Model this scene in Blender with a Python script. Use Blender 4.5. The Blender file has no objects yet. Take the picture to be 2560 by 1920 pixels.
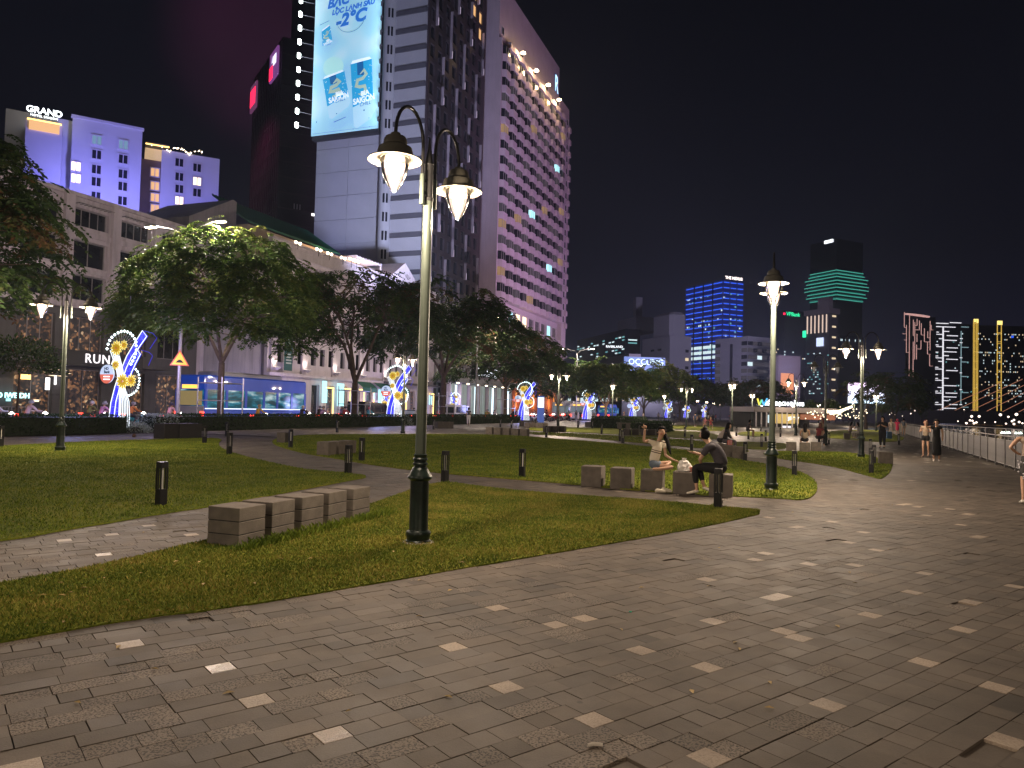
import bpy, math, random
import numpy as np
from mathutils import Vector, Matrix, Euler
random.seed(7); np.random.seed(7)
SC = bpy.context.scene
COL = SC.collection
# ------------------------------------------------------------------ camera
F = 1850.0; CH = 1.65; PIT = math.atan(62 / F); ROL = 0.025
FW = np.array([0, math.cos(PIT), math.sin(PIT)]); UP0 = np.array([0, -math.sin(PIT), math.cos(PIT)]); R0 = np.array([1.0, 0, 0])
RT = R0 * math.cos(ROL) + UP0 * math.sin(ROL); UPV = UP0 * math.cos(ROL) - R0 * math.sin(ROL)
cd = bpy.data.cameras.new('camera'); cam = bpy.data.objects.new('camera', cd); COL.objects.link(cam)
cam.matrix_world = Matrix([[RT[0], UPV[0], -FW[0], 0], [RT[1], UPV[1], -FW[1], 0], [RT[2], UPV[2], -FW[2], CH], [0, 0, 0, 1]])
cd.sensor_width = 36; cd.lens = F / 2560 * 36; cd.clip_start = 0.05; cd.clip_end = 6000
SC.camera = cam
# ------------------------------------------------------------------ night sky
w = bpy.data.worlds.new('World'); SC.world = w; w.use_nodes = True
nt = w.node_tree; nt.nodes.clear()
wo = nt.nodes.new('ShaderNodeOutputWorld'); bg = nt.nodes.new('ShaderNodeBackground')
tc = nt.nodes.new('ShaderNodeTexCoord'); sep = nt.nodes.new('ShaderNodeSeparateXYZ')
nt.links.new(tc.outputs['Generated'], sep.inputs[0])
cr = nt.nodes.new('ShaderNodeValToRGB'); nt.links.new(sep.outputs['Z'], cr.inputs[0])
cr.color_ramp.elements[0].position = 0.0; cr.color_ramp.elements[0].color = (.010, .010, .023, 1)
cr.color_ramp.elements[1].position = .5; cr.color_ramp.elements[1].color = (.0024, .0026, .0048, 1)
e = cr.color_ramp.elements.new(.2); e.color = (.0044, .0046, .009, 1)
# city glow: a purple patch of low cloud above the lit tower signs
gd = nt.nodes.new('ShaderNodeVectorMath'); gd.operation = 'DOT_PRODUCT'
v = Vector((-.335, 1.0, .49)).normalized(); gd.inputs[1].default_value = v
nt.links.new(tc.outputs['Generated'], gd.inputs[0])
g2 = nt.nodes.new('ShaderNodeMapRange'); g2.interpolation_type = 'SMOOTHERSTEP'
g2.inputs[1].default_value = math.cos(math.radians(8.5)); g2.inputs[2].default_value = math.cos(math.radians(1))
g2.inputs[3].default_value = 0; g2.inputs[4].default_value = 1
nt.links.new(gd.outputs['Value'], g2.inputs[0])
wn = nt.nodes.new('ShaderNodeTexNoise'); wn.inputs['Scale'].default_value = 5; wn.inputs['Detail'].default_value = 3
nt.links.new(tc.outputs['Generated'], wn.inputs['Vector'])
gm = nt.nodes.new('ShaderNodeMath'); gm.operation = 'MULTIPLY'; nt.links.new(g2.outputs[0], gm.inputs[0]); nt.links.new(wn.outputs[0], gm.inputs[1])
mx = nt.nodes.new('ShaderNodeMix'); mx.data_type = 'RGBA'; mx.blend_type = 'ADD'; mx.inputs[7].default_value = (.034, .006, .021, 1)
nt.links.new(gm.outputs[0], mx.inputs[0]); nt.links.new(cr.outputs[0], mx.inputs[6]); nt.links.new(mx.outputs[2], bg.inputs[0])
bg.inputs[1].default_value = 1.0
nt.links.new(bg.outputs[0], wo.inputs[0])
vs = SC.view_settings; vs.view_transform = 'Standard'; vs.look = 'None'; vs.exposure = 0.0; vs.gamma = 1.0
SC.cycles.max_bounces = 5; SC.cycles.diffuse_bounces = 2; SC.cycles.glossy_bounces = 3; SC.cycles.transmission_bounces = 3
SC.cycles.transparent_max_bounces = 12; SC.cycles.sample_clamp_indirect = 3.0; SC.cycles.sample_clamp_direct = 0
SC.cycles.use_denoising = True; SC.cycles.caustics_reflective = False; SC.cycles.caustics_refractive = False
# ------------------------------------------------------------------ measuring helpers
def ray(px, py): return F * FW + (px - 1280) * RT - (py - 960) * UPV
def G(px, py, z=0.0):
    d = ray(px, py); k = (z - CH) / d[2]; return float(d[0] * k), float(d[1] * k)
def PD(px, py, D):
    d = ray(px, py); k = D / d[1]; return Vector((float(d[0] * k), D, float(CH + d[2] * k)))
ANG = math.radians(69.5); UX, UY = math.cos(ANG), math.sin(ANG); NX, NY = -UY, UX
def W(s, t, z=0.0): return Vector((s * UX + t * NX, s * UY + t * NY, z))
def STp(px, py, z=0.0):
    x, y = G(px, py, z); return x * UX + y * UY, x * NX + y * NY
# ------------------------------------------------------------------ materials
def lin(c): return tuple((x / 12.92 if x <= .04045 else ((x + .055) / 1.055) ** 2.4) for x in c)
MATS = {}
def mat(name, col, rough=.6, metal=0.0, var=.15, scale=6.0, bump=0.0, bscale=40.0, emit=None, es=0.0, dirt=0.0, alpha=1.0, coat=0.0, obj=False, spec=None, nolight=False):
    if name in MATS: return MATS[name]
    m = bpy.data.materials.new(name); m.use_nodes = True; n = m.node_tree; p = n.nodes['Principled BSDF']
    p.inputs['Roughness'].default_value = rough; p.inputs['Metallic'].default_value = metal
    if spec is not None: p.inputs['Specular IOR Level'].default_value = spec
    if coat: p.inputs['Coat Weight'].default_value = coat
    c = tuple(col) + (1,)
    if var > 0:
        t = n.nodes.new('ShaderNodeTexCoord'); no = n.nodes.new('ShaderNodeTexNoise'); no.inputs['Scale'].default_value = scale; no.inputs['Detail'].default_value = 4
        src = t.outputs['Object']
        if obj:
            oi = n.nodes.new('ShaderNodeObjectInfo'); va = n.nodes.new('ShaderNodeVectorMath'); va.operation = 'ADD'
            n.links.new(src, va.inputs[0]); n.links.new(oi.outputs['Location'], va.inputs[1]); src = va.outputs[0]
        n.links.new(src, no.inputs['Vector'])
        r = n.nodes.new('ShaderNodeValToRGB'); n.links.new(no.outputs[0], r.inputs[0])
        r.color_ramp.elements[0].position = .3; r.color_ramp.elements[1].position = .7
        r.color_ramp.elements[0].color = tuple(x * (1 - var) for x in col) + (1,); r.color_ramp.elements[1].color = tuple(min(1, x * (1 + var)) for x in col) + (1,)
        out = r.outputs[0]
        if dirt > 0:
            mp = n.nodes.new('ShaderNodeMapping'); mp.inputs['Scale'].default_value = (1.2, 1.2, .12); n.links.new(src, mp.inputs[0])
            n2 = n.nodes.new('ShaderNodeTexNoise'); n2.inputs['Scale'].default_value = 2.0; n2.inputs['Detail'].default_value = 6; n.links.new(mp.outputs[0], n2.inputs['Vector'])
            r2 = n.nodes.new('ShaderNodeMapRange'); r2.inputs[1].default_value = .45; r2.inputs[2].default_value = .75; r2.inputs[4].default_value = dirt; n.links.new(n2.outputs[0], r2.inputs[0])
            mm = n.nodes.new('ShaderNodeMix'); mm.data_type = 'RGBA'; mm.inputs[7].default_value = tuple(x * .35 for x in col) + (1,)
            n.links.new(r2.outputs[0], mm.inputs[0]); n.links.new(out, mm.inputs[6]); out = mm.outputs[2]
        n.links.new(out, p.inputs['Base Color'])
        if bump > 0:
            nb = n.nodes.new('ShaderNodeTexNoise'); nb.inputs['Scale'].default_value = bscale; nb.inputs['Detail'].default_value = 3; n.links.new(src, nb.inputs['Vector'])
            b = n.nodes.new('ShaderNodeBump'); b.inputs['Strength'].default_value = bump; b.inputs['Distance'].default_value = .02; n.links.new(nb.outputs[0], b.inputs['Height']); n.links.new(b.outputs[0], p.inputs['Normal'])
    else: p.inputs['Base Color'].default_value = c
    if emit is not None:
        p.inputs['Emission Color'].default_value = tuple(emit) + (1,); p.inputs['Emission Strength'].default_value = es
        if nolight: m.cycles.emission_sampling = 'NONE'
    if alpha < 1: p.inputs['Alpha'].default_value = alpha
    MATS[name] = m; return m
def glow(name, col, es, sampled=False, base=(.02, .02, .02)):
    return mat(name, base, .5, 0, 0, emit=col, es=es, nolight=not sampled)
# ------------------------------------------------------------------ mesh builder
class MB:
    def __init__(s): s.v = []; s.f = []; s.m = []
    def add(s, vs, fs, m=0):
        k = len(s.v); s.v.extend([tuple(x) for x in vs]); s.f.extend([tuple(i + k for i in f) for f in fs]); s.m.extend([m] * len(fs)); return s
    def box(s, x0, x1, y0, y1, z0, z1, m=0):
        return s.add([(x0, y0, z0), (x1, y0, z0), (x1, y1, z0), (x0, y1, z0), (x0, y0, z1), (x1, y0, z1), (x1, y1, z1), (x0, y1, z1)],
                     [(0, 3, 2, 1), (4, 5, 6, 7), (0, 1, 5, 4), (1, 2, 6, 5), (2, 3, 7, 6), (3, 0, 4, 7)], m)
    def cbox(s, x0, x1, y0, y1, z0, z1, b=.02, m=0):   # box with a chamfered top and uprights
        P = [(x0 + b, y0), (x1 - b, y0), (x1, y0 + b), (x1, y1 - b), (x1 - b, y1), (x0 + b, y1), (x0, y1 - b), (x0, y0 + b)]
        cx, cy = (x0 + x1) / 2, (y0 + y1) / 2
        Q = [(cx + (x - cx) * (1 - 2 * b / (x1 - x0)), cy + (y - cy) * (1 - 2 * b / (y1 - y0))) for x, y in P]
        vs = [(x, y, z0) for x, y in P] + [(x, y, z1 - b) for x, y in P] + [(x, y, z1) for x, y in Q]
        fs = [tuple(range(7, -1, -1)), tuple(range(16, 24))]
        for i in range(8):
            j = (i + 1) % 8; fs += [(i, j, 8 + j, 8 + i), (8 + i, 8 + j, 16 + j, 16 + i)]
        return s.add(vs, fs, m)
    def prism(s, poly, z0, z1, m=0):
        n = len(poly); vs = [(x, y, z0) for x, y in poly] + [(x, y, z1) for x, y in poly]
        return s.add(vs, [tuple(range(n - 1, -1, -1)), tuple(range(n, 2 * n))] + [(i, (i + 1) % n, n + (i + 1) % n, n + i) for i in range(n)], m)
    def tube(s, pts, r, n=8, m=0, cap=True):
        pts = [Vector(p) for p in pts]; R = r if isinstance(r, (list, tuple)) else [r] * len(pts)
        rings = []; prev = None
        for i, p in enumerate(pts):
            d = (pts[min(i + 1, len(pts) - 1)] - pts[max(i - 1, 0)]).normalized()
            if prev is None: a = d.orthogonal().normalized()
            else:
                a = prev - d * prev.dot(d)
                a = a.normalized() if a.length > 1e-6 else d.orthogonal().normalized()
            prev = a; b = d.cross(a)
            rings.append([p + (a * math.cos(2 * math.pi * k / n) + b * math.sin(2 * math.pi * k / n)) * R[i] for k in range(n)])
        vs = [q for rr in rings for q in rr]; fs = []
        for i in range(len(rings) - 1):
            for k in range(n):
                fs.append((i * n + k, i * n + (k + 1) % n, (i + 1) * n + (k + 1) % n, (i + 1) * n + k))
        if cap: fs += [tuple(range(n - 1, -1, -1)), tuple((len(rings) - 1) * n + k for k in range(n))]
        return s.add(vs, fs, m)
    def lathe(s, prof, n=20, o=(0, 0, 0), m=0, sx=1, sy=1, cap=True):
        vs = []; fs = []
        for r, z in prof:
            for k in range(n):
                a = 2 * math.pi * k / n; vs.append((o[0] + r * sx * math.cos(a), o[1] + r * sy * math.sin(a), o[2] + z))
        for i in range(len(prof) - 1):
            for k in range(n): fs.append((i * n + k, i * n + (k + 1) % n, (i + 1) * n + (k + 1) % n, (i + 1) * n + k))
        if cap: fs += [tuple(range(n - 1, -1, -1)), tuple((len(prof) - 1) * n + k for k in range(n))]
        return s.add(vs, fs, m)
    def mesh(s, name, mats, smooth=False):
        me = bpy.data.meshes.new(name); me.from_pydata(s.v, [], s.f)
        for q in (mats if isinstance(mats, (list, tuple)) else [mats]): me.materials.append(q)
        if s.m and max(s.m) > 0: me.polygons.foreach_set('material_index', s.m)
        if smooth: me.polygons.foreach_set('use_smooth', [True] * len(me.polygons)); 
        if smooth:
            try: me.set_sharp_from_angle(angle=math.radians(40))
            except Exception: pass
        me.update(); return me
    def obj(s, name, mats, parent=None, loc=(0, 0, 0), rot=0, smooth=False):
        return put(s.mesh(name, mats, smooth), name, parent, loc, rot)
def put(me, name, parent=None, loc=(0, 0, 0), rot=0, scale=None):
    o = bpy.data.objects.new(name, me); COL.objects.link(o); o.location = loc
    o.rotation_euler = rot if isinstance(rot, (tuple, Euler)) else (0, 0, rot)
    if scale is not None: o.scale = scale
    if parent is not None: o.parent = parent
    return o
def tag(o, label=None, cat=None, group=None, kind=None):
    if label: o['label'] = label
    if cat: o['category'] = cat
    if group: o['group'] = group
    if kind: o['kind'] = kind
    return o
def empty(name, label, cat, loc=(0, 0, 0), rot=0, group=None):
    o = put(None, name, None, loc, rot); o.empty_display_size = .3; return tag(o, label, cat, group)
ORD = ['first', 'second', 'third', 'fourth', 'fifth', 'sixth', 'seventh', 'eighth', 'ninth', 'tenth']
def copy_tree(o, parent=None):
    c = o.copy(); COL.objects.link(c); c.parent = parent
    for ch in o.children: copy_tree(ch, c)
    return c
def lamp(kind, name, parent, loc, W_, col, r=.05, rot=None, spot=None, blend=.5, dist=None):
    l = bpy.data.lights.new(name, kind); l.energy = W_; l.color = col
    if kind in ('POINT', 'SPOT'): l.shadow_soft_size = r
    if spot: l.spot_size = math.radians(spot); l.spot_blend = blend
    o = bpy.data.objects.new(name, l); COL.objects.link(o); o.location = loc
    if rot is not None: o.rotation_euler = rot
    if parent is not None: o.parent = parent
    return o
def aim(frm, to): return (Vector(to) - Vector(frm)).to_track_quat('-Z', 'Y').to_euler()
def text(body, size, name, m, parent=None, loc=(0, 0, 0), rot=(math.pi / 2, 0, 0), depth=.03, shear=0, bold=0.0, align='CENTER', space=1.0, sx=1.0):
    cu = bpy.data.curves.new(name, 'FONT'); cu.body = body; cu.size = size; cu.extrude = depth; cu.shear = shear; cu.offset = bold
    cu.align_x = align; cu.align_y = 'CENTER'; cu.space_character = space; cu.resolution_u = 3
    t = bpy.data.objects.new(name, cu); COL.objects.link(t)
    dg = bpy.context.evaluated_depsgraph_get(); me = bpy.data.meshes.new_from_object(t.evaluated_get(dg)); COL.objects.unlink(t); bpy.data.objects.remove(t)
    me.materials.clear(); me.materials.append(m); me.name = name
    return put(me, name, parent, loc, rot, (sx, 1, 1))
def inpoly(x, y, P):
    x = np.asarray(x); y = np.asarray(y); c = np.zeros(x.shape, bool); n = len(P); j = n - 1
    for i in range(n):
        xi, yi = P[i]; xj, yj = P[j]
        if yi != yj:
            c ^= ((yi > y) != (yj > y)) & (x < (xj - xi) * (y - yi) / (yj - yi) + xi)
        j = i
    return c
def smooth_poly(P, it=2):
    for _ in range(it):
        Q = []
        for i in range(len(P)):
            a = P[i]; b = P[(i + 1) % len(P)]
            Q += [(a[0] * .75 + b[0] * .25, a[1] * .75 + b[1] * .25), (a[0] * .25 + b[0] * .75, a[1] * .25 + b[1] * .75)]
        P = Q
    return P
# ================================================================== GROUND
LAWNS = dict(
 A=[(0,1608),(347,1547),(556,1524),(868,1472),(1280,1401),(1569,1353),(1772,1316),(1934,1278),(1801,1268),(1656,1253),(1454,1240),(1300,1228),(1193,1216),(1124,1206),(1069,1211),(1000,1235),(920,1264),(760,1302),(620,1330),(532,1347),(255,1414),(0,1460),(-500,1540),(-700,1700),(-500,1700)],
 B=[(0,1356),(152,1328),(304,1303),(405,1285),(532,1267),(614,1251),(760,1224),(880,1201),(928,1192),(864,1183),(760,1175),(677,1157),(614,1143),(556,1124),(543,1110),(560,1095),(405,1099),(215,1105),(0,1116),(-600,1140),(-700,1420)],
 C=[(670,1108),(746,1132),(832,1146),(918,1161),(1021,1175),(1124,1186),(1300,1200),(1440,1212),(1527,1221),(1621,1229),(1783,1240),(1840,1242),(1952,1247),(2015,1253),(2043,1232),(2043,1210),(2023,1190),(1988,1176),(1930,1163),(1850,1150),(1729,1126),(1595,1115),(1539,1109),(1449,1102),(1367,1096),(1320,1091),(1193,1086),(1000,1086),(780,1087),(700,1093)],
 D=[(1322,1085),(1400,1090),(1500,1098),(1595,1107),(1729,1118),(1850,1131),(1880,1128),(1800,1108),(1700,1098),(1546,1090),(1467,1085),(1322,1080)],
 E=[(1905,1136),(1941,1146),(1998,1154),(2043,1160),(2105,1172),(2166,1189),(2193,1197),(2207,1197),(2226,1181),(2232,1164),(2225,1154),(2146,1132),(1982,1128),(1920,1129)],
 H=[(1322,1078),(1467,1082),(1546,1087),(1700,1095),(1800,1100),(1825,1094),(1760,1080),(1640,1074),(1420,1068),(1322,1068)],
 K=[(1810,1108),(1850,1104),(1940,1107),(1975,1110),(1975,1122),(1900,1125),(1840,1119)],
 L=[(2055,1078),(2190,1073),(2262,1092),(2255,1103),(2200,1106),(2120,1099),(2060,1094)],
 O=[(1640,1069),(1700,1075),(1800,1078),(1830,1074),(1800,1066),(1700,1062),(1640,1063)],
 Q=[(1840,1087),(1880,1092),(1920,1091),(1940,1084),(1900,1079),(1850,1080)],
)
LG = {k: smooth_poly([G(*p) for p in v], 2 if k in 'BC' else 1) for k, v in LAWNS.items()}
m_ground = mat('ground_dark', (.03, .03, .032), .9, 0, .3, .2)
MB().add([(-3000, -60, -.35), (3000, -60, -.35), (3000, 4000, -.35), (-3000, 4000, -.35)], [(0, 1, 2, 3)]).obj('ground', m_ground)['kind'] = 'structure'
# paving sheet: from behind the camera to the far end of the promenade
def paving_material():
    m = bpy.data.materials.new('granite_paving'); m.use_nodes = True; n = m.node_tree; p = n.nodes['Principled BSDF']; L = n.links.new
    at = n.nodes.new('ShaderNodeAttribute'); at.attribute_name = 'tint'
    se = n.nodes.new('ShaderNodeSeparateColor'); L(at.outputs['Color'], se.inputs[0])   # R = brightness, G = speckle, B = polish
    ge = n.nodes.new('ShaderNodeNewGeometry')
    no = n.nodes.new('ShaderNodeTexNoise'); no.inputs['Scale'].default_value = 3.5; no.inputs['Detail'].default_value = 6; L(ge.outputs['Position'], no.inputs['Vector'])
    fine = n.nodes.new('ShaderNodeTexNoise'); fine.inputs['Scale'].default_value = 90; fine.inputs['Detail'].default_value = 3; L(ge.outputs['Position'], fine.inputs['Vector'])
    sp = n.nodes.new('ShaderNodeTexNoise'); sp.inputs['Scale'].default_value = 75; sp.inputs['Detail'].default_value = 2; L(ge.outputs['Position'], sp.inputs['Vector'])
    spr = n.nodes.new('ShaderNodeMapRange'); spr.inputs[1].default_value = .5; spr.inputs[2].default_value = .58; L(sp.outputs[0], spr.inputs[0])
    sm = n.nodes.new('ShaderNodeMath'); sm.operation = 'MULTIPLY'; L(spr.outputs[0], sm.inputs[0]); L(se.outputs[1], sm.inputs[1])
    hi = n.nodes.new('ShaderNodeMath'); hi.operation = 'MULTIPLY_ADD'; L(no.outputs[0], hi.inputs[0]); hi.inputs[1].default_value = .5; hi.inputs[2].default_value = .75
    f2 = n.nodes.new('ShaderNodeMath'); f2.operation = 'MULTIPLY_ADD'; L(fine.outputs[0], f2.inputs[0]); f2.inputs[1].default_value = .35; f2.inputs[2].default_value = .82
    mu = n.nodes.new('ShaderNodeMath'); mu.operation = 'MULTIPLY'; L(hi.outputs[0], mu.inputs[0]); L(f2.outputs[0], mu.inputs[1])
    m2 = n.nodes.new('ShaderNodeMath'); m2.operation = 'MULTIPLY'; L(mu.outputs[0], m2.inputs[0]); L(se.outputs[0], m2.inputs[1])
    dk = n.nodes.new('ShaderNodeMath'); dk.operation = 'MULTIPLY_ADD'; L(sm.outputs[0], dk.inputs[0]); dk.inputs[1].default_value = -.72; dk.inputs[2].default_value = 1
    m3 = n.nodes.new('ShaderNodeMath'); m3.operation = 'MULTIPLY'; L(m2.outputs[0], m3.inputs[0]); L(dk.outputs[0], m3.inputs[1])
    st = n.nodes.new('ShaderNodeTexNoise'); st.inputs['Scale'].default_value = 1.1; st.inputs['Detail'].default_value = 8; st.inputs['Roughness'].default_value = .65; L(ge.outputs['Position'], st.inputs['Vector'])
    sr = n.nodes.new('ShaderNodeMapRange'); sr.inputs[1].default_value = .40; sr.inputs[2].default_value = .62; sr.inputs[3].default_value = 1.12; sr.inputs[4].default_value = .70; L(st.outputs[0], sr.inputs[0])
    m4 = n.nodes.new('ShaderNodeMath'); m4.operation = 'MULTIPLY'; L(m3.outputs[0], m4.inputs[0]); L(sr.outputs[0], m4.inputs[1])
    gu = n.nodes.new('ShaderNodeTexVoronoi'); gu.inputs['Scale'].default_value = 2.6; L(ge.outputs['Position'], gu.inputs['Vector']); gr = n.nodes.new('ShaderNodeMapRange'); gr.inputs[1].default_value = .035; gr.inputs[2].default_value = .06; gr.inputs[3].default_value = .55; gr.inputs[4].default_value = 1.0; L(gu.outputs['Distance'], gr.inputs[0])
    m5 = n.nodes.new('ShaderNodeMath'); m5.operation = 'MULTIPLY'; L(m4.outputs[0], m5.inputs[0]); L(gr.outputs[0], m5.inputs[1])
    vm = n.nodes.new('ShaderNodeVectorMath'); vm.operation = 'SCALE'; vm.inputs[0].default_value = (1.12, .91, .71); L(m5.outputs[0], vm.inputs['Scale'])
    L(vm.outputs[0], p.inputs['Base Color'])
    ro = n.nodes.new('ShaderNodeMath'); ro.operation = 'MULTIPLY_ADD'; L(se.outputs[2], ro.inputs[0]); ro.inputs[1].default_value = -.42; ro.inputs[2].default_value = .70
    r2 = n.nodes.new('ShaderNodeMath'); r2.operation = 'MULTIPLY_ADD'; L(no.outputs[0], r2.inputs[0]); r2.inputs[1].default_value = .25; L(ro.outputs[0], r2.inputs[2])
    r3 = n.nodes.new('ShaderNodeMath'); r3.operation = 'SUBTRACT'; L(r2.outputs[0], r3.inputs[0]); r3.inputs[1].default_value = .12; L(r3.outputs[0], p.inputs['Roughness'])
    ad = n.nodes.new('ShaderNodeMath'); ad.operation = 'SUBTRACT'; L(fine.outputs[0], ad.inputs[0]); L(sm.outputs[0], ad.inputs[1])
    b = n.nodes.new('ShaderNodeBump'); b.inputs['Strength'].default_value = .5; b.inputs['Distance'].default_value = .0025; L(ad.outputs[0], b.inputs['Height']); L(b.outputs[0], p.inputs['Normal'])
    return m
m_pave = paving_material()
def far_paving_material():
    m = bpy.data.materials.new('paving_far'); m.use_nodes = True; n = m.node_tree; p = n.nodes['Principled BSDF']; L = n.links.new
    ge = n.nodes.new('ShaderNodeNewGeometry'); mp = n.nodes.new('ShaderNodeMapping'); mp.inputs['Rotation'].default_value = (0, 0, math.radians(-38.5)); L(ge.outputs['Position'], mp.inputs[0])
    br = n.nodes.new('ShaderNodeTexBrick'); br.inputs['Scale'].default_value = 1; br.inputs['Brick Width'].default_value = .33; br.inputs['Row Height'].default_value = .165
    br.inputs['Mortar Size'].default_value = .004; br.inputs['Color1'].default_value = (.10, .085, .07, 1); br.inputs['Color2'].default_value = (.15, .13, .105, 1); br.inputs['Mortar'].default_value = (.03, .03, .03, 1)
    L(mp.outputs[0], br.inputs['Vector'])
    no = n.nodes.new('ShaderNodeTexWhiteNoise'); no.noise_dimensions = '2D'
    sn = n.nodes.new('ShaderNodeVectorMath'); sn.operation = 'SNAP'; sn.inputs[1].default_value = (.33, .165, 1); L(mp.outputs[0], sn.inputs[0]); L(sn.outputs[0], no.inputs['Vector'])
    gt = n.nodes.new('ShaderNodeMath'); gt.operation = 'GREATER_THAN'; gt.inputs[1].default_value = .965; L(no.outputs[0], gt.inputs[0])
    mm = n.nodes.new('ShaderNodeMix'); mm.data_type = 'RGBA'; mm.inputs[7].default_value = (.5, .47, .42, 1); L(gt.outputs[0], mm.inputs[0]); L(br.outputs[0], mm.inputs[6]); L(mm.outputs[2], p.inputs['Base Color'])
    p.inputs['Roughness'].default_value = .5
    return m
m_pfar = far_paving_material()
def fence_t(s): return -4.9 - .0765 * s
pv = MB()
def stquad(mb, s0, s1, t0a, t0b, t1a, t1b, z, m=0):   # strip between t0 (right) and t1 (left), sloping t allowed
    a = W(s0, t0a, z); b = W(s1, t0b, z); c = W(s1, t1b, z); d = W(s0, t1a, z); mb.add([a, b, c, d], [(0, 1, 2, 3)], m)
stquad(pv, -30, 330, fence_t(-30) - .9, fence_t(330) - .9, 33, 33, -.034)
pave = pv.obj('paving', mat('paving_bed', (.05, .043, .035), .95, 0, .3, 8)); pave['kind'] = 'structure'
pf = MB(); stquad(pf, 30, 330, fence_t(30) - .9, fence_t(330) - .9, 33, 33, -.004)
pfo = pf.obj('promenade', m_pfar); pfo['kind'] = 'structure'
# individual stones in the near part, running at 38.5 degrees as in the photograph
ca, sa = math.cos(math.radians(38.5)), math.sin(math.radians(38.5))
ROW = .158
stones = []
rs = random.Random(3)
for j in range(-160, 230):
    x = -60 + rs.random() * .3
    wide = .008 if j % 9 == 4 and rs.random() < .6 else rs.choice((.0012, .0012, .002, .003))
    while x < 60:
        if wide > .005 and rs.random() < .12: wide = .0012
        elif j % 9 == 4 and rs.random() < .1: wide = .008
        ln = ROW if rs.random() < .55 else (ROW * 2 if rs.random() < .7 else ROW * 1.5)
        cx = (x + ln / 2) * ca - (j * ROW) * sa; cy = (x + ln / 2) * sa + (j * ROW) * ca
        if 2.2 < cy < 34 and abs(cx) < cy * .82 + 1.0:
            s_ = cx * UX + cy * UY
            if s_ < 30.2: stones.append((cx, cy, ln, wide, j))
        x += ln
sx_ = np.array([s[0] for s in stones]); sy_ = np.array([s[1] for s in stones])
inside = np.zeros(len(stones), bool)
for P in LG.values():
    q = np.ones(len(stones), bool)
    for dx, dy in ((.2, 0), (-.2, 0), (0, .2), (0, -.2)): q &= inpoly(sx_ + dx, sy_ + dy, P)
    inside |= q
stones = [s for s, i in zip(stones, inside) if not i]
stones.sort(key=lambda s: s[0] ** 2 + s[1] ** 2)
# the pale polished setts that stand out in the photograph
PALE = [(515,1665,1),(645,1742,.3),(830,1845,1),(1101,1636,.2),(1276,1711,.2),(1406,1557,.1),(1590,1616,.1),(1513,1795,.2),(1809,1683,.1),(1798,1543,.2),(1956,1578,.1),(1955,1488,.3),(1792,1452,.2),(2007,1595,.1),(2081,1762,.1),(1810,1905,.1),(2437,1840,.0),(2375,1571,.0),(2254,1652,.0),(2150,1530,.0),(2464,1512,.0),(2338,1435,.1),(2144,1413,.1),(2028,1407,.2),(2110,1356,.2),(2182,1333,.2),(2258,1478,.0),(2520,1465,.0),(1890,1398,.2),(1920,1505,.3),(60,1900,.3),(1583,1616,.1),(1236,1515,.0),(350,1612,.5),(2174,1376,.1),(1921,1385,.2),(2410,1312,.2),(2330,1290,.2),(2060,1302,.2),(2362,1273,.8),(1942,1296,.1),(2250,1262,.2),(160,1350,.4),(255,1380,.6),(463,1336,.3),(270,1334,.3),(388,1314,.3),(1445,1540,0),(2520,1724,0)]
pale = {}
for px, py, pol in PALE:
    gx, gy = G(px, py)
    k = min(range(len(stones)), key=lambda i: (stones[i][0] - gx) ** 2 + (stones[i][1] - gy) ** 2 + (1 if stones[i][2] > ROW * 1.2 else 0) * .02)
    if stones[k][2] > ROW * 1.2:      # split a long stone so that the pale one is square
        cx, cy, ln, gp, j = stones[k]; n_ = int(round(ln / ROW)) if ln > ROW * 1.7 else 1.5
        u = (gx - cx) * ca + (gy - cy) * sa; sg_ = 1 if u > 0 else -1; l2 = ln - ROW
        stones[k] = (cx + sg_ * (ln - ROW) / 2 * ca, cy + sg_ * (ln - ROW) / 2 * sa, ROW, gp, j); stones.append((cx - sg_ * ROW / 2 * ca, cy - sg_ * ROW / 2 * sa, l2, gp, j))
    pale[k] = pol
rs2 = random.Random(11)
stone_cache = {}
V = []; Fc = []; TI = []
def stone_geo(ln, gap, lift):
    a = ln / 2 - (.0015 if gap > .005 else gap); b = ROW / 2 - .0013; b2 = b - (.007 if gap > .005 else 0); c = .0014
    vs = [(-a, -b, -.03), (a, -b, -.03), (a, b2, -.03), (-a, b2, -.03), (-a, -b, -c), (a, -b, -c), (a, b2, -c), (-a, b2, -c), (-a + c, -b + c, 0), (a - c, -b + c, 0), (a - c, b2 - c, 0), (-a + c, b2 - c, 0)]
    fs = [(8, 9, 10, 11), (4, 5, 9, 8), (5, 6, 10, 9), (6, 7, 11, 10), (7, 4, 8, 11), (0, 1, 5, 4), (1, 2, 6, 5), (2, 3, 7, 6), (3, 0, 4, 7)]
    return vs, fs
def noise2(x, y): return math.sin(x * 1.7 + 1.3 * math.sin(y * 1.1)) * .5 + math.sin(y * 2.3 + x * .9) * .5
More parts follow.
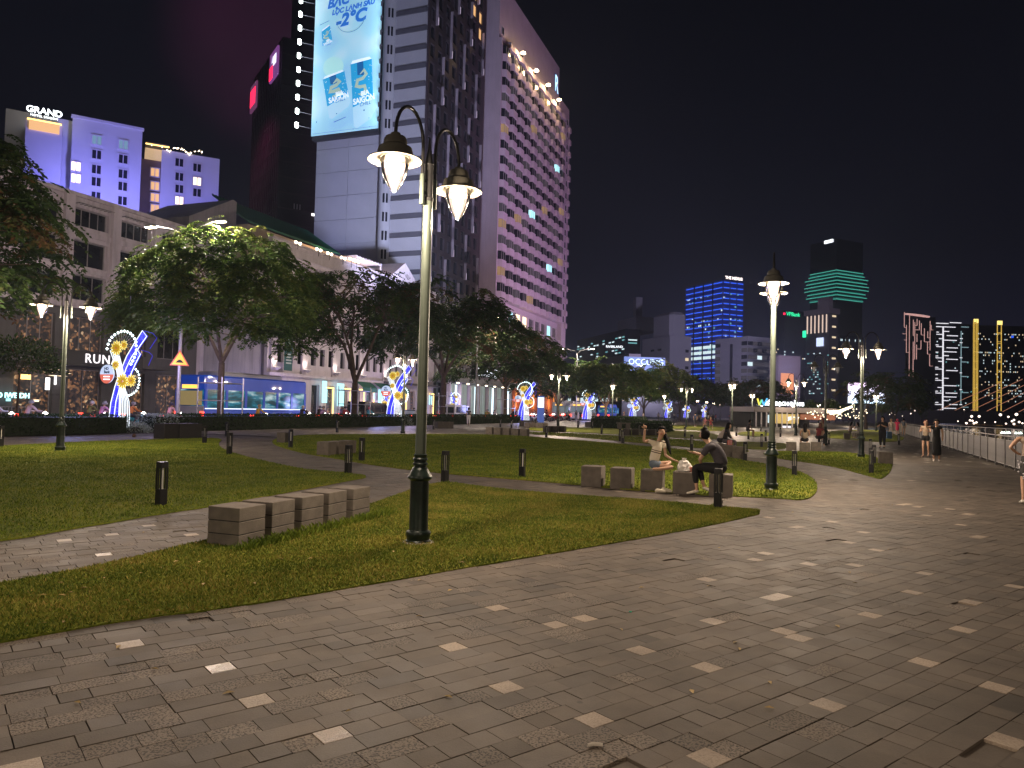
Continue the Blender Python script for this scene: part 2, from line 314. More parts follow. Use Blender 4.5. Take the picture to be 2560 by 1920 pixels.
for i, (cx, cy, ln, gap, j) in enumerate(stones):
    r = rs2.random(); lift = rs2.choice((0, 0, 0, -.0015, -.003, .001, -.002))
    if i in pale: b, sp, po = .36, .3, pale[i]; lift = 0
    elif rs2.random() < .004 and cy > 9: b, sp, po = .30, .3, .1
    elif rs2.random() < (.22 if cx < .8 and cy < 9 else .07) * (1 + noise2(cx, cy)): b, sp, po = rs2.choice((.14, .18)), 1.0, 0
    elif rs2.random() < .03: b, sp, po = .06, .0, .15
    else: b, sp, po = rs2.choice((.085, .098, .104, .112, .10, .104, .12)), 0, rs2.choice((0, .05, .12))
    if rs2.random() < .007: lift = -.014
    if i < 299:
        key = (round(ln, 3), gap, b, sp, po)
        if key not in stone_cache:
            vs, fs = stone_geo(ln, gap, 0); me = bpy.data.meshes.new('paving_stone'); me.from_pydata(vs, [], fs); me.materials.append(m_pave)
            at = me.attributes.new('tint', 'FLOAT_COLOR', 'FACE'); at.data.foreach_set('color', [b, sp, po, 1.0] * len(fs)); stone_cache[key] = me
        put(stone_cache[key], 'paving_stone', pave, (cx, cy, lift), math.radians(38.5 + rs2.uniform(-.25, .25)))
    else:
        vs, fs = stone_geo(ln, gap, 0); k = len(V)
        far = cy > 14
        if far: vs = vs[4:]; fs = fs[:5]; fs = [tuple(q - 4 for q in f) for f in fs]
        for x, y, z in vs: V.append((cx + x * ca - y * sa, cy + x * sa + y * ca, z + lift))
        Fc.extend([tuple(q + k for q in f) for f in fs]); TI.extend([b, sp, po, 1.0] * len(fs))
me = bpy.data.meshes.new('paving_stones'); me.from_pydata(V, [], Fc); me.materials.append(m_pave)
at = me.attributes.new('tint', 'FLOAT_COLOR', 'FACE'); at.data.foreach_set('color', TI)
o = put(me, 'paving_stones', pave); o['kind'] = 'stuff'
# lawns: a low raised sheet plus blades
def lawn_material(name, c1, c2, c3):
    m = bpy.data.materials.new(name); m.use_nodes = True; n = m.node_tree; p = n.nodes['Principled BSDF']; L = n.links.new
    ge = n.nodes.new('ShaderNodeNewGeometry')
    a = n.nodes.new('ShaderNodeTexNoise'); a.inputs['Scale'].default_value = .9; a.inputs['Detail'].default_value = 5; L(ge.outputs['Position'], a.inputs['Vector'])
    b = n.nodes.new('ShaderNodeTexNoise'); b.inputs['Scale'].default_value = 28; b.inputs['Detail'].default_value = 4; L(ge.outputs['Position'], b.inputs['Vector'])
    mx = n.nodes.new('ShaderNodeMath'); mx.operation = 'MULTIPLY_ADD'; L(b.outputs[0], mx.inputs[0]); mx.inputs[1].default_value = .55; 
    m2 = n.nodes.new('ShaderNodeMath'); m2.operation = 'MULTIPLY'; L(a.outputs[0], m2.inputs[0]); m2.inputs[1].default_value = .55; L(m2.outputs[0], mx.inputs[2])
    r = n.nodes.new('ShaderNodeValToRGB'); L(mx.outputs[0], r.inputs[0]); r.color_ramp.elements[0].position = .38; r.color_ramp.elements[0].color = c1 + (1,)
    r.color_ramp.elements[1].position = .70; r.color_ramp.elements[1].color = c3 + (1,); e = r.color_ramp.elements.new(.54); e.color = c2 + (1,)
    L(r.outputs[0], p.inputs['Base Color']); p.inputs['Roughness'].default_value = .95; p.inputs['Specular IOR Level'].default_value = .1
    bp = n.nodes.new('ShaderNodeBump'); bp.inputs['Strength'].default_value = .9; bp.inputs['Distance'].default_value = .03; L(b.outputs[0], bp.inputs['Height']); L(bp.outputs[0], p.inputs['Normal'])
    return m
m_lawn = lawn_material('lawn', (.07, .10, .012), (.15, .185, .022), (.25, .24, .04))
def blade_mat(name, cols):
    m = bpy.data.materials.new(name); m.use_nodes = True; n = m.node_tree; p = n.nodes['Principled BSDF']; L = n.links.new
    at = n.nodes.new('ShaderNodeAttribute'); at.attribute_name = 'hue'
    ge = n.nodes.new('ShaderNodeNewGeometry'); a = n.nodes.new('ShaderNodeTexNoise'); a.inputs['Scale'].default_value = 1.1; a.inputs['Detail'].default_value = 5; L(ge.outputs['Position'], a.inputs['Vector'])
    ad = n.nodes.new('ShaderNodeMath'); ad.operation = 'MULTIPLY_ADD'; L(a.outputs[0], ad.inputs[0]); ad.inputs[1].default_value = 1.6; ad.inputs[2].default_value = -.8
    a2 = n.nodes.new('ShaderNodeMath'); L(ad.outputs[0], a2.inputs[0]); L(at.outputs['Fac'], a2.inputs[1])
    r = n.nodes.new('ShaderNodeValToRGB'); L(a2.outputs[0], r.inputs[0])
    els = r.color_ramp.elements; els[0].color = cols[0] + (1,); els[0].position = 0; els[1].color = cols[-1] + (1,); els[1].position = 1
    for i, c in enumerate(cols[1:-1]): e = els.new((i + 1) / (len(cols) - 1)); e.color = c + (1,)
    L(r.outputs[0], p.inputs['Base Color']); p.inputs['Roughness'].default_value = .7; p.inputs['Specular IOR Level'].default_value = .15
    return m
m_blade = blade_mat('grass_blade', [(.06, .10, .012), (.13, .17, .02), (.20, .23, .03), (.28, .27, .05), (.38, .28, .08)])
m_bladeb = blade_mat('grass_blade_green', [(.06, .10, .012), (.12, .175, .018), (.18, .235, .025), (.26, .26, .035)])
def blades(name, P, dens, h, wd, zoff, m, seed, ymax=60, parent=None):
    rg = np.random.default_rng(seed); P = np.array(P); lo = P.min(0); hi = P.max(0); lo[1] = max(lo[1], 2.5); hi[1] = min(hi[1], ymax); lo[0] = max(lo[0], -hi[1] * .75); 
    n = int((hi[0] - lo[0]) * (hi[1] - lo[1]) * dens); x = rg.uniform(lo[0], hi[0], n); y = rg.uniform(lo[1], hi[1], n)
    k = inpoly(x, y, [tuple(p) for p in P]) & (abs(x) < y * .74 + .5); x = x[k]; y = y[k]; n = len(x)
    if n == 0: return None
    az = rg.uniform(0, 2 * np.pi, n); hh = h * rg.uniform(.5, 1.25, n); le = hh * rg.uniform(.2, 1.1, n); la = rg.uniform(0, 2 * np.pi, n); ww = wd * rg.uniform(.6, 1.4, n) / 2
    v = np.zeros((n, 3, 3)); v[:, 0, 0] = x - np.cos(az) * ww; v[:, 0, 1] = y - np.sin(az) * ww; v[:, 1, 0] = x + np.cos(az) * ww; v[:, 1, 1] = y + np.sin(az) * ww
    v[:, 0, 2] = zoff; v[:, 1, 2] = zoff; v[:, 2, 0] = x + np.cos(la) * le; v[:, 2, 1] = y + np.sin(la) * le; v[:, 2, 2] = zoff + hh
    me = bpy.data.meshes.new(name); me.vertices.add(n * 3); me.vertices.foreach_set('co', v.ravel()); me.loops.add(n * 3); me.loops.foreach_set('vertex_index', np.arange(n * 3, dtype=np.int32))
    me.polygons.add(n); me.polygons.foreach_set('loop_start', np.arange(0, n * 3, 3, dtype=np.int32)); me.polygons.foreach_set('loop_total', np.full(n, 3, dtype=np.int32))
    a = me.attributes.new('hue', 'FLOAT', 'FACE'); a.data.foreach_set('value', rg.normal(.45, .3, n).astype(np.float32)); me.materials.append(m); me.update(calc_edges=True); me.validate()
    o = put(me, name, parent); o['kind'] = 'stuff'; return o
LSPEC = {'A': (4600, .028, .013, m_blade), 'B': (900, .035, .014, m_bladeb), 'C': (380, .04, .024, m_bladeb), 'E': (320, .04, .03, m_bladeb), 'D': (60, .05, .05, m_bladeb)}
for k, P in LG.items():
    mb = MB(); n = len(P); zt = .012 if k == 'A' else .02
    area = sum(P[i][0] * P[(i + 1) % n][1] - P[(i + 1) % n][0] * P[i][1] for i in range(n))
    PP = P if area > 0 else P[::-1]
    mb.prism(PP, -.03, zt)
    lo = mb.obj('lawn', m_lawn); lo['kind'] = 'structure'
    if k in LSPEC:
        d, h, wd, mm = LSPEC[k]; b = blades('grass', PP, d, h, wd, zt - .003, mm, ord(k), parent=None)
# longer tufts at the foot of the near stone blocks and some weeds in the lawns
def tufts(name, pts, m, seed, h=.09, n=60, r=.10, wd=.016):
    rg = random.Random(seed); mb = MB(); hue = []
    for (x, y) in pts:
        for _ in range(n):
            a = rg.uniform(0, 6.28); d = r * rg.random() ** .5; bx, by = x + d * math.cos(a), y + d * math.sin(a); hh = h * rg.uniform(.4, 1.1); b = rg.uniform(0, 6.28); l = hh * rg.uniform(.3, .9); c = rg.uniform(0, 6.28)
            mb.add([(bx - wd / 2 * math.cos(c), by - wd / 2 * math.sin(c), 0), (bx + wd / 2 * math.cos(c), by + wd / 2 * math.sin(c), 0), (bx + l * .6 * math.cos(b) + wd * .4 * math.cos(c), by + l * .6 * math.sin(b), hh * .8), (bx + l * math.cos(b), by + l * math.sin(b), hh)], [(0, 1, 2, 3)]); hue.append(rg.uniform(.1, .7))
    me = mb.mesh(name, m); at = me.attributes.new('hue', 'FLOAT', 'FACE'); at.data.foreach_set('value', hue); o = put(me, name); o['kind'] = 'stuff'; return o
tufts('grass', [tuple(W(6.7 + i * .11, 5.66 + .05 * math.sin(i * 3), 0).xy) for i in range(31)], m_bladeb, 1, .11, 42, .12)
tufts('grass', [G(*p) for p in [(1112, 1208), (1128, 1210), (1795, 1269), (1780, 1268), (400, 1268), (573, 1138), (870, 1186), (1300, 1196), (255, 1248), (225, 1222), (155, 1223), (110, 1258), (160, 1262), (235, 1200), (60, 1260)]], m_bladeb, 2, .07, 30, .16)
fl_ = MB(); rgl = random.Random(77); hu = []
for _ in range(260):
    px, py = rgl.uniform(-100, 2300), 1100 + 700 * rgl.random() ** 1.6; x, y = G(px, py)
    if y > 26 or y < 3: continue
    gr_ = any(inpoly([x], [y], P)[0] for P in LG.values())
    if not gr_ and rgl.random() < .75: continue
    a = rgl.uniform(0, 6.28); l = rgl.uniform(.018, .04); z = .034 if gr_ else .003; c, s = math.cos(a) * l, math.sin(a) * l
    fl_.add([(x - c, y - s, z), (x + s * .4, y - c * .4, z + .006), (x + c, y + s, z + .002), (x - s * .4, y + c * .4, z + .009)], [(0, 1, 2, 3)])
o = fl_.obj('fallen_leaves', mat('dry_leaf_mat', (.42, .30, .12), .7, 0, .4, 3)); o['kind'] = 'stuff'
# kerb and road, far pavement, river
def strip(name, s0, s1, t0, t1, z0, z1, m, kind='structure'):
    mb = MB(); P = [W(s0, t0), W(s1, t0), W(s1, t1), W(s0, t1)]; mb.prism([(p.x, p.y) for p in P], z0, z1); o = mb.obj(name, m); o['kind'] = kind; return o
m_asph = mat('asphalt', (.05, .05, .052), .75, 0, .25, 3, .3, 60)
m_kerb = mat('kerb_stone', (.34, .33, .31), .8, 0, .15, 4)
strip('kerb', -30, 330, 32.6, 32.9, -.2, .02, m_kerb)
strip('road', -60, 330, 32.9, 47.0, -.3, -.13, m_asph)
strip('kerb', -60, 330, 47.0, 47.3, -.2, .0, m_kerb)
strip('pavement', -60, 330, 47.3, 52.2, -.2, -.01, mat('pavement_slab', (.3, .28, .26), .8, 0, .15, 2))
m_paint = mat('road_paint', (.7, .7, .68), .7, 0, .15, 4)
ml = MB()
for k in range(60):
    s = -50 + k * 6.0; P = [W(s, 39.9), W(s + 3, 39.9), W(s + 3, 40.05), W(s, 40.05)]; ml.add([(p.x, p.y, -.126) for p in P], [(0, 1, 2, 3)])
ml.obj('lane_marking', m_paint)['kind'] = 'structure'
m_water = mat('river_water', (.008, .012, .02), .12, 0, .2, .2, .6, 1.2, spec=.6)
P = [W(-60, fence_t(-60) - 1.0), W(-60, -260), W(700, -260), W(700, fence_t(700) - 1.0)]
MB().add([(p.x, p.y, -.30) for p in P], [(0, 1, 2, 3)]).obj('river', m_water)['kind'] = 'structure'
m_conc = mat('concrete', (.30, .28, .26), .85, 0, .15, 5, .3, 30, dirt=.5)
mb = MB(); a = []
for s in range(-30, 331, 10): a.append((s, fence_t(s) - .5))
for (s, t), (s2, t2) in zip(a, a[1:]):
    P = [W(s, t - .45), W(s2, t2 - .45), W(s2, t2), W(s, t)]; mb.prism([(p.x, p.y) for p in P], -1.5, .03)
mb.obj('quay', m_conc)['kind'] = 'structure'
# ================================================================== LAMP POSTS
m_iron = mat('cast_iron_green', (.012, .022, .018), .32, .3, .3, 12, .15, 60)
m_pole = mat('pole_paint', (.085, .105, .084), .38, .2, .12, 5)
m_shade = mat('shade_paint', (.10, .095, .075), .4, .3, .12, 6)
m_shin = mat('shade_inside', (.22, .20, .16), .5, 0, .08, 6)
m_arm = mat('arm_paint', (.035, .035, .035), .35, .4, .2, 8)
m_core = mat('lamp_core', (.9, .9, .9), .5, 0, 0, emit=(1.0, .82, .60), es=14.0, nolight=True)
def glass_mat(name, tint, em):
    m = bpy.data.materials.new(name); m.use_nodes = True; n = m.node_tree; n.nodes.clear(); L = n.links.new
    o = n.nodes.new('ShaderNodeOutputMaterial'); t = n.nodes.new('ShaderNodeBsdfTransparent'); t.inputs[0].default_value = (.96, .93, .9, 1)
    e = n.nodes.new('ShaderNodeEmission'); e.inputs[0].default_value = tint + (1,); e.inputs[1].default_value = em
    g = n.nodes.new('ShaderNodeBsdfGlossy'); g.inputs['Roughness'].default_value = .15
    a = n.nodes.new('ShaderNodeAddShader'); L(t.outputs[0], a.inputs[0]); L(e.outputs[0], a.inputs[1])
    mx = n.nodes.new('ShaderNodeMixShader'); f = n.nodes.new('ShaderNodeFresnel'); f.inputs[0].default_value = 1.3; L(f.outputs[0], mx.inputs[0]); L(a.outputs[0], mx.inputs[1]); L(g.outputs[0], mx.inputs[2]); L(mx.outputs[0], o.inputs[0])
    m.cycles.emission_sampling = 'NONE'; return m
m_glass = glass_mat('lamp_glass', (1.0, .72, .58), .70)
m_glassoff = glass_mat('lamp_glass_unlit', (.5, .55, .6), .03)
base_me = MB().lathe([(.155, 0), (.155, .03), (.14, .045), (.14, .07), (.15, .09), (.152, .12), (.145, .14), (.118, .155), (.114, .17), (.112, .62), (.113, .735), (.125, .745), (.148, .765), (.15, .785), (.140, .80), (.105, .86), (.085, .895), (.075, .90), (.075, .915), (.094, .925), (.094, .94), (.076, .955), (.076, .97), (.090, .98), (.090, .995), (.074, 1.01), (.074, 1.02), (.082, 1.03), (.082, 1.045), (.05, 1.06)], 28).mesh('column_base', m_iron, True)
foot_me = MB().lathe([(.20, -.02), (.20, .012), (.17, .02)], 20).mesh('concrete_footing', m_conc)
pole_me = MB().lathe([(.066, 1.04), (.062, 2.2), (.058, 4.08)], 18).mesh('pole', m_pole, True)
polet_me = MB().lathe([(.066, 4.08), (.066, 4.12), (.056, 4.13), (.055, 4.52), (.06, 4.53), (.05, 4.56), (.022, 4.70), (.006, 4.86)], 16).mesh('pole_top', m_arm, True)
def arm_mesh():
    mb = MB(); pts = [(.13, 0, 4.10), (.13, 0, 4.72)]
    for k in range(1, 13):
        a = math.pi * k / 13; pts.append((.40 - .27 * math.cos(a), 0, 4.72 + .36 * math.sin(a)))
    pts += [(.67, 0, 4.72), (.67, 0, 4.66)]
    return mb.tube(pts, .021, 8)
arm_me = arm_mesh().mesh('arm', m_arm, True)
brk_me = MB().tube([(.13, 0, 4.02), (.13, 0, 4.38)], .030, 10).box(.05, .13, -.012, .012, 4.16, 4.19).box(.05, .13, -.012, .012, 4.30, 4.33).mesh('arm_socket', m_pole, True)
sh_me = MB().lathe([(.02, 4.70), (.055, 4.69), (.06, 4.66), (.115, 4.645), (.135, 4.60), (.138, 4.555), (.15, 4.545), (.19, 4.52), (.205, 4.47), (.208, 4.425), (.215, 4.415), (.31, 4.385), (.312, 4.378)], 32, (.67, 0, 0), cap=False).mesh('lamp_shade', m_shade, True)
shi_me = MB().lathe([(.309, 4.374), (.20, 4.402), (.165, 4.405), (.16, 4.50), (.0, 4.52)], 32, (.67, 0, 0), cap=False).mesh('reflector', m_shin, True)
gl_me = MB().lathe([(.158, 4.40), (.163, 4.36), (.158, 4.30), (.14, 4.22), (.10, 4.13), (.05, 4.05), (.008, 4.015)], 24, (.67, 0, 0), cap=False).mesh('glass_globe', m_glass, True)
glo_me = gl_me.copy(); glo_me.materials[0] = m_glassoff
co_me = MB().lathe([(.01, 4.40), (.075, 4.385), (.078, 4.33), (.062, 4.22), (.035, 4.12), (.005, 4.06)], 16, (.67, 0, 0), cap=False).mesh('bulb', m_core, True)
coff_me = co_me.copy(); coff_me.materials[0] = mat('bulb_off', (.5, .5, .48), .3, 0, 0)
def light_head(p, power, lit, ld=None):
    s = put(sh_me, 'lamp_shade', p[0], (0, 0, 0), p[1]); put(shi_me, 'reflector', s)
    put(gl_me if lit else glo_me, 'glass_globe', s); put(co_me if lit else coff_me, 'bulb', s)
    put(arm_me, 'arm', p[0], (0, 0, 0), p[1]); put(brk_me, 'arm_socket', p[0], (0, 0, 0), p[1])
    if lit and power: lamp('POINT', 'lamp_light', s, (.67, 0, 4.0), power, (1.0, .78, .58), .09)
def post(x, y, ang, label, lit=True, power=780, group='double headed lamp posts of the park', z=0):
    r = empty('lamp_post', label, 'lamp post', (x, y, z), ang, group); r.scale = (1, 1, 1.022)
    put(base_me, 'column_base', r); put(foot_me, 'concrete_footing', r); put(pole_me, 'pole', r); put(polet_me, 'pole_top', r)
    light_head((r, 0), power, lit); light_head((r, math.pi), power, lit); return r
def fardist(px, py, z=4.43):
    d = ray(px, py); k = (z - CH) / d[2]; return float(d[0] * k), float(d[1] * k)
post(*G(1045, 1357), math.atan2(-.60, -.33), 'largest lamp post, in the grass strip in front of the near stone cubes', power=400)
post(*G(1928, 1225), math.radians(-110), 'lamp post just right of the seated couple, its two lamps one behind the other')
post(*G(150, 1128), math.radians(180 + 17), 'lamp post at far left under the overhanging tree')
post(*G(1007, 1084), math.radians(180 + 55), 'lamp post on the far edge of the middle lawn beside the big lamp pole', power=620)
post(*G(2153, 1144), math.radians(180), 'lamp post by the single stone cube at the promenade, dark round tree behind it', power=560)
post(*G(2063, 1114), math.radians(180), 'unlit dark lamp post among the seated groups', lit=False)
for px, py, an, lab in [(1991, 957, 180, 'lit lamp post behind the woman in the tan top'), (1398, 940, 200, 'lamp post in front of the parked white buses'), (1532, 965, 90, 'lamp post beside the fourth ribbon light'),
                        (1661, 990, 90, 'lamp post above the pointing woman'), (1717, 973, 10, 'twin lamp post in front of the far ribbon lights'), (1831, 963, 90, 'taller lamp post beside the two people in pink and red seated far off'),
                        (1881, 988, 90, 'lamp post at the left end of the river bus terminal'), (2047, 1012, 90, 'far lamp post at the right end of the terminal roof'), (2136, 1006, 90, 'far lamp post left of the lit screen tree'), (2191, 990, 80, 'lamp post behind the standing man in black')]:
    x, y = fardist(px, py); post(x, y, math.radians(an), lab, power=700)
for _n, (px, py) in enumerate([(1744, 1002), (1767, 1005), (1784, 1008), (1801, 1010), (1905, 1014), (1983, 1016)]):
    x, y = fardist(px, py); post(x, y, math.radians(90), ORD[_n] + ' from the left of the small lit lamp posts far away along the lawns', power=0, group='lamp posts far away along the lawns')
# lamp posts behind the camera that light the foreground
post(4.6, -3.4, 1.0, 'lamp post on the promenade behind the viewer', power=380, group='lamp posts behind the viewer')
post(-5.5, -1.0, 1.0, 'lamp post on the lawn behind the viewer', power=340, group='lamp posts behind the viewer')
# ================================================================== BOLLARDS
m_bol = mat('bollard_metal', (.018, .018, .02), .4, .5, .2, 10)
bl = MB().cbox(-.065, .065, -.065, .065, 0, .27, .006); bl_low = bl.mesh('bollard_base', m_bol)
cap_me = MB().cbox(-.065, .065, -.065, .065, .60, .69, .006).mesh('bollard_cap', m_bol)
post_me = MB().box(-.065, -.045, -.065, -.045, .27, .60).box(.045, .065, -.065, -.045, .27, .60).box(-.065, -.045, .045, .065, .27, .60).box(.045, .065, .045, .065, .27, .60).box(-.012, .012, -.065, -.052, .27, .60).box(-.012, .012, .052, .065, .27, .60).mesh('bollard_bars', m_bol)
bcore_me = MB().lathe([(.022, .27), (.022, .60)], 8).mesh('light_tube', mat('bollard_tube', (.5, .5, .47), .4, 0, .1))
BOL = [((402, 1266), 'dark slotted bollard in the left lawn near the curved path', 10), ((573, 1137), 'bollard at the bend of the path on the left lawn', 12), ((726, 1120), 'bollard between the single cube and the three stone cubes', 30), ((870, 1185), 'bollard at the pointed tip of the left lawn', 12),
       ((904, 1153), 'bollard in the middle lawn right of the three stone cubes', 5), ((1112, 1206), 'bollard in a grass tuft just right of the big lamp post', 20), ((567, 1091), 'bollard by the hedge in the far corner of the left lawn', 0), ((843, 1081), 'bollard before the long hedge', 0), ((1084, 1074), 'bollard behind the big lamp pole', 0),
       ((1305, 1194), 'bollard alone on the near edge of the middle lawn', 0), ((1366, 1093), 'bollard left of the group of three dark cubes', 0), ((1504, 1085), 'slim bollard on the lawn in front of the road sculpture', 0), ((1550, 1103), 'left one of the close pair of bollards left of the pointing woman', 0), ((1557, 1108), 'right one of the close pair of bollards left of the pointing woman', 8),
       ((1597, 1085), 'bollard behind the row of small dark cubes', 0), ((1445, 1070), 'bollard left of the dark bench near the road', 0), ((1481, 1071), 'bollard right of the dark bench near the road', 0), ((511, 1109), 'bollard in front of the long black planters', 0), ((1, 1118), 'bollard cut by the left edge of the picture', 0),
       ((1986, 1189), 'bollard at the right side of the second lamp post', 5), ((1904, 1118), 'bollard behind the second lamp post', 0), ((2178, 1184), 'front bollard at the point of the lawn by the promenade', 8), ((2185, 1160), 'second bollard at the point of the lawn by the promenade', 8), ((2176, 1135), 'third bollard at the lawn by the promenade', 8),
       ((2072, 1111), 'bollard at the foot of the unlit lamp post', 0), ((1712, 1093), 'bollard left of the seated man in grey', 0), ((1841, 1090), 'bollard right of the man in white', 0), ((1871, 1098), 'bollard at the feet of the lone seated person', 0), ((1914, 1103), 'bollard just left of the second lamp post pole', 0),
       ((1951, 1092), 'bollard on the path left of the woman in tan', 0), ((1863, 1153), 'bollard at the end of the cubes with the man in white', 5), ((1729, 1125), 'bollard partly behind the man in grey', 0), ((1902, 1078), 'far bollard behind the second lamp post', 0), ((1795, 1270), 'bollard in front of the seated man in grey, at the grass tip', 8), ((2247, 1112), 'bollard beside the walkers in pink', 0), ((1279, 1070), 'bollard behind the five pale cubes', 0), ((1251, 1068), 'second bollard behind the five pale cubes', 0)]
for (p, lab, ro) in BOL:
    x, y = G(*p); r = empty('bollard', lab, 'bollard', (x, y, 0), math.radians(20.5 + ro) * -1, 'slotted dark bollards'); put(bl_low, 'bollard_base', r); put(cap_me, 'bollard_cap', r); put(post_me, 'bollard_bars', r); put(bcore_me, 'light_tube', r)
# ================================================================== STONE CUBES
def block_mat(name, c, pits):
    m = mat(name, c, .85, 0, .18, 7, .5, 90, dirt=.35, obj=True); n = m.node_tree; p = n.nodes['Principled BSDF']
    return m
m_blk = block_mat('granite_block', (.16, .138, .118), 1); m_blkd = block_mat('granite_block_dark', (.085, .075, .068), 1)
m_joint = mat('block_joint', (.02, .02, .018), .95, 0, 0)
def cube_meshes(w, m):
    out = []
    h = [(.0, .135), (.147, .285), (.297, .445)]
    for a, b in h: out.append(MB().cbox(-w / 2, w / 2, -w / 2, w / 2, a, b, .006).mesh('stone_slab', m))
    core = MB().box(-w / 2 + .008, w / 2 - .008, -w / 2 + .008, w / 2 - .008, .02, .43).mesh('core', m_joint)
    solid = MB().cbox(-w / 2, w / 2, -w / 2, w / 2, 0, .445, .012).mesh('stone_block', m)
    return out, core, solid
CUB = cube_meshes(.45, m_blk); CUBD = cube_meshes(.42, m_blkd)
def cube(x, y, rot, label, group, slabs=False, dark=False, z=0.0, sc=1.0):
    A = CUBD if dark else CUB
    if slabs:
        r = empty('stone_cube', label, 'stone seat', (x, y, z), rot, group)
        put(A[1], 'core', r)
        for q in A[0]: put(q, 'stone_slab', r)
    else:
        r = put(A[2], 'stone_cube', None, (x, y, z), rot, (sc, sc, 1)); tag(r, label, 'stone seat', group)
    return r
SR = ANG  # cubes stand square to the street
names = ['nearest stone cube of the row of five beside the grass, with a curved scratch', 'second stone cube of the near row, deep shadow on its left face', 'middle stone cube of the near row of five', 'fourth stone cube of the near row, rounded chipped corner', 'farthest stone cube of the near row, at the path junction']
for i in range(5):
    p = W(7.05 + i * .588, 6.03 + (.02 if i % 2 else 0)); cube(p.x, p.y, SR + [0, .02, -.03, .02, 0][i], names[i], 'near row of slabbed stone cubes', True)
rown = ['leftmost cube of the row the couple sits on, empty with a pale top', 'second empty cube left of the couple', 'cube under the pointing woman', 'cube between the woman and the man', 'rightmost cube, under the man in grey']
for i, (px, t) in enumerate([(0, 4.0), (0, 3.33), (0, 2.66), (0, 1.98), (0, 1.25)]):
    p = W(15.95 - i * .1, t); cube(p.x, p.y, SR + .03, rown[i], 'row of cubes under the couple', False, False)
def row(pts, labs, group, dark=False, sc=1.0):
    for (px, py), lab in zip(pts, labs):
        x, y = G(px, py); p = Vector((x, y, 0)) + Vector((UX, UY, 0)) * .2; cube(p.x, p.y, SR, lab, group, False, dark, sc=sc)
for _i, _l in enumerate(['left one of the three cubes at the bend of the path', 'middle one of the three cubes at the bend of the path', 'right one of the three cubes at the bend, dark face to the viewer']):
    _p = W(21.55 - .62 * _i, 13.95 + .12 * _i * 0 - .02 * _i); cube(_p.x, _p.y, SR, _l, 'three cubes at the bend')
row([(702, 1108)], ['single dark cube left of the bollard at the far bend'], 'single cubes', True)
row([(1222, 1086), (1243, 1087), (1265, 1088), (1287, 1090), (1309, 1091)], ['first from the left of five pale cubes right of the big lamp pole', 'second of the five pale cubes right of the big lamp pole', 'third of the five pale cubes right of the big lamp pole', 'fourth of the five pale cubes right of the big lamp pole', 'last of the five pale cubes, nearest the three dark cubes'], 'five pale cubes on the far side of the middle lawn')
row([(1318, 1069), (1333, 1069), (1347, 1070), (1360, 1070)], ['far cube under the third ribbon light, first from left', 'far cube under the third ribbon light, second from left', 'far cube under the third ribbon light, third from left', 'far cube under the third ribbon light, fourth from left'], 'four far cubes under the third ribbon light', sc=1.1)
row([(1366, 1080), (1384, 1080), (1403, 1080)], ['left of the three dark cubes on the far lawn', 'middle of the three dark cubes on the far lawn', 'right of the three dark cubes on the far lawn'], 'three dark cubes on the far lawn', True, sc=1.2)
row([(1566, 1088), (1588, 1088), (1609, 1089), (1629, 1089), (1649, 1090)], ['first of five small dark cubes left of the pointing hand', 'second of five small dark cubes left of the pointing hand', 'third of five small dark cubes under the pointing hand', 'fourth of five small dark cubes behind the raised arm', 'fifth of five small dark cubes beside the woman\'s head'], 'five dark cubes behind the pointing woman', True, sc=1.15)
row([(1790, 1135), (1806, 1138), (1823, 1142), (1846, 1147)], ['cube under the man in white behind the couple', 'second cube of the row of the man in white', 'third cube of the row of the man in white', 'last cube, black side, beside a bollard behind the couple'], 'cubes of the man in white')
row([(2215, 1161)], ['single stone cube on the edge of the promenade lawn'], 'single cubes')
row([(1978, 1129), (2012, 1131), (2040, 1129)], ['left cube under the woman in the tan top', 'middle cube behind the woman in the tan top', 'right cube by the woman in the tan top'], 'cubes of the woman in tan')
row([(2118, 1098), (2150, 1099)], ['left cube of the two women on the far bench', 'right cube of the two women on the far bench'], 'cubes of the two far women')
m_black = mat('black_planter', (.015, .014, .014), .7, 0, .2, 6)
def slabbench(p0, p1, h, d, lab, cat='bench', nm='stone_bench', m=None, overhang=False):
    (x0, y0), (x1, y1) = G(*p0), G(*p1); L = math.hypot(x1 - x0, y1 - y0); a = math.atan2(y1 - y0, x1 - x0)
    r = empty(nm, lab, cat, (x0, y0, 0), a)
    mm = m or m_blkd
    if overhang:
        MB().cbox(0, L, 0, d, h - .1, h, .01).obj('seat', mm, r); MB().cbox(.1, .5, .05, d - .05, 0, h - .1, .01).obj('leg', mm, r); MB().cbox(L - .5, L - .1, .05, d - .05, 0, h - .1, .01).obj('leg', mm, r)
    else:
        MB().cbox(0, L, 0, d, 0, h, .015).obj('block', mm, r); MB().box(.05, L - .05, .05, d - .05, h, h + .02).obj('seat', mm, r)
    return r
slabbench((410, 1097), (447, 1096), .62, .7, 'left black planter box at the gap in the hedge', 'planter', 'planter_box', m_black)
slabbench((449, 1096), (505, 1094), .62, .7, 'right long black planter box at the gap in the hedge', 'planter', 'planter_box', m_black)
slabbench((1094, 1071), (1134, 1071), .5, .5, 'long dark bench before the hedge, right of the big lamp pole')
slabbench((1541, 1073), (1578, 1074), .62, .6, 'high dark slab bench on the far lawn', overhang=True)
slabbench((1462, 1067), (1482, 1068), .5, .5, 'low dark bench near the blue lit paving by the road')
slabbench((1298, 1065), (1345, 1066), .5, .5, 'long bench behind the four far cubes', overhang=True)
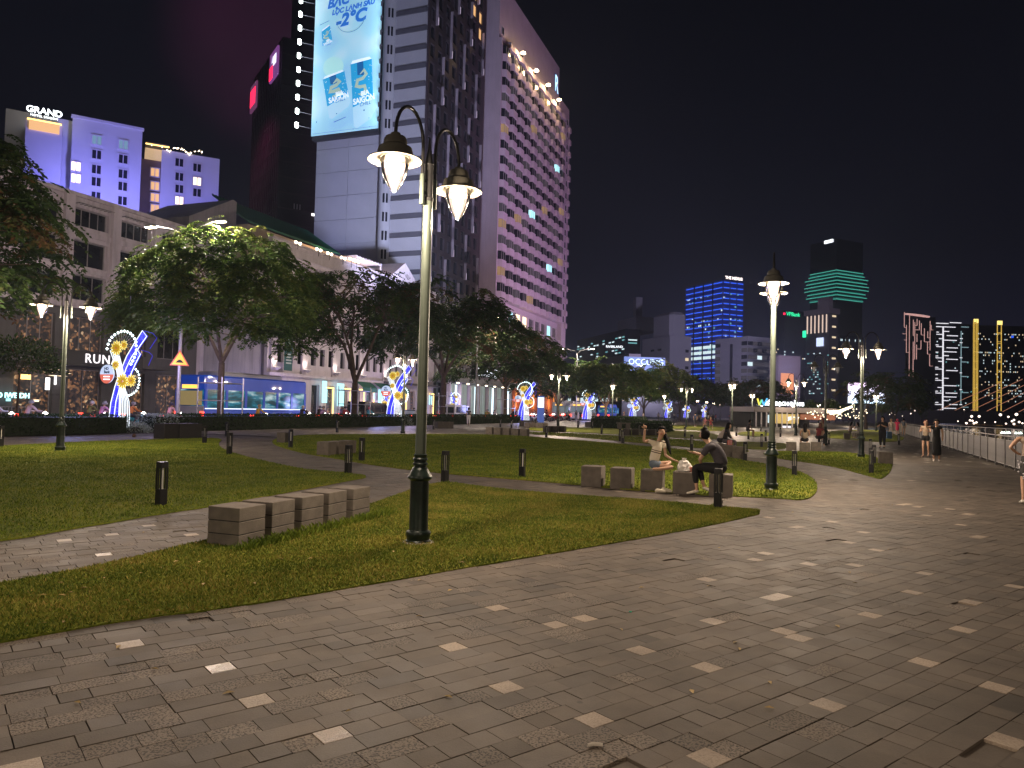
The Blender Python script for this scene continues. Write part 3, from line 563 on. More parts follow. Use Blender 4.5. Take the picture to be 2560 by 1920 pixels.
# ================================================================== RIVER FENCE
m_fen = mat('fence_steel', (.17, .165, .16), .5, .4, .15, 4)
fr = empty('river_fence', 'grey steel fence with close upright slats along the river promenade', 'fence', W(0, 0))
pst = MB().box(-.035, .035, -.035, .035, -.02, 1.15).box(-.02, .02, -.35, -.035, .02, .05).mesh('fence_post', m_fen)
seg = [10 + 1.9 * k for k in range(60)]
PN = MB(); n_sl = 14; dl = 1.9
rail_me = None
def panel_mesh(dt):
    r = MB(); r.tube([(0.04, 0, 1.12), (1.86, dt, 1.12)], .025, 6); r.tube([(.04, 0, .12), (1.86, dt, .12)], .02, 6); r.tube([(.04, 0, .98), (1.86, dt, .98)], .016, 6)
    s = MB()
    for k in range(22):
        x = .09 + k * .082; y = dt * x / 1.9; s.box(x - .022, x + .022, y - .005, y + .005, .12, .98)
    return r, s
dtt = -.0765 * 1.9
r_, s_ = panel_mesh(dtt); rail_me = r_.mesh('fence_rails', m_fen); slat_me = MB().box(-.024, .024, -.006, .006, .13, .97).mesh('fence_slat', m_fen)
slats_me = s_.mesh('fence_slats', m_fen)
npart = 0
for k, s in enumerate(seg):
    p = W(s, fence_t(s)); put(pst, 'fence_post', fr, p, ANG); put(rail_me, 'fence_rails', fr, p, ANG)
    d = math.hypot(p.x, p.y)
    if 22 < s < 46:
        for q in range(22):
            if npart < 300:
                x = .09 + q * .082; put(slat_me, 'fence_slat', fr, W(s + x, fence_t(s + x)), ANG); npart += 1
    else:
        o = put(slats_me, 'fence_slats', fr, p, ANG); o['kind'] = 'stuff'
# ================================================================== BUILDINGS ALONG THE STREET
def wall_grid(mb, x0, x1, z0, z1, cols, rows, y0, d, m=0):
    z = z0
    for za, zb in rows:
        if za > z: mb.box(x0, x1, y0, y0 + d, z, za, m)
        x = x0
        for xa, xb in cols:
            if xa > x: mb.box(x, xa, y0, y0 + d, za, zb, m)
            x = xb
        if x < x1: mb.box(x, x1, y0, y0 + d, za, zb, m)
        z = zb
    if z < z1: mb.box(x0, x1, y0, y0 + d, z, z1, m)
m_old = mat('old_plaster_lavender_lit', (.60, .53, .60), .85, 0, .12, .5, .2, 20, dirt=.5)  # lavender cast of the night lighting mixed into the wall colour
m_maj = mat('white_plaster_lavender_lit', (.62, .56, .60), .8, 0, .08, .6, .15, 20, dirt=.25)  # white plaster, tinted with the same lavender light
m_dkwall = mat('dark_render', (.12, .115, .12), .8, 0, .15, .5, .2, 20, dirt=.3)
m_win = mat('dark_pane', (.02, .022, .03), .12, 0, .2, 1, spec=.7)
m_frame = mat('window_frame', (.30, .28, .30), .6, 0, .1, 4)
m_wframe = mat('white_frame', (.6, .58, .62), .6, 0, .05, 4)
m_warm = mat('lit_pane_warm', (.3, .2, .1), .5, 0, 0, emit=(1.0, .55, .22), es=.9, nolight=True)
m_warm2 = mat('lit_pane_bright', (.3, .2, .1), .5, 0, 0, emit=(1.0, .78, .5), es=2.2, nolight=True)
m_cool = mat('lit_pane_cool', (.2, .3, .3), .5, 0, 0, emit=(.45, .95, 1.0), es=1.3, nolight=True)
m_red = mat('lit_pane_red', (.3, .1, .05), .5, 0, 0, emit=(1.0, .20, .08), es=.9, nolight=True)
m_strip = glow('led_white', (1, .97, .95), 3.0); m_stripw = glow('led_warm', (1.0, .62, .18), 3.2)
def interior_mat():   # shop interior seen through glass: shelves, lamps and goods in warm light
    m = bpy.data.materials.new('shop_interior'); m.use_nodes = True; n = m.node_tree; p = n.nodes['Principled BSDF']; L = n.links.new
    tc = n.nodes.new('ShaderNodeNewGeometry'); v = n.nodes.new('ShaderNodeTexVoronoi'); v.inputs['Scale'].default_value = 5.5; L(tc.outputs['Position'], v.inputs['Vector'])
    r = n.nodes.new('ShaderNodeValToRGB'); L(v.outputs['Color'], r.inputs[0]); e = r.color_ramp.elements; e[0].color = (.01, .008, .01, 1); e[0].position = .5; e[1].color = (1.0, .75, .45, 1); e[1].position = .98
    q = e.new(.7); q.color = (.10, .05, .03, 1); q = e.new(.86); q.color = (.45, .2, .08, 1)
    L(r.outputs[0], p.inputs['Emission Color']); p.inputs['Emission Strength'].default_value = .7; p.inputs['Base Color'].default_value = (.03, .03, .03, 1); m.cycles.emission_sampling = 'NONE'; return m
m_shop = interior_mat()
def win_meshes(w, h, nm=2, frame=m_frame, pane=m_win, t=.07, dep=.1):
    f = MB(); f.box(0, t, 0, dep, 0, h).box(w - t, w, 0, dep, 0, h).box(t, w - t, 0, dep, 0, t).box(t, w - t, 0, dep, h - t, h)
    for k in range(1, nm): x = w * k / nm; f.box(x - t * .4, x + t * .4, .01, dep, t, h - t)
    p = MB().box(t, w - t, dep * .5, dep * .5 + .02, t, h - t)
    return f.mesh('window', frame), p.mesh('pane', pane)
def window(ms, par, x, z, y, rot=0, pane=None):
    o = put(ms[0], 'window', par, (x, y, z), rot); q = put(ms[1], 'pane', o)
    if pane is not None:
        me = PANE.get((ms[1].name, pane.name))
        if me is None: me = ms[1].copy(); me.materials[0] = pane; PANE[(ms[1].name, pane.name)] = me
        q.data = me
    return o
PANE = {}
# ---- old department building on the left
B1 = empty('corner_building', 'long pale old four storey building with big square windows behind the trees at left', 'building', W(-22, 52), ANG)
def L1(s): return s + 22
cols = [(L1(41.4 - 4.25 * k), L1(41.4 - 4.25 * k) + 3.0) for k in range(14, -4, -1)]
cols = [c for c in cols if c[1] < L1(54.4)]
rows = [(.3, 3.9), (5.3, 8.0), (9.3, 11.3), (12.0, 14.0), (15.1, 16.5)]
mb = MB(); wall_grid(mb, 0, L1(54.5), 8.6, 17.3, cols, rows[2:], 0, .45); mb.box(0, L1(54.5), .9, 14, 0, 17.2); lw = MB(); wall_grid(lw, 0, L1(54.5), 0, 8.6, cols, rows[:2], 0, .45); lw.obj('ground_floor', m_dkwall, B1)
mb.obj('wall', m_old, B1)
mb = MB(); mb.box(0, L1(54.5), -.25, .45, 17.3, 17.6).box(0, L1(54.5), -.12, -.0, 14.35, 14.75).box(0, L1(54.5), -.12, -.0, 11.5, 11.8).box(0, L1(54.5), -.35, -.0, 8.6, 9.0); mb.obj('cornice', m_old, B1)
pil = MB().box(0, .75, -.32, 0, 9.0, 17.3).mesh('pilaster', m_old)
wt = win_meshes(3.0, 1.4, 4); wm = win_meshes(3.0, 2.0, 2, m_frame); wl = win_meshes(3.0, 2.0, 3)
w2 = win_meshes(3.0, 2.7, 3); sh = win_meshes(3.0, 3.6, 2)
for i, (a, b) in enumerate(cols):
    put(pil, 'pilaster', B1, (b + .22, 0, 0)); s = a - 22
    window(wt, B1, a, 15.1, .28); window(wm, B1, a, 12.0, .32); window(wl, B1, a, 9.3, .3)
    window(w2, B1, a, 5.3, .28, pane=m_shop if 30 < s < 48 else m_win); window(sh, B1, a, .3, .28, pane=m_shop)
rc = MB()
pts = [(L1(54.5) + 2.2 * math.sin(a), 2.2 - 2.2 * math.cos(a)) for a in [math.pi / 2 * k / 8 for k in range(9)]]
rc.prism([(L1(54.5), .0)] + pts[1:] + [(L1(56.7), 14), (L1(54.5), 14)], 0, 17.3); rc.obj('rounded_corner', m_old, B1, smooth=False)
lou = MB()
for k in range(9): lou.box(k * .36, k * .36 + .05, -.5, 0, 0, .05)
lou.box(-.05, 3.1, -.53, -.47, 0, .06)
for a, b in cols[-4:]: lou.obj('awning_rack', m_frame, B1, (a, -.0, 16.75)) if a > L1(40) else None
cn = MB().box(0, 16, -2.2, -.1, 0, .3); cn.obj('canopy', m_dkwall, B1, (L1(33.5), 0, 4.2))
sg = MB().box(0, 8.2, -.1, 0, 0, 1.15); sgb = sg.obj('sign_board', mat('black_sign', (.01, .01, .012), .4, 0, 0), B1, (L1(38.0), -2.25, 4.05))
text('RUNA', 1.0, 'lettering', glow('sign_white', (1, .93, .95), 1.4), sgb, (4.3, -.15, .58), bold=.0, space=1.15)
text('RI O IWE DH', .52, 'neon_sign', glow('neon_cyan', (.5, 1, 1), 2.4), B1, (L1(36.6), -.4, 1.7), bold=.01)
av = MB().box(0, 2.0, -.1, 0, 0, .95).obj('sign_board', m_win, B1, (L1(36.0) - 2.2, -.5, 8.9)); text('AVO', .8, 'lettering', glow('sign_pale', (1, .95, .7), 1.3), av, (1.1, -.14, .45))
for (x, z, c, ww, hh) in [(37.4, 2.9, m_stripw, .7, .35), (39.3, 2.2, m_strip, .3, .9), (40.0, 2.6, m_strip, .12, .7), (40.6, 2.6, m_strip, .12, .9), (34.2, 2.8, m_warm2, .5, .6), (36.4, 1.3, m_cool, .3, .2), (34.9, 1.9, m_stripw, .15, .15), (38.4, 1.3, m_warm2, .4, .15)]:
    MB().box(0, ww, -.08, 0, 0, hh).obj('shop_light', c, B1, (L1(x), -.35, z))
fl = MB()
for k in range(6): a = k * math.pi / 3; fl.lathe([(.02, 0), (.32, .03), (.02, .06)], 10, (.42 * math.cos(a) * 1.6, 0, .42 * math.sin(a) * .6), sx=1.4, sy=.3)
fl.obj('butterfly_light', m_warm2, B1, (L1(38.6), -2.5, 3.4))
MB().box(0, 2.6, -.5, -.05, 0, 3.2).obj('green_front', mat('green_front', (.02, .16, .11), .6, 0, .2, 1), B1, (L1(31.6), 0, .3))
# ---- plain dark block with pitched roof behind the tree
B2 = empty('warehouse', 'dark grey windowless block with a shallow roof above the lit tree top', 'building', W(57.0, 56), ANG)
mb = MB(); mb.add([(x, y, z) for y in (0, 9) for x, z in ((0, 0), (6.6, 0), (6.6, 23.2), (6.0, 23.3), (0, 20.0))], [(0, 1, 2, 3, 4), (9, 8, 7, 6, 5), (0, 5, 6, 1), (1, 6, 7, 2), (2, 7, 8, 3), (3, 8, 9, 4), (4, 9, 5, 0)])
mb.obj('wall', mat('grey_cladding', (.24, .22, .25), .8, 0, .1, .4, dirt=.3), B2)
MB().box(0, 8.8, -3.4, -.1, 0, 9.5).obj('side_wing', mat('side_render', (.33, .31, .34), .8, 0, .1, .6, dirt=.5), B2, (-1.5, 0, 0))
# ---- grand white hotel with green roofs
B3 = empty('white_hotel', 'white classical hotel with cornices, green roofs and sconce-lit pilasters behind the middle trees', 'building', W(64.5, 52), ANG)
def L3(s): return s - 64.5
XE = L3(104)
wcols = []
s = 66.2
while s < 102:
    for k in range(3): wcols.append((L3(s + k * 1.75), L3(s + k * 1.75) + .95))
    s += 6.0
rows3 = [(6.1, 8.1), (9.9, 12.1), (13.6, 15.8)]
mb = MB(); wall_grid(mb, 0, XE, 4.6, 17.3, wcols, rows3, 0, .4); mb.box(0, XE, .9, 14, 0, 17.2)
gcols = [(L3(66.5 + 3.0 * k), L3(66.5 + 3.0 * k) + 1.5) for k in range(12)]
wall_grid(mb, 0, XE, 0, 4.6, gcols, [(.0, 3.9)], 0, .4); mb.obj('wall', m_maj, B3)
mb = MB()
for z, d, h in [(4.6, .5, .35), (8.9, .18, .2), (12.8, .18, .2), (16.4, .25, .25), (17.3, .7, .35), (17.65, .95, .2), (19.3, .35, .22)]: mb.box(-.1, XE, -d, -.0 if z < 17.3 else .4, z, z + h)
for k in range(int(XE / .55)): mb.box(k * .55, k * .55 + .25, -.55, 0, 16.95, 17.3)
mb.obj('cornice', m_maj, B3)
MB().box(0, XE, -.05, .35, 17.85, 18.9).box(0, XE, -.12, .42, 18.9, 19.3).obj('parapet', m_maj, B3)
mb = MB(); mb.box(0, XE, 3.2, 13, 17.4, 21.0); mb.obj('attic', mat('attic_wall', (.5, .42, .36), .8, 0, .1, .8), B3)
m_green = mat('green_roof', (.012, .11, .07), .6, 0, .15, 1)
def roof(x0, x1, y0, y1, z0, z1, nm='roof'):
    r = MB(); n_ = 26; 
    r.add([(x0, y0, z0), (x1, y0, z0), (x1, y1, z1), (x0, y1, z1), (x0, y0, z0 + .18), (x1, y0, z0 + .18), (x1, y1, z1 + .18), (x0, y1, z1 + .18)], [(0, 3, 2, 1), (4, 5, 6, 7), (0, 1, 5, 4), (1, 2, 6, 5), (2, 3, 7, 6), (3, 0, 4, 7)])
    rf = r.obj(nm, m_green, B3); q = MB(); k = x0
    while k < x1:
        q.tube([(k, y0, z0 + .2), (k, y1, z1 + .2)], .07, 5); k += .55
    o = q.obj('roof_ribs', m_green, rf); o['kind'] = 'stuff'; return rf
roof(-.8, 16.5, 2.4, 7.5, 20.9, 24.2); roof(27, 38, 2.6, 8.0, 18.6, 21.4)
tr = MB()
for k in range(9): tr.box(17.5 + k * .75, 17.62 + k * .75, .5, 5.5, 20.9, 21.05)
tr.box(17.5, 23.7, .5, .65, 20.75, 20.9).box(17.5, 23.7, 5.4, 5.5, 20.75, 20.9).box(17.6, 17.75, .5, .65, 18, 20.75).box(23.5, 23.65, .5, .65, 18, 20.75); tr.obj('pergola', m_maj, B3)
gb = MB(); gb.box(23, 33, -.6, 6, 17.3, 18.6); gb.add([(22.7, -.8, 18.6), (33.3, -.8, 18.6), (28, -.8, 22.0), (22.7, 6, 18.6), (33.3, 6, 18.6), (28, 6, 22.0)], [(0, 1, 2), (5, 4, 3), (0, 2, 5, 3), (1, 4, 5, 2), (0, 3, 4, 1)]); gb.add([(24.2, -.83, 18.9), (31.8, -.83, 18.9), (28, -.83, 21.3)], [(0, 1, 2)]); gb.obj('gable', m_maj, B3)
gl_ = MB()
for k in range(8): gl_.box(24.5 + k * .9, 25.1 + k * .9, -.75, -.62, 17.5, 18.4)
gl_.obj('gable_louvres', m_dkwall, B3)
w3 = win_meshes(.95, 2.0, 1, m_dkwall); w3b = win_meshes(.95, 2.2, 1, m_dkwall)
for i, (a, b) in enumerate(wcols):
    window(w3, B3, a, 6.1, .25); window(w3b, B3, a, 9.9, .25, pane=m_warm if i % 11 == 5 else None); window(w3b, B3, a, 13.6, .25)
d3 = win_meshes(1.5, 3.9, 1, m_wframe)
for i, (a, b) in enumerate(gcols): window(d3, B3, a, 0, .25, pane=[m_win, m_cool, m_win, m_shop, m_shop, m_win][i % 6])
led = MB().box(1.45, 1.62, -.5, -.42, 0, 3.5).box(0.2, 1.62, -.5, -.42, 3.35, 3.5)
ledm = led.mesh('led_frame', m_stripw)
for px in (816, 860, 895, 920, 1003, 1072):
    d = ray(px, 985); k = 52 / (d[0] * NX + d[1] * NY); s = k * (d[0] * UX + d[1] * UY); put(ledm, 'led_frame', B3, (L3(s) - .8, 0, .2))
m_scon = glow('sconce_light', (1, .86, .72), 6.0)
pil3 = MB().box(0, 1.0, -.22, 0, 5.0, 16.4).mesh('pilaster', m_maj); scm = MB().lathe([(.05, -.3), (.3, -.1), (.42, 0), (.40, .04)], 12).mesh('sconce', m_maj, True); scl = MB().lathe([(.34, .05), (.0, .055)], 12).mesh('bulb', m_scon)
s = 64.9
while s < 102.5:
    put(pil3, 'pilaster', B3, (L3(s), 0, 0)); o = put(scm, 'sconce', B3, (L3(s) + .5, -.62, 5.45)); put(scl, 'bulb', o)
    lamp('SPOT', 'sconce_beam', o, (0, 0, .12), 130, (1, .85, .72), .12, (math.radians(180 - 8), 0, 0), 120, .9); s += 6.0 if s > 70 else 5.4
m_globe = glow('globe_light', (1, .8, .55), 9.0)
for px, py in [(746, 604), (798, 621), (825, 631), (859, 642), (880, 645), (893, 650)]:
    d = ray(px, py); k = 51.6 / (d[0] * NX + d[1] * NY); s = k * (d[0] * UX + d[1] * UY); z = CH + k * d[2]
    o = MB().tube([(0, 0, 18.9), (0, 0, z - .4)], .04, 5).tube([(-.38, 0, z - .4), (.38, 0, z - .4)], .03, 5).obj('roof_lamp', m_dkwall, B3, (L3(s), -.35, 0))
    MB().lathe([(.02, -.17), (.15, -.1), (.17, 0), (.15, .1), (.02, .17)], 8, (-.38, 0, z - .15)).lathe([(.02, -.17), (.15, -.1), (.17, 0), (.15, .1), (.02, .17)], 8, (.38, 0, z - .15)).obj('globes', m_globe, o)
lamp('POINT', 'attic_glow', B3, (12, 1.5, 19.6), 420, (1, .6, .32), .3); lamp('POINT', 'attic_glow', B3, (20, 2.0, 19.6), 420, (1, .6, .32), .3)
text('MAJESTIC', 1.3, 'neon_sign', glow('neon_orange', (1, .35, .12), 3.0), B3, (L3(93.5), -.9, 16.1), bold=.02)
bn = MB().box(0, 1.3, -.9, -.8, 5.2, 12.5).obj('banner', mat('banner_green', (.01, .10, .09), .6, 0, .15, 2), B3, (L3(66.3), 0, 0)); text('R', 1.1, 'lettering', glow('banner_print', (.8, 1, .9), .35), bn, (.65, -.95, 8.2)); 
for k in range(4): MB().box(.2, 1.1, -.93, -.9, 6.9 - .32 * k, 7.05 - .32 * k).obj('print_line', mat('banner_print2', (.5, .6, .55), .6, 0, 0), bn)
aw = MB()
for k in range(3): x = L3(81 + k * 4.4) ; aw.add([(x, -1.6, 3.9), (x + 3.6, -1.6, 3.9), (x + 3.6, -.0, 5.0), (x, -.0, 5.0), (x, -1.6, 3.3), (x + 3.6, -1.6, 3.3)], [(0, 1, 2, 3), (0, 4, 5, 1)])
aw.obj('awning', mat('awning_green', (.02, .13, .09), .7, 0, .1, 2), B3)
MB().box(XE - 16, XE, -1.2, -.5, 4.7, 4.95).obj('canopy', m_dkwall, B3)
for px, py, ww, hh in [(811, 965, .9, 1.2), (811, 990, 1.0, 1.6), (851, 966, 1.5, .7), (851, 995, 1.4, 2.0), (1076, 1000, 1.0, 1.4), (935, 990, .3, .8), (955, 996, .3, .6)]:
    d = ray(px, py); k = 51.2 / (d[0] * NX + d[1] * NY); s = k * (d[0] * UX + d[1] * UY); z = CH + k * d[2]
    MB().box(-ww / 2, ww / 2, -.05, 0, -hh / 2, hh / 2).obj('light_panel', m_cool, B3, (L3(s), -.8, z))
# ---- low glass pavilion
B4 = empty('glass_pavilion', 'low flat-roofed glass pavilion with white upstairs sign behind the parked van', 'building', W(104.5, 49.5), ANG)
XL = 28.0
MB().box(0, XL, .6, 10, 0, .1).box(0, XL, 9.8, 10, 0, 5.6).obj('wall', m_dkwall, B4)
MB().box(-.3, XL + .3, -1.2, 10, 5.6, 6.5).obj('roof', mat('roof_fascia', (.20, .21, .22), .5, .1, .1, 2), B4)
colm = MB().box(0, .55, -.1, .45, 0, 5.6).mesh('column', m_maj); pn = win_meshes(3.2, 5.5, 2, m_frame, mat('shop_glass_lit', (.1, .1, .1), .3, 0, .2, 1, emit=(.5, .62, .55), es=.35, nolight=True))
for k in range(8):
    put(colm, 'column', B4, (k * 3.9, 0, 0))
    if k < 7: window(pn, B4, k * 3.9 + .6, 0, .3)
for k in range(7): MB().lathe([(.02, -.05), (.22, 0), (.2, .1)], 10, (1.5 + 3.9 * k, -.8, 5.45)).obj('downlight', m_globe, B4)
for k in range(4): MB().box(0, .28, -.2, 0, .6, 5.2).obj('light_strip', glow('blue_white_tube', (.7, .9, 1), 2.5), B4, (2.2 + 7.8 * k, 0, 0))
text('UPSTAIRS', 2.1, 'lettering', glow('sign_blue_white', (.85, .92, 1), 3.0), B4, (12.5, -1.3, 7.6), bold=.03, sx=.95)
# ---- brick red lit block farther on
B5 = empty('brick_house', 'terracotta coloured low building with orange wall lights beyond the pavilion', 'building', W(136, 52), ANG)
MB().box(0, 34, 0, 12, 0, 8.5).obj('wall', mat('terracotta', (.30, .11, .06), .8, 0, .15, .8), B5)
for k in range(9):
    MB().box(0, .5, -.12, 0, 1.8, 5.2).obj('wall_light', glow('amber_wash', (1, .33, .06), 1.0), B5, (1.5 + k * 3.7, 0, 0))
    if k % 3 == 1: lamp('POINT', 'wall_glow', B5, (1.8 + k * 3.7, -1.0, 3), 300, (1, .35, .12), .2)
# ================================================================== WHITE TOWER WITH THE BILLBOARD
TA = empty('billboard_tower', 'tall slab tower: white ribbed end wall carrying the beer billboard, dark glass river face', 'building', W(103, 54), ANG)
m_ta = mat('tower_panel', (.42, .43, .47), .7, 0, .06, .3); m_tad = mat('tower_band', (.10, .10, .12), .7, 0, .1, .5)
HT = 140
mb = MB(); mb.box(0, 22.5, 0.35, 20.4, 0, HT); mb.obj('core', m_ta, TA)
# end wall: individual cladding panels, recessed joints
pnl = MB().cbox(-.10, 0, 0, 6.55, 0, 3.9, .01); 
pm = {}
for j in range(24):
    z = 4 * j
    for (a, b) in ((8.0, 14.1), (14.15, 20.35)):
        key = (b - a)
        if key not in pm: pm[key] = MB().box(-.14, -.005, 0, b - a, .0, 3.93).mesh('panel', m_ta)
        if 12 < z < 76: put(pm[key], 'panel', TA, (0, a, z))
band = MB().box(-.22, -.005, .35, 6.1, 0, .75).mesh('dark_band', m_tad)
slab = MB().box(-.10, -.004, .35, 6.1, 0, 2.15).mesh('white_slab', m_ta)
for j in range(5, 27): put(band, 'dark_band', TA, (0, 0, j * 3.0 + 1.4)); put(slab, 'white_slab', TA, (0, 0, j * 3.0 + 2.2))
colr = MB()
colr.lathe([(1.05, 0), (1.05, HT)], 20, (-.2, 7.0, 0)); colr.obj('round_column', m_ta, TA, smooth=True)
sw = MB().box(-.03, .03, -.16, .16, 0, 1.5).mesh('slit_window', m_win)
for j in range(8, 27):
    for a in (math.radians(200), math.radians(228)): put(sw, 'slit_window', TA, (-.2 + 1.05 * math.cos(a), 7.0 + 1.05 * math.sin(a), j * 3.0 + .9), a)
# river face: window wall with fins
m_fac = mat('bronze_facade', (.07, .055, .065), .5, .2, .2, .4); m_fin = mat('pale_fin', (.4, .34, .4), .5, .2, .1, 1)
cc = [(.6 + 2.7 * k, .6 + 2.7 * k + 1.5) for k in range(8)]; rr = [(3.0 * j + .5, 3.0 * j + 2.7) for j in range(0, 46)]
mb = MB(); wall_grid(mb, 0, 22.5, 0, HT, cc, rr, 0, .34); mb.obj('facade_grid', m_fac, TA)
wa = win_meshes(1.5, 2.2, 1, m_fac, m_win, .05, .08)
for j in range(7, 27):
    for k in range(8):
        lit = (j, k) in ((24, 6), (25, 6), (24, 7), (23, 7))
        window(wa, TA, .6 + 2.7 * k, 3 * j + .5, .2, pane=m_warm if lit else None)
fin = MB().box(-.06, .06, -.45, 0, 0, 5.0).mesh('fin', m_fin); fnl = MB().box(-.05, .05, -.5, -.452, 0, 1.2).mesh('fin_light', glow('fin_led', (.8, .65, .9), .7))
rg = random.Random(5)
for j in range(6, 26):
    for k in range(8):
        if (j * 3 + k * 5) % 7 in (0, 3): f_ = put(fin, 'fin', TA, (2.35 + 2.7 * k - .1, 0, 3 * j + .2)); 
        if (j * 3 + k * 5) % 7 == 0: put(fnl, 'fin_light', f_)
# billboard on the end wall
BB = empty('billboard', 'huge lit blue white beer billboard with two cans hung on the tower', 'billboard', W(103, 54), ANG)
X0 = -1.35
def bbm(name, c, e): return mat(name, c, .5, 0, .04, .4, emit=c, es=e, nolight=True)
m_bb = bpy.data.materials.new('billboard_print'); m_bb.use_nodes = True; n_ = m_bb.node_tree; p_ = n_.nodes['Principled BSDF']
tc_ = n_.nodes.new('ShaderNodeTexCoord'); nn = n_.nodes.new('ShaderNodeTexNoise'); nn.inputs['Scale'].default_value = .16; nn.inputs['Detail'].default_value = 1; n_.links.new(tc_.outputs['Object'], nn.inputs[0])
rp = n_.nodes.new('ShaderNodeValToRGB'); n_.links.new(nn.outputs[0], rp.inputs[0]); ee = rp.color_ramp.elements; ee[0].position = .36; ee[0].color = (.30, .60, .80, 1); ee[1].position = .62; ee[1].color = (.50, .76, .86, 1); q_ = ee.new(.5); q_.color = (.36, .68, .82, 1)
n_.links.new(rp.outputs[0], p_.inputs['Base Color']); n_.links.new(rp.outputs[0], p_.inputs['Emission Color']); p_.inputs['Emission Strength'].default_value = .55; p_.inputs['Roughness'].default_value = .6
MB().box(X0, X0 + .12, 8.0, 20.7, 46.0, 110).obj('printed_face', m_bb, BB)
MB().box(X0 + .13, -.3, 8.1, 20.6, 45.3, 110).obj('frame', mat('board_frame', (.05, .05, .06), .6, .3, .1), BB)
def bp(x, y): return (20.65 - (x - 62) / 61.8, 46.0 + (1668 - .09 * (x - 60) - y) / 76.0)
def bpoly(pts, name, m, off):
    P = [bp(*p) for p in pts]; a = sum(P[i][0] * P[(i + 1) % len(P)][1] - P[(i + 1) % len(P)][0] * P[i][1] for i in range(len(P)))
    if a > 0: P = P[::-1]
    mb = MB(); n = len(P); mb.add([(X0 - off, y, z) for y, z in P] + [(X0 - off + .008, y, z) for y, z in P], [tuple(range(n))] + [tuple(range(2 * n - 1, n - 1, -1))])
    return mb.obj(name, m, BB)
RB = Matrix(((0, 0, -1), (-1, 0, 0), (0, 1, 0))).to_euler()
RBt = lambda a: (Matrix(((0, 0, -1), (-1, 0, 0), (0, 1, 0))) @ Matrix.Rotation(a, 3, 'Z')).to_euler()
m_b1 = bbm('print_blue', (.02, .16, .58), .6); m_b2 = bbm('print_cyan', (.02, .34, .62), .6); m_b3 = bbm('print_navy', (.01, .12, .33), .55); m_b4 = bbm('print_sand', (.38, .50, .40), .6); m_b5 = bbm('print_white', (.75, .86, .92), .75); m_b6 = bbm('print_grey', (.10, .25, .35), .5); m_b7 = bbm('print_green', (.45, .78, .60), .5)
def btext(s, x, y, size, m, rot=0.08, **k):
    a, z = bp(x, y); o = text(s, size, 'print', m, BB, (X0 - .03, a, z), RBt(rot), depth=.004, **k); return o
btext('BẠC', 330, -22, 2.1, m_b1, bold=.10, shear=.3); btext('LỌC LẠNH SÂU', 512, 66, 1.15, m_b1, bold=.055, shear=.25, sx=1.0); btext('-2°C', 485, 205, 2.8, m_b1, bold=.14, shear=.25, sx=1.05)
def circ(x, y, r, n=20): return [(x + r * math.cos(2 * math.pi * k / n) * .95, y + r * math.sin(2 * math.pi * k / n)) for k in range(n)]
rr_ = MB()
a0, z0 = bp(490, 215); rr_.tube([(X0 - .02, a0 + 2.6 * math.cos(t), z0 + 2.1 * math.sin(t)) for t in [math.pi * (1.0 + k / 20) for k in range(21)]], .05, 5); rr_.obj('print_ring', m_b6, BB)
bpoly(circ(300, 800, 130), 'print_glow', bbm('print_pale_green', (.42, .76, .72), .6), .004)
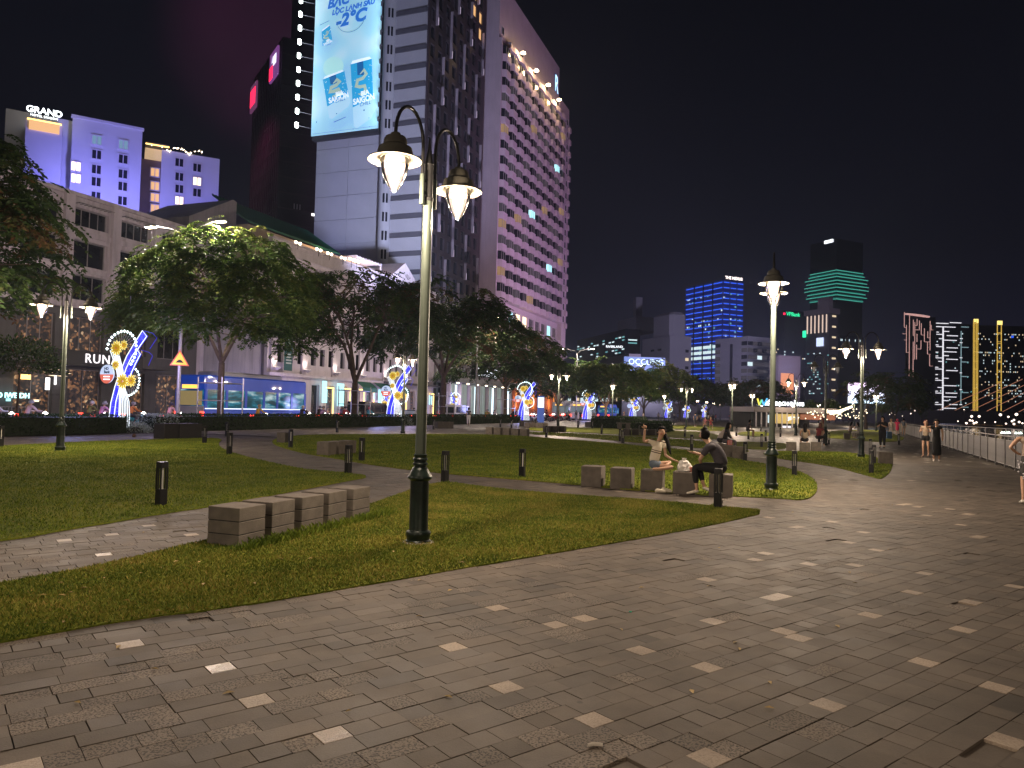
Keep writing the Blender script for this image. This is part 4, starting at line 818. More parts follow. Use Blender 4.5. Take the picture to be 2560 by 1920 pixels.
def can(pts, tilt, dx, dy, sc, full=True):
    bpoly(pts, 'can_print', m_b2, .012)
    (ax, ay), (bx, by), (cx, cy), (ex, ey) = pts[0], pts[1], pts[2], pts[3]
    # cap and lower silver part of the can
    def q(u, v): return (ax * (1 - u) * (1 - v) + bx * u * (1 - v) + cx * u * v + ex * (1 - u) * v, ay * (1 - u) * (1 - v) + by * u * (1 - v) + cy * u * v + ey * (1 - u) * v)
    bpoly([q(.02, 0), q(.98, 0), q(.9, -.07), q(.1, -.07)], 'can_print', m_b5, .010)
    if full:
        bpoly([q(0, 1), q(1, .98), q(1.02, 1.38), q(.9, 1.5), q(.12, 1.52), q(-.0, 1.42)], 'can_print', bbm('can_silver', (.42, .68, .80), .62), .010)
        bpoly([q(.3, 0.0), q(.6, 0), q(.6, .35), q(.3, .3)], 'can_print', m_b3, .014)
    # curled serpent emblem
    S = [(.42, .30), (.62, .22), (.72, .34), (.55, .42), (.30, .42), (.22, .55), (.40, .60), (.62, .62), (.66, .74), (.45, .80), (.28, .74)]
    R = [.015, .07, .08, .07, .08, .085, .07, .08, .085, .06, .01]
    mb = MB(); pts3 = [bp(*q(u, v)) for u, v in S]; W_ = math.hypot(bx - ax, by - ay) / 61.8
    L_, Rr = [], []
    for i, (a, z) in enumerate(pts3):
        p0 = pts3[max(i - 1, 0)]; p1 = pts3[min(i + 1, len(pts3) - 1)]; dxx, dz = p1[0] - p0[0], p1[1] - p0[1]; l = math.hypot(dxx, dz); nx, nz = -dz / l, dxx / l; w_ = R[i] * W_
        L_.append((X0 - .022, a + nx * w_, z + nz * w_)); Rr.append((X0 - .022, a - nx * w_, z - nz * w_))
    n = len(L_); mb.add(L_ + Rr, [(i, i + 1, n + i + 1, n + i) for i in range(n - 1)])
    for i in range(2, n - 2):   # spines
        a, z = pts3[i]; mb.add([(X0 - .021, a + .1, z), (X0 - .021, a - .1, z), (X0 - .021, L_[i][1] * 1.6 - a * .6, L_[i][2] * 1.6 - z * .6)], [(0, 1, 2)])
    mb.obj('can_emblem', m_b4, BB)
    x_, y_ = q(.62, .80); btext('BIA', x_, y_, 1.0 * sc, m_b5, tilt, bold=.04 * sc); x_, y_ = q(.55, .94); btext('SAIGON', x_, y_, 1.25 * sc, m_b5, tilt, bold=.05 * sc, sx=.82)
    x_, y_ = q(.6, 1.06); btext('CHILL', x_, y_, .75 * sc, m_b3, tilt, bold=.0, shear=.3)
    # small flecks of water drops
    rgk = random.Random(int(ax))
    for _ in range(16): u, v = rgk.choice((rgk.uniform(0, .2), rgk.uniform(.8, 1))), rgk.uniform(.1, .9); x_, y_ = q(u, v); bpoly(circ(x_, y_, rgk.uniform(2, 5), 6), 'can_print', m_b5, .02)
can([(180, 950), (435, 862), (492, 1150), (245, 1300)], .17, 0, 0, 1.0); can([(505, 785), (750, 735), (780, 1215), (548, 1330)], .13, 0, 0, 1.05)
can([(145, 335), (243, 265), (282, 480), (163, 522)], .2, 0, 0, .45, False)
bpoly([(118, 245), (235, 200), (235, 207), (118, 254)], 'print_line', m_b6, .014); bpoly([(330, 1497), (470, 1440), (470, 1446), (330, 1505)], 'print_line', m_b3, .014)
for (x_, y_, s_) in [(120, 1490, .5), (740, 1470, .35), (360, 1395, .5), (680, 1370, .6), (560, 1600, .3), (750, 1580, .3)]: bpoly(circ(x_, y_, 9 * s_ / .5, 8), 'print_mark', m_b6, .014)
bpoly([(80, 1640), (830, 1570), (830, 1573), (80, 1644)], 'print_line', m_b6, .014)
m_fld = glow('flood_lamp', (.85, 1, .95), 14.0)
for j in range(14):
    z = 47.8 + 2.34 * j
    a = MB().tube([(X0, 20.7, z - .5), (X0 - .8, 23.0, z)], .05, 5).obj('flood_arm', m_frame, BB)
    MB().box(X0 - 1.05, X0 - .6, 22.85, 23.2, z - .35, z + .45).obj('flood_head', m_fld, a)
    f_ = (X0 - 1.3, 23.1, z); lamp('SPOT', 'flood_beam', a, f_, 260, (.75, .95, 1.0), .3, aim(f_, (X0 + .3, 16.5, z)), 110, 1.0)
for j in range(14):
    z = 47.0 + 2.34 * j; MB().box(X0 - .35, X0 - .05, 7.75, 7.95, z, z + .7).obj('side_bracket', m_tad, BB)
    if j < 13: f_ = (X0 - 1.2, 7.2, z); a = MB().box(X0 - 1.3, X0 - 1.0, 7.0, 7.2, z, z + .3).obj('flood_head', m_tad, BB); lamp('SPOT', 'flood_beam', a, (X0 - 1.4, 7.4, z + .15), 170, (.75, .95, 1.0), .3, aim(f_, (X0 + .3, 12, z)), 120, 1.0)
lamp('SPOT', 'tower_fill', TA, (-28, -19, 13), 90000, (.62, .66, 1.0), 1.0, aim((-28, -19, 13), (0, 10, 48)), 75, .9)  # unseen bluish spot added above the road to brighten the tower
# ================================================================== DARK TOWER WITH RED SIGNS
c0 = PD(702, 300, 150); c0.z = 0; dl = Vector((-.54, .84, 0)).normalized(); al = math.atan2(-dl.x * -1, 1)
DT = empty('dark_tower', 'dark reddish glass tower with two slanting lit signs at its top edge', 'building', c0, math.atan2(dl.y, dl.x) - math.pi / 2)
# local y runs along the receding left wall, local x to the right
m_dt = mat('dark_tower_glass', (.05, .035, .05), .35, .1, .25, .15); m_dtl = mat('tower_mullion', (.07, .05, .065), .5, .2, .1)
MB().box(0, 30, 0, 24, 0, 77).obj('core', m_dt, DT)
MB().box(8, 30, 1, 24, 77, 120).obj('upper_core', m_dt, DT)
mu = MB()
for k in range(17): mu.box(-.2, -.01, k * 1.5, k * 1.5 + .15, 0, 77)
for k in range(25): mu.box(-.12, -.01, 0, 24, 3.2 * k, 3.2 * k + .25); mu.box(0, 30, -.12, -.01, 3.2 * k, 3.2 * k + .25)
o = mu.obj('mullions', m_dtl, DT); o['kind'] = 'stuff'
sg1 = MB().box(-.9, -.5, 1.0, 7.0, 69.5, 75.5).obj('sign_panel', glow('sign_panel_violet', (.32, .10, .40), .55), DT); MB().box(-1.0, -.91, 4.3, 6.8, 69.8, 72.5).obj('sign_mark', glow('sign_red', (1, .02, .08), 2.0), sg1); MB().box(-1.0, -.91, 1.8, 3.9, 72.2, 74.2).obj('sign_mark', glow('sign_mark_white', (.8, .75, 1), 1.6), sg1); MB().add([(-1.0, 5.0, 73), (-1.0, 4.2, 73), (-1.0, 4.6, 74.6)], [(0, 2, 1), (0, 1, 2)]).obj('sign_mark', glow('sign_mark_white', (.8, .75, 1), 1.6), sg1)
sg2 = MB().box(-.9, -.5, 18.5, 23.8, 68.5, 74.5).obj('sign_panel', glow('sign_panel_dark', (.25, .08, .20), .5), DT); MB().box(-1.0, -.91, 18.9, 23.4, 69.6, 73.3).obj('sign_mark', glow('sign_red', (1, .02, .08), 2.0), sg2)
for (x, z, ww, hh, m_) in [(7, 41, 1.2, .5, m_strip), (3.2, 41.8, .2, 1.1, m_fin), (3.8, 41.8, .2, 1.1, m_fin), (4.4, 41.8, .2, 1.1, m_fin)]: MB().box(x, x + ww, -.2, -.13, z, z + hh).obj('lit_window', m_, DT)
lamp('SPOT', 'sign_glow', DT, (-10, 6, 64), 4500, (1, .12, .45), 1.0, aim((-10, 6, 64), (0, 12, 45)), 120, .9)
# ================================================================== HOTEL WITH BAY WINDOWS
RH = empty('bay_window_hotel', 'tall pale hotel slab with rows of projecting bay windows and an R sign', 'building', W(129, 52), ANG)
m_rh = mat('hotel_plaster', (.52, .43, .50), .8, 0, .06, .3, dirt=.15)
mb = MB(); mb.box(0, 47, 1.3, 16, 0, 72.6).box(0, 39, .6, 16, 72.6, 84.0); mb.box(39, 47, .3, 14, 72.6, 76.8); mb.box(0, 47, .8, 1.3, 0, 15.0); mb.box(0, .5, 0, 1.3, 15, 72.6).obj('wall', m_rh, RH)
bay = MB(); P = [(0, 1.3), (0, .35), (.55, 0), (2.9, 0), (3.9, .8), (3.9, 1.3)]
P = P[::-1]
sp = MB().prism([(x, y) for x, y in [(0, 1.29), (0.0, .1), (.5, -.75), (2.7, -.75), (4.15, .4), (4.15, 1.29)]], 0, 1.35).mesh('bay', m_rh)
gp = MB().prism([(x, y) for x, y in [(0.1, 1.29), (0.12, .3), (.6, -.5), (2.6, -.5), (3.95, .6), (3.95, 1.29)]], 0, 1.62)
pane_me = gp.mesh('bay_pane', m_win); mul = MB()
for (x, y) in [(.6, -.53), (1.6, -.53), (2.6, -.53), (3.3, .0)]: mul.box(x - .035, x + .035, y - .035, y + .035, 0, 1.62)
mul_me = mul.mesh('bay_mullion', m_frame)
capm = MB().prism([(0, 1.29), (0.0, .3), (.5, -.35), (3.0, -.35), (4.15, .5), (4.15, 1.29)], 0, .12).mesh('bay_cap', m_rh)
PW = pane_me.copy(); PW.materials[0] = mat('pane_low_warm', (.1, .08, .05), .3, 0, 0, emit=(1, .62, .3), es=.28, nolight=True); PC = pane_me.copy(); PC.materials[0] = m_cool
m_dim = mat('dim_pane', (.05, .05, .06), .2, 0, 0, emit=(.35, .30, .33), es=.10, nolight=True); PM = pane_me.copy(); PM.materials[0] = m_dim
rg = random.Random(9)
for j in range(16):
    for k in range(10):
        z = 22.6 + 3.05 * j; b = put(sp, 'bay', RH, (.6 + 4.25 * k, 0, z)); r_ = rg.random()
        q = put(PW if r_ < .05 else (PC if r_ < .055 else (PM if r_ < .35 else pane_me)), 'pane', b, (0, 0, 1.38)); put(mul_me, 'mullion', b, (0, 0, 1.38))['kind'] = 'stuff'
wpb = win_meshes(3.3, 2.4, 4, m_wframe)
for k in range(10): window(wpb, RH, .8 + 4.25 * k, 19.0, 1.15, pane=[m_win, m_win, m_cool, m_warm2, m_warm2, m_win, m_win, m_win, m_cool, m_win][k]); 
mb = MB(); wall_grid(mb, .5, 43, 15.0, 22.6, [(.8 + 4.25 * k, 4.1 + 4.25 * k) for k in range(10)], [(19.0, 21.4)], .9, .35); mb.obj('lower_wall', m_rh, RH)
mb = MB(); mb.box(-.2, 47.2, -.5, .9, 14.4, 15.0).box(-.2, 47.2, .3, .9, 18.0, 18.5)
for k in range(14): mb.box(.6 + 3.4 * k, 1.3 + 3.4 * k, -.1, .8, 8, 14.4)
mb.obj('arcade', m_rh, RH)
mb = MB(); mb.box(43.4, 47, .0, 1.3, 15.0, 72.6)
mb.obj('end_pier', m_rh, RH); se = MB().box(0, 1.3, -.5, 0, 0, 1.2).mesh('small_balcony', m_rh)
ew = win_meshes(1.2, 1.6, 1, m_wframe)
for j in range(17): put(se, 'small_balcony', RH, (45.4, 0, 21.8 + 3.05 * j)); window(ew, RH, 43.9, 23.1 + 3.05 * j, -.12)
wave = MB(); N = 80; vs = []
for i in range(N + 1):
    x = 3 + 38 * i / N; d = -.45 - .4 * abs(math.sin(x * math.pi / 4.25)); vs += [(x, d, 71.8), (x, d, 72.9), (x, .7, 71.8), (x, .7, 72.9)]
wave.add(vs, [f for i in range(N) for f in ((4 * i, 4 * i + 4, 4 * i + 5, 4 * i + 1), (4 * i + 1, 4 * i + 5, 4 * i + 7, 4 * i + 3), (4 * i, 4 * i + 2, 4 * i + 6, 4 * i + 4))]); wave.obj('wavy_cornice', m_rh, RH)
for k in range(5): window(ew, RH, 3.6 + 8.4 * k if k else 1.0, 73.8, .45)
m_sodium = glow('roof_flood_head', (1.0, .80, .45), 30.0)
for px, py in [(1308, 132), (1341, 176), (1371, 212), (1398, 249)]:
    d = ray(px, py); k = 50.2 / (d[0] * NX + d[1] * NY); s = k * (d[0] * UX + d[1] * UY); z = CH + k * d[2]; x = s - 129
    o = MB().tube([(x, .6, z + .3), (x, -1.7, z + .3)], .07, 5).obj('flood_arm', m_frame, RH)
    MB().lathe([(.05, .3), (.42, .1), (.5, -.12), (.03, -.2)], 12, (x, -1.8, z)).obj('flood_head', m_sodium, o)
    lamp('POINT', 'flood_light', o, (x, -1.9, z - .45), 900, (1.0, .66, .30), .25)
text('R', 5.6, 'letter_sign', glow('sign_r_blue', (.45, .72, 1.0), 2.2), RH, (36.2, .35, 78.7), bold=-.02, sx=.8)
text('R', 5.9, 'letter_edge', glow('sign_r_edge', (.03, .10, .3), .5), RH, (36.05, .42, 78.7), bold=.08, sx=.8)
lamp('SPOT', 'facade_wash', RH, (-6, -46, 8), 80000, (.86, .52, .95), 2.0, aim((-6, -46, 8), (24, 0, 50)), 80, .9)
lamp('SPOT', 'facade_wash', RH, (60, -22, 4), 13000, (.72, .45, 1.0), 1.5, aim((60, -22, 4), (42, 0, 30)), 80, .9)
# ================================================================== BLUE-LIT HOTEL
g0 = PD(168, 600, 85); g1 = PD(345, 600, 88.8); g0.z = g1.z = 0; ga = math.atan2(g1.y - g0.y, g1.x - g0.x)
m_dimc = mat('pane_low_cool', (.1, .1, .12), .3, 0, 0, emit=(.4, .75, 1), es=.35, nolight=True)
GH = empty('blue_lit_hotel', 'plain white hotel block flooded with blue light, GRAND sign on its roof', 'building', g0, ga)
m_gh = mat('hotel_white', (.60, .60, .64), .8, 0, .05, .3)
def zat(py, D): return float(CH + ((py - 0)))
Wd = (g1 - g0).length
wg = win_meshes(1.15, 1.25, 2, m_wframe, t=.12); wgl = wg
gc = [(.4 + 2.2 * 0, 0)]
def gz(px, py, D): return PD(px, py, D).z
zt = gz(168, 292, 85)
mb = MB(); mb.box(0, Wd, .12, 12, 0, zt); mb.box(-6.5, 0, 1.4, 12, 0, gz(140, 300, 86)); mb.obj('wall', m_gh, GH)
MB().box(-.15, Wd + .15, -.1, .5, zt, zt + .3).obj('parapet', m_gh, GH)
for i, px in enumerate((228, 295)):
    for j, py in enumerate((350, 386, 423, 454, 490)):
        p = PD(px + j * -.6, py + i * 10, 86.3 + 1.2 * i); v_ = Matrix.Rotation(-ga, 3, 'Z') @ (p - g0); window(wg, GH, v_.x, v_.z - .6, -.02, pane=(m_dimc if (j == 0) else None))
for py in (414, 444): p = PD(173, py, 85); v_ = Matrix.Rotation(-ga, 3, 'Z') @ (p - g0); window(wg, GH, v_.x + .1, v_.z - .6, -.02, pane=m_warm2)
sgx = Matrix.Rotation(-ga, 3, 'Z') @ (PD(75, 300, 83) - g0)
MB().box(sgx.x - .3, sgx.x + 3.2, -1.6, 1.2, 22, sgx.z - .6).obj('stair_tower', m_gh, GH)
MB().box(sgx.x, sgx.x + 2.9, -1.8, -1.62, sgx.z - 1.6, sgx.z - .55).obj('roof_bar', m_warm, GH)
MB().box(sgx.x - .2, sgx.x + 3.1, -1.85, -1.5, sgx.z - .5, sgx.z - .4).obj('light_strip', m_stripw, GH)
sw_ = glow('sign_white_bright', (.9, .97, 1.0), 4.0)
text('GRAND', .98, 'lettering', sw_, GH, (sgx.x + 1.4, -1.8, sgx.z + .62), bold=.02); text('HOTEL SAIGON', .33, 'lettering', sw_, GH, (sgx.x + 1.4, -1.8, sgx.z + .02), space=1.15)
# right wing
r0_ = PD(345, 600, 92); r1_ = PD(550, 600, 96.5); r0_.z = r1_.z = 0; gb_ = math.atan2(r1_.y - r0_.y, r1_.x - r0_.x)
GR = empty('blue_lit_annex', 'lower blue and brown hotel annex with fairy lights on its roof garden', 'building', r0_, gb_)
rotm = Matrix.Rotation(-gb_, 3, 'Z')
def gl2(px, py, D=94): return rotm @ (PD(px, py, D) - r0_)
xa = gl2(403, 400).x; xb = gl2(550, 400, 96).x
MB().box(xa, xb, 0, 10, 0, gl2(480, 388, 95).z).obj('wall', m_gh, GR)
MB().box(0.05, xa, .8, 10, 0, gl2(370, 398, 93).z).obj('recess_wall', mat('brown_render', (.20, .14, .12), .8, 0, .1, .5), GR)
for px, ys in ((445, (413, 448, 478, 507)), (491, (420, 454, 482))):
    for j, py in enumerate(ys): v_ = gl2(px, py, 95); window(wg, GR, v_.x - .5, v_.z - .6, -.12, pane=m_warm2 if (px == 445 and j == 3) or (px == 491 and j == 1) else None)
for py in (429, 463, 492, 520): v_ = gl2(386, py, 93); window(wg, GR, v_.x - .5, v_.z - .6, .68, pane=m_warm)
v_ = gl2(362, 385); v2_ = gl2(422, 385)
MB().box(v_.x, v2_.x, .2, 3, v_.z - .9, v_.z + .3).obj('bar_interior', m_warm2 if False else mat('bar_glow', (.3, .2, .1), .5, 0, 0, emit=(1, .7, .4), es=.5, nolight=True), GR)
MB().box(v_.x, v2_.x, -.2, 3.2, v_.z + .75, v_.z + .95).obj('bar_roof', m_dkwall, GR); MB().box(v_.x, v2_.x, -.3, -.2, v_.z + .6, v_.z + .75).obj('light_strip', m_stripw, GR)
fb = MB(); rg = random.Random(2)
for k in range(46):
    px = 372 + 140 * rg.random(); v3 = gl2(px, 386 - 12 * abs(math.sin(px * .06)) + rg.uniform(-2, 2), 94.5); fb.lathe([(.01, -.06), (.06, 0), (.01, .06)], 5, (v3.x, -.1, v3.z))
o = fb.obj('fairy_lights', m_globe, GR); o['kind'] = 'stuff'
lamp('SPOT', 'blue_wash', GH, (3, -9, 22), 8500, (.27, .26, 1.0), .6, aim((3, -9, 22), (3, 0, 28)), 140, .9)
lamp('SPOT', 'blue_wash', GR, (8, -8, 18.5), 5500, (.30, .27, 1.0), .6, aim((8, -8, 18.5), (7, 0, 26)), 140, .9)
# ================================================================== FAR SKYLINE
def corner_frame(pxL, pxC, pxR, D, th):
    """corner nearest the viewer; right face runs at angle th (deg from +x), left face perpendicular to it"""
    C = PD(pxC, 1000, D); C.z = 0; a = math.radians(th); xr = Vector((math.cos(a), math.sin(a), 0)); yl = Vector((-math.sin(a), math.cos(a), 0))
    def hit(px, d):
        q = PD(px, 1000, 1.0); rx = q.x
        # C + d*w, with x/y = rx
        den = d.x - rx * d.y; return (rx * C.y - C.x) / den
    wr = hit(pxR, xr) if pxR != pxC else .0; wl = hit(pxL, yl) if pxL != pxC else 0.0
    return C, a, abs(wr), abs(wl)
def zpx(px, py, D): return PD(px, py, D).z
def far(name, label, pxL, pxC, pxR, ytop, D, th, m, cat='building', z0=0, depth=None):
    C, a, wr, wl = corner_frame(pxL, pxC, pxR, D, th)
    if wr < 1: wr = depth or wl
    if wl < 1: wl = depth or wr
    r = empty(name, label, cat, C, a); h = zpx(pxC, ytop, D)
    MB().box(0, wr, 0, wl, z0, h).obj('wall', m, r); return r, wr, wl, h
m_sk = mat('tower_dark_glass', (.012, .014, .022), .3, .1, .2, .02, spec=.3); m_skg = mat('far_plaster', (.30, .27, .31), .8, 0, .08, .05, dirt=.2)
m_skg2 = mat('far_grey', (.26, .26, .31), .8, 0, .08, .05); m_amb = None
g_white = glow('far_window_white', (.75, .95, 1.0), 1.0); g_warm = glow('far_window_warm', (1, .78, .5), .9); g_teal = glow('far_window_teal', (.3, .85, .9), .5)
def wins(r, wr, wl, z0, z1, nx, nz, fr, mats, seed, face='both', ww=.6, hh=.4, name='lit_windows'):
    rg = random.Random(seed); out = [MB() for _ in mats]
    dz = (z1 - z0) / nz
    for j in range(nz):
        run = rg.random() < .3
        if face in ('both', 'right'):
            n = max(1, int(nx * wr / max(wr, wl))); dx = wr / n
            for k in range(n):
                if rg.random() < fr * (2.2 if run else .6): i = rg.randrange(len(mats)); x = (k + .5) * dx; z = z0 + j * dz; out[i].box(x - dx * ww / 2, x + dx * ww / 2, -.25, -.02, z, z + dz * hh)
        if face in ('both', 'left'):
            n = max(1, int(nx * wl / max(wr, wl))); dx = wl / n
            for k in range(n):
                if rg.random() < fr * (2.2 if run else .6): i = rg.randrange(len(mats)); x = (k + .5) * dx; z = z0 + j * dz; out[i].box(-.25, -.02, x - dx * ww / 2, x + dx * ww / 2, z, z + dz * hh)
    for o, m in zip(out, mats):
        if o.v: q = o.obj(name, m, r); q['kind'] = 'stuff'
# dark office block with scattered cold windows
r, wr, wl, h = far('dark_office_block', 'dark office block with rows of cold scattered window lights right of the bay window hotel', 1440, 1560, 1597, 822, 420, 15, m_sk)
wins(r, wr, wl, 30, h - 3, 16, 9, .22, [g_white, g_teal], 3); MB().box(8, 24, 4, 30, h, h + 8).box(10, 14, 8, 12, h + 8, h + 20).obj('roof_plant', m_skg2, r)
tl = text('RIVERLAND', 1.45, 'lettering', glow('sign_white_far', (.9, .95, 1), 2.5), None, PD(1536, 867, 330), (math.pi / 2, 0, -.0)); tag(tl, 'small white lit RIVERLAND lettering on the roof of a low white building', 'sign')
lb = far('low_white_house', 'low white building under the small white roof lettering', 1400, 1570, 1600, 884, 300, 12, m_skg)
wins(lb[0], lb[1], lb[2], 6, 20, 14, 3, .3, [g_warm, g_white], 8)
MB().box(4, lb[1] + 0, -.6, -.3, lb[3] - 3, lb[3] - 2.4).obj('parapet', m_skg, lb[0])
# grey stepped slab
r, wr, wl, h = far('grey_stepped_block', 'plain grey block with a rounded penthouse left of the blue tower', 1603, 1672, 1726, 838, 360, 20, m_skg2)
MB().cbox(1, wr * .85, 1, wl * .7, h, h + 12, 1.5).obj('penthouse', m_skg2, r)
fwin = MB().box(-.9, .9, -.15, -.01, 0, 1.4).mesh('window', m_win); fwl = fwin.copy(); fwl.materials[0] = g_warm; fwin2 = MB().box(-.15, -.01, -1.6, 1.6, 0, 1.0).mesh('window', m_win)
for j in range(11):
    put(fwl if j % 3 == 1 else fwin, 'window', r, (wr * .8, 0, h - 8 - j * 4.1))
    for k in range(2): put(fwin2, 'window', r, (0, wl * (.35 + .25 * k), h - 7 - j * 4.1))
# blue tower
m_blu = mat('blue_lit_wall', (.03, .04, .12), .4, .1, .1, .02, emit=(.005, .012, .16), es=.55, nolight=True); g_blue = glow('blue_led', (.03, .13, 1.0), 1.25)
r, wr, wl, h = far('blue_led_tower', 'tall office tower banded with blue light lines and THE NEXUS lettering', 1710, 1803, 1855, 700, 600, 24, m_blu)
nb = 27; dz = h / nb * .98
for j in range(nb):
    z = h - 2 - j * 4.35
    if z < 15: break
    bright = 12 <= j <= 14
    for k in range(4):
        a, b = wl * k / 4 + .7, wl * (k + 1) / 4 - .7
        if not bright: MB().box(-.35, -.02, a, b, z, z + .75).obj('light_line', g_blue, r)
        else: MB().box(-.35, -.02, a, b, z - .8, z + 1.7).obj('lit_floor', g_white, r)
    for k in range(3):
        a, b = wr * k / 3 + .8, wr * (k + 1) / 3 - .8
        if not bright: MB().box(a, b, -.35, -.02, z, z + .75).obj('light_line', g_blue, r)
        else: MB().box(a, b - 1.5, -.35, -.02, z - .8, z + 1.7).obj('lit_floor', glow('far_floor_green', (.4, .9, .85), .8), r)
for k in range(1, 4): MB().box(-.7, -.02, wl * k / 4 - .5, wl * k / 4 + .5, 0, h).obj('dark_pier', m_sk, r)
wins(r, wr, wl, 20, h - 8, 22, 24, .10, [g_white, g_teal], 5); MB().box(-.2, wr * .99, -.4, -.01, h - 68, h - 56).obj('dark_band', m_sk, r)
text('THE NEXUS', 3.4, 'lettering', glow('sign_pinkwhite', (1, .85, .82), 3.5), r, (wr * .5, -.6, h + 2.2), bold=.03)
MB().lathe([(.01, -.8), (.9, 0), (.01, .8)], 8, (-1.5, wl + .5, h - 34)).obj('warning_light', glow('red_beacon', (1, .05, .05), 4), r)
# advertising board over the trees
o = PD(1612, 905, 260); bd = empty('roof_board', 'wide lit blue board reading OCCUNG half hidden by the tree tops', 'billboard', (o.x, o.y, 0), .15)
z = o.z; MB().box(-7.5, 7.5, 0, .6, z - 4.5, z + 1.7).obj('board', mat('board_blue', (.1, .15, .3), .5, 0, .1, .1, emit=(.08, .16, .42), es=.8, nolight=True), bd); text('OCCUNG', 2.9, 'lettering', glow('sign_pale_cyan', (.75, 1, 1), 1.6), bd, (.4, -.2, z - .1), bold=.02); MB().box(1, 7.4, -.1, 0, z - 4, z - 2.4).obj('board_stripe', glow('cyan_band', (.2, .7, .9), .9), bd)
MB().box(-8, 8, .2, 6, 0, z - 4.5).obj('building_wall', m_sk, bd)
# grey apartment block with many balconies
r, wr, wl, h = far('grey_apartment_block', 'grey apartment block with a grid of dim windows in front of the blue tower', 1786, 1868, 1926, 840, 330, 26, m_skg2)
bw = MB().box(-1.5, 1.5, -.2, -.02, 0, 1.7).mesh('window', m_win); bw2 = bw.copy(); bw2.materials[0] = m_dim; bw3 = bw.copy(); bw3.materials[0] = g_white
bl_ = MB().box(-1.7, 1.7, -1.0, -.02, 0, .9).mesh('balcony', m_skg2); bwl = MB().box(-.2, -.02, -1.7, 1.7, 0, 1.8).mesh('window', m_win); bwl2 = bwl.copy(); bwl2.materials[0] = m_dim
rg = random.Random(4)
for j in range(11):
    z = h - 4 - 3.1 * j
    for k in range(5): put(rg.choice((bw, bw, bw2, bw2, bw3)) if rg.random() < .6 else bw2, 'window', r, (wr * (k + .5) / 5, 0, z)); put(bl_, 'balcony', r, (wr * (k + .5) / 5, 0, z - 1.2))
    for k in (0, 3): put(rg.choice((bwl, bwl2)), 'window', r, (0, wl * (.1 + .27 * k), z))
MB().box(-.3, -.02, wl * .45, wl * .52, 0, h - 3).obj('vertical_slot', m_sk, r)
# dark tower with green bank lettering
r, wr, wl, h = far('bank_tower', 'unlit dark tower with green VPBank lettering near its top', 1922, 1958, 2016, 775, 480, 22, m_sk)
text('VPBank', 3.7, 'lettering', glow('sign_green', (.03, .95, .40), 1.6), r, (wr * .36, -.5, h - 2.5), bold=.02); MB().box(wr * .02 - 1.5, wr * .02, -.6, -.3, h - 3.2, h - 1.8).obj('logo_mark', glow('sign_red', (1, .02, .08), 2.0), r); wins(r, wr, wl, 20, h - 20, 14, 16, .06, [g_white, g_warm], 12)
for k in range(11): MB().box(-.3, -.02, wl * .85, wl * .85 + .9, h - 8 - 9 * k, h - 7 - 9 * k).obj('corner_light', g_warm, r)
# terracotta-lit mid buildings behind the second lamp
r, wr, wl, h = far('mid_office_house', 'mid rise office with an orange screen and lit lower floors behind the second lamp post', 1922, 1945, 2000, 888, 250, 18, mat('brown_wall', (.05, .035, .04), .8, 0, .1, .1))
MB().box(1, 6, -.3, -.02, h - 13, h - 6).obj('orange_screen', glow('orange_screen', (1, .33, .10), .8), r); wins(r, wr, wl, 8, h - 14, 10, 5, .5, [g_teal, g_white], 14, 'right', .8, .5)
# tall grey tower with crown fins
m_cr = mat('crown_stone', (.26, .22, .25), .8, 0, .1, .05)
r, wr, wl, h = far('crowned_tower', 'grey tower with columned crown and small white sign before the green banded tower', 2012, 2072, 2093, 770, 430, 28, mat('crown_tower_wall', (.10, .095, .12), .6, 0, .1, .05))
MB().box(-.8, wr + .8, -.8, wl + .8, h - 3, h).box(2, wr - 2, 2, wl * .6, h, h + 7).obj('crown', m_cr, r)
for k in range(6): MB().box(-.5, -.02, wl * (.1 + .16 * k), wl * (.1 + .16 * k) + .5, h - 14, h - 3.5).obj('crown_light', glow('crown_led', (1, .75, .6), .9), r)
for j in range(11): MB().box(wr * .3, wr * .7, -.4, -.02, h - 5 - 6.2 * j, h - 4 - 6.2 * j).obj('lit_window', g_warm, r)
MB().box(-.8, -.4, wl * .22, wl * .5, h - 22, h - 17).obj('white_sign', glow('sign_lilac', (.6, .7, 1), 1.4), r); wins(r, wr, wl, 15, h - 25, 12, 18, .14, [g_white, g_teal], 21, 'left')
MB().box(-1.0, -.6, wl * .95, wl * 1.08, h - 16, h - 12).obj('red_green_sign', glow('sign_green', (.03, .95, .40), 1.6), r)
# green banded tower
r, wr, wl, h = far('green_banded_tower', 'black tower whose middle floors are outlined in green light', 2022, 2088, 2154, 596, 900, 26, m_sk)
zb0, zb1 = zpx(2088, 748, 900), zpx(2088, 676, 900); g_gr = glow('green_led', (.10, .72, .55), .6); g_grd = glow('green_led_dim', (.01, .16, .13), .6)
nb = 9
for j in range(nb):
    z = zb0 + (zb1 - zb0) * j / (nb - 1); e = [0, 3, 2, 4.5, 4.5, 3, 4, 1, 0][j]
    MB().box(-e, wr + e, -e - 1, -e, z, z + .9).obj('light_line', g_gr, r); MB().box(-e - 1, -e, -e, wl + e, z, z + .9).obj('light_line', g_gr, r)
    MB().box(-e, wr + e, -e + .02, wl + e, z - 1.0, z + .9).obj('slab', m_sk, r)
    if j < nb - 1: MB().box(-.6, wr, -.6, -.1, z + 1.2, z + 2.6).obj('lit_floor', g_grd, r); MB().box(-.6, -.1, 0, wl, z + 1.2, z + 2.6).obj('lit_floor', g_grd, r)
zs = zpx(2072, 598, 900); MB().box(-1.5, -.5, wl * .12, wl * .44, zs - 2.4, zs + 1.4).obj('top_sign', glow('sign_white_far', (.9, .95, 1), 2.5), r)
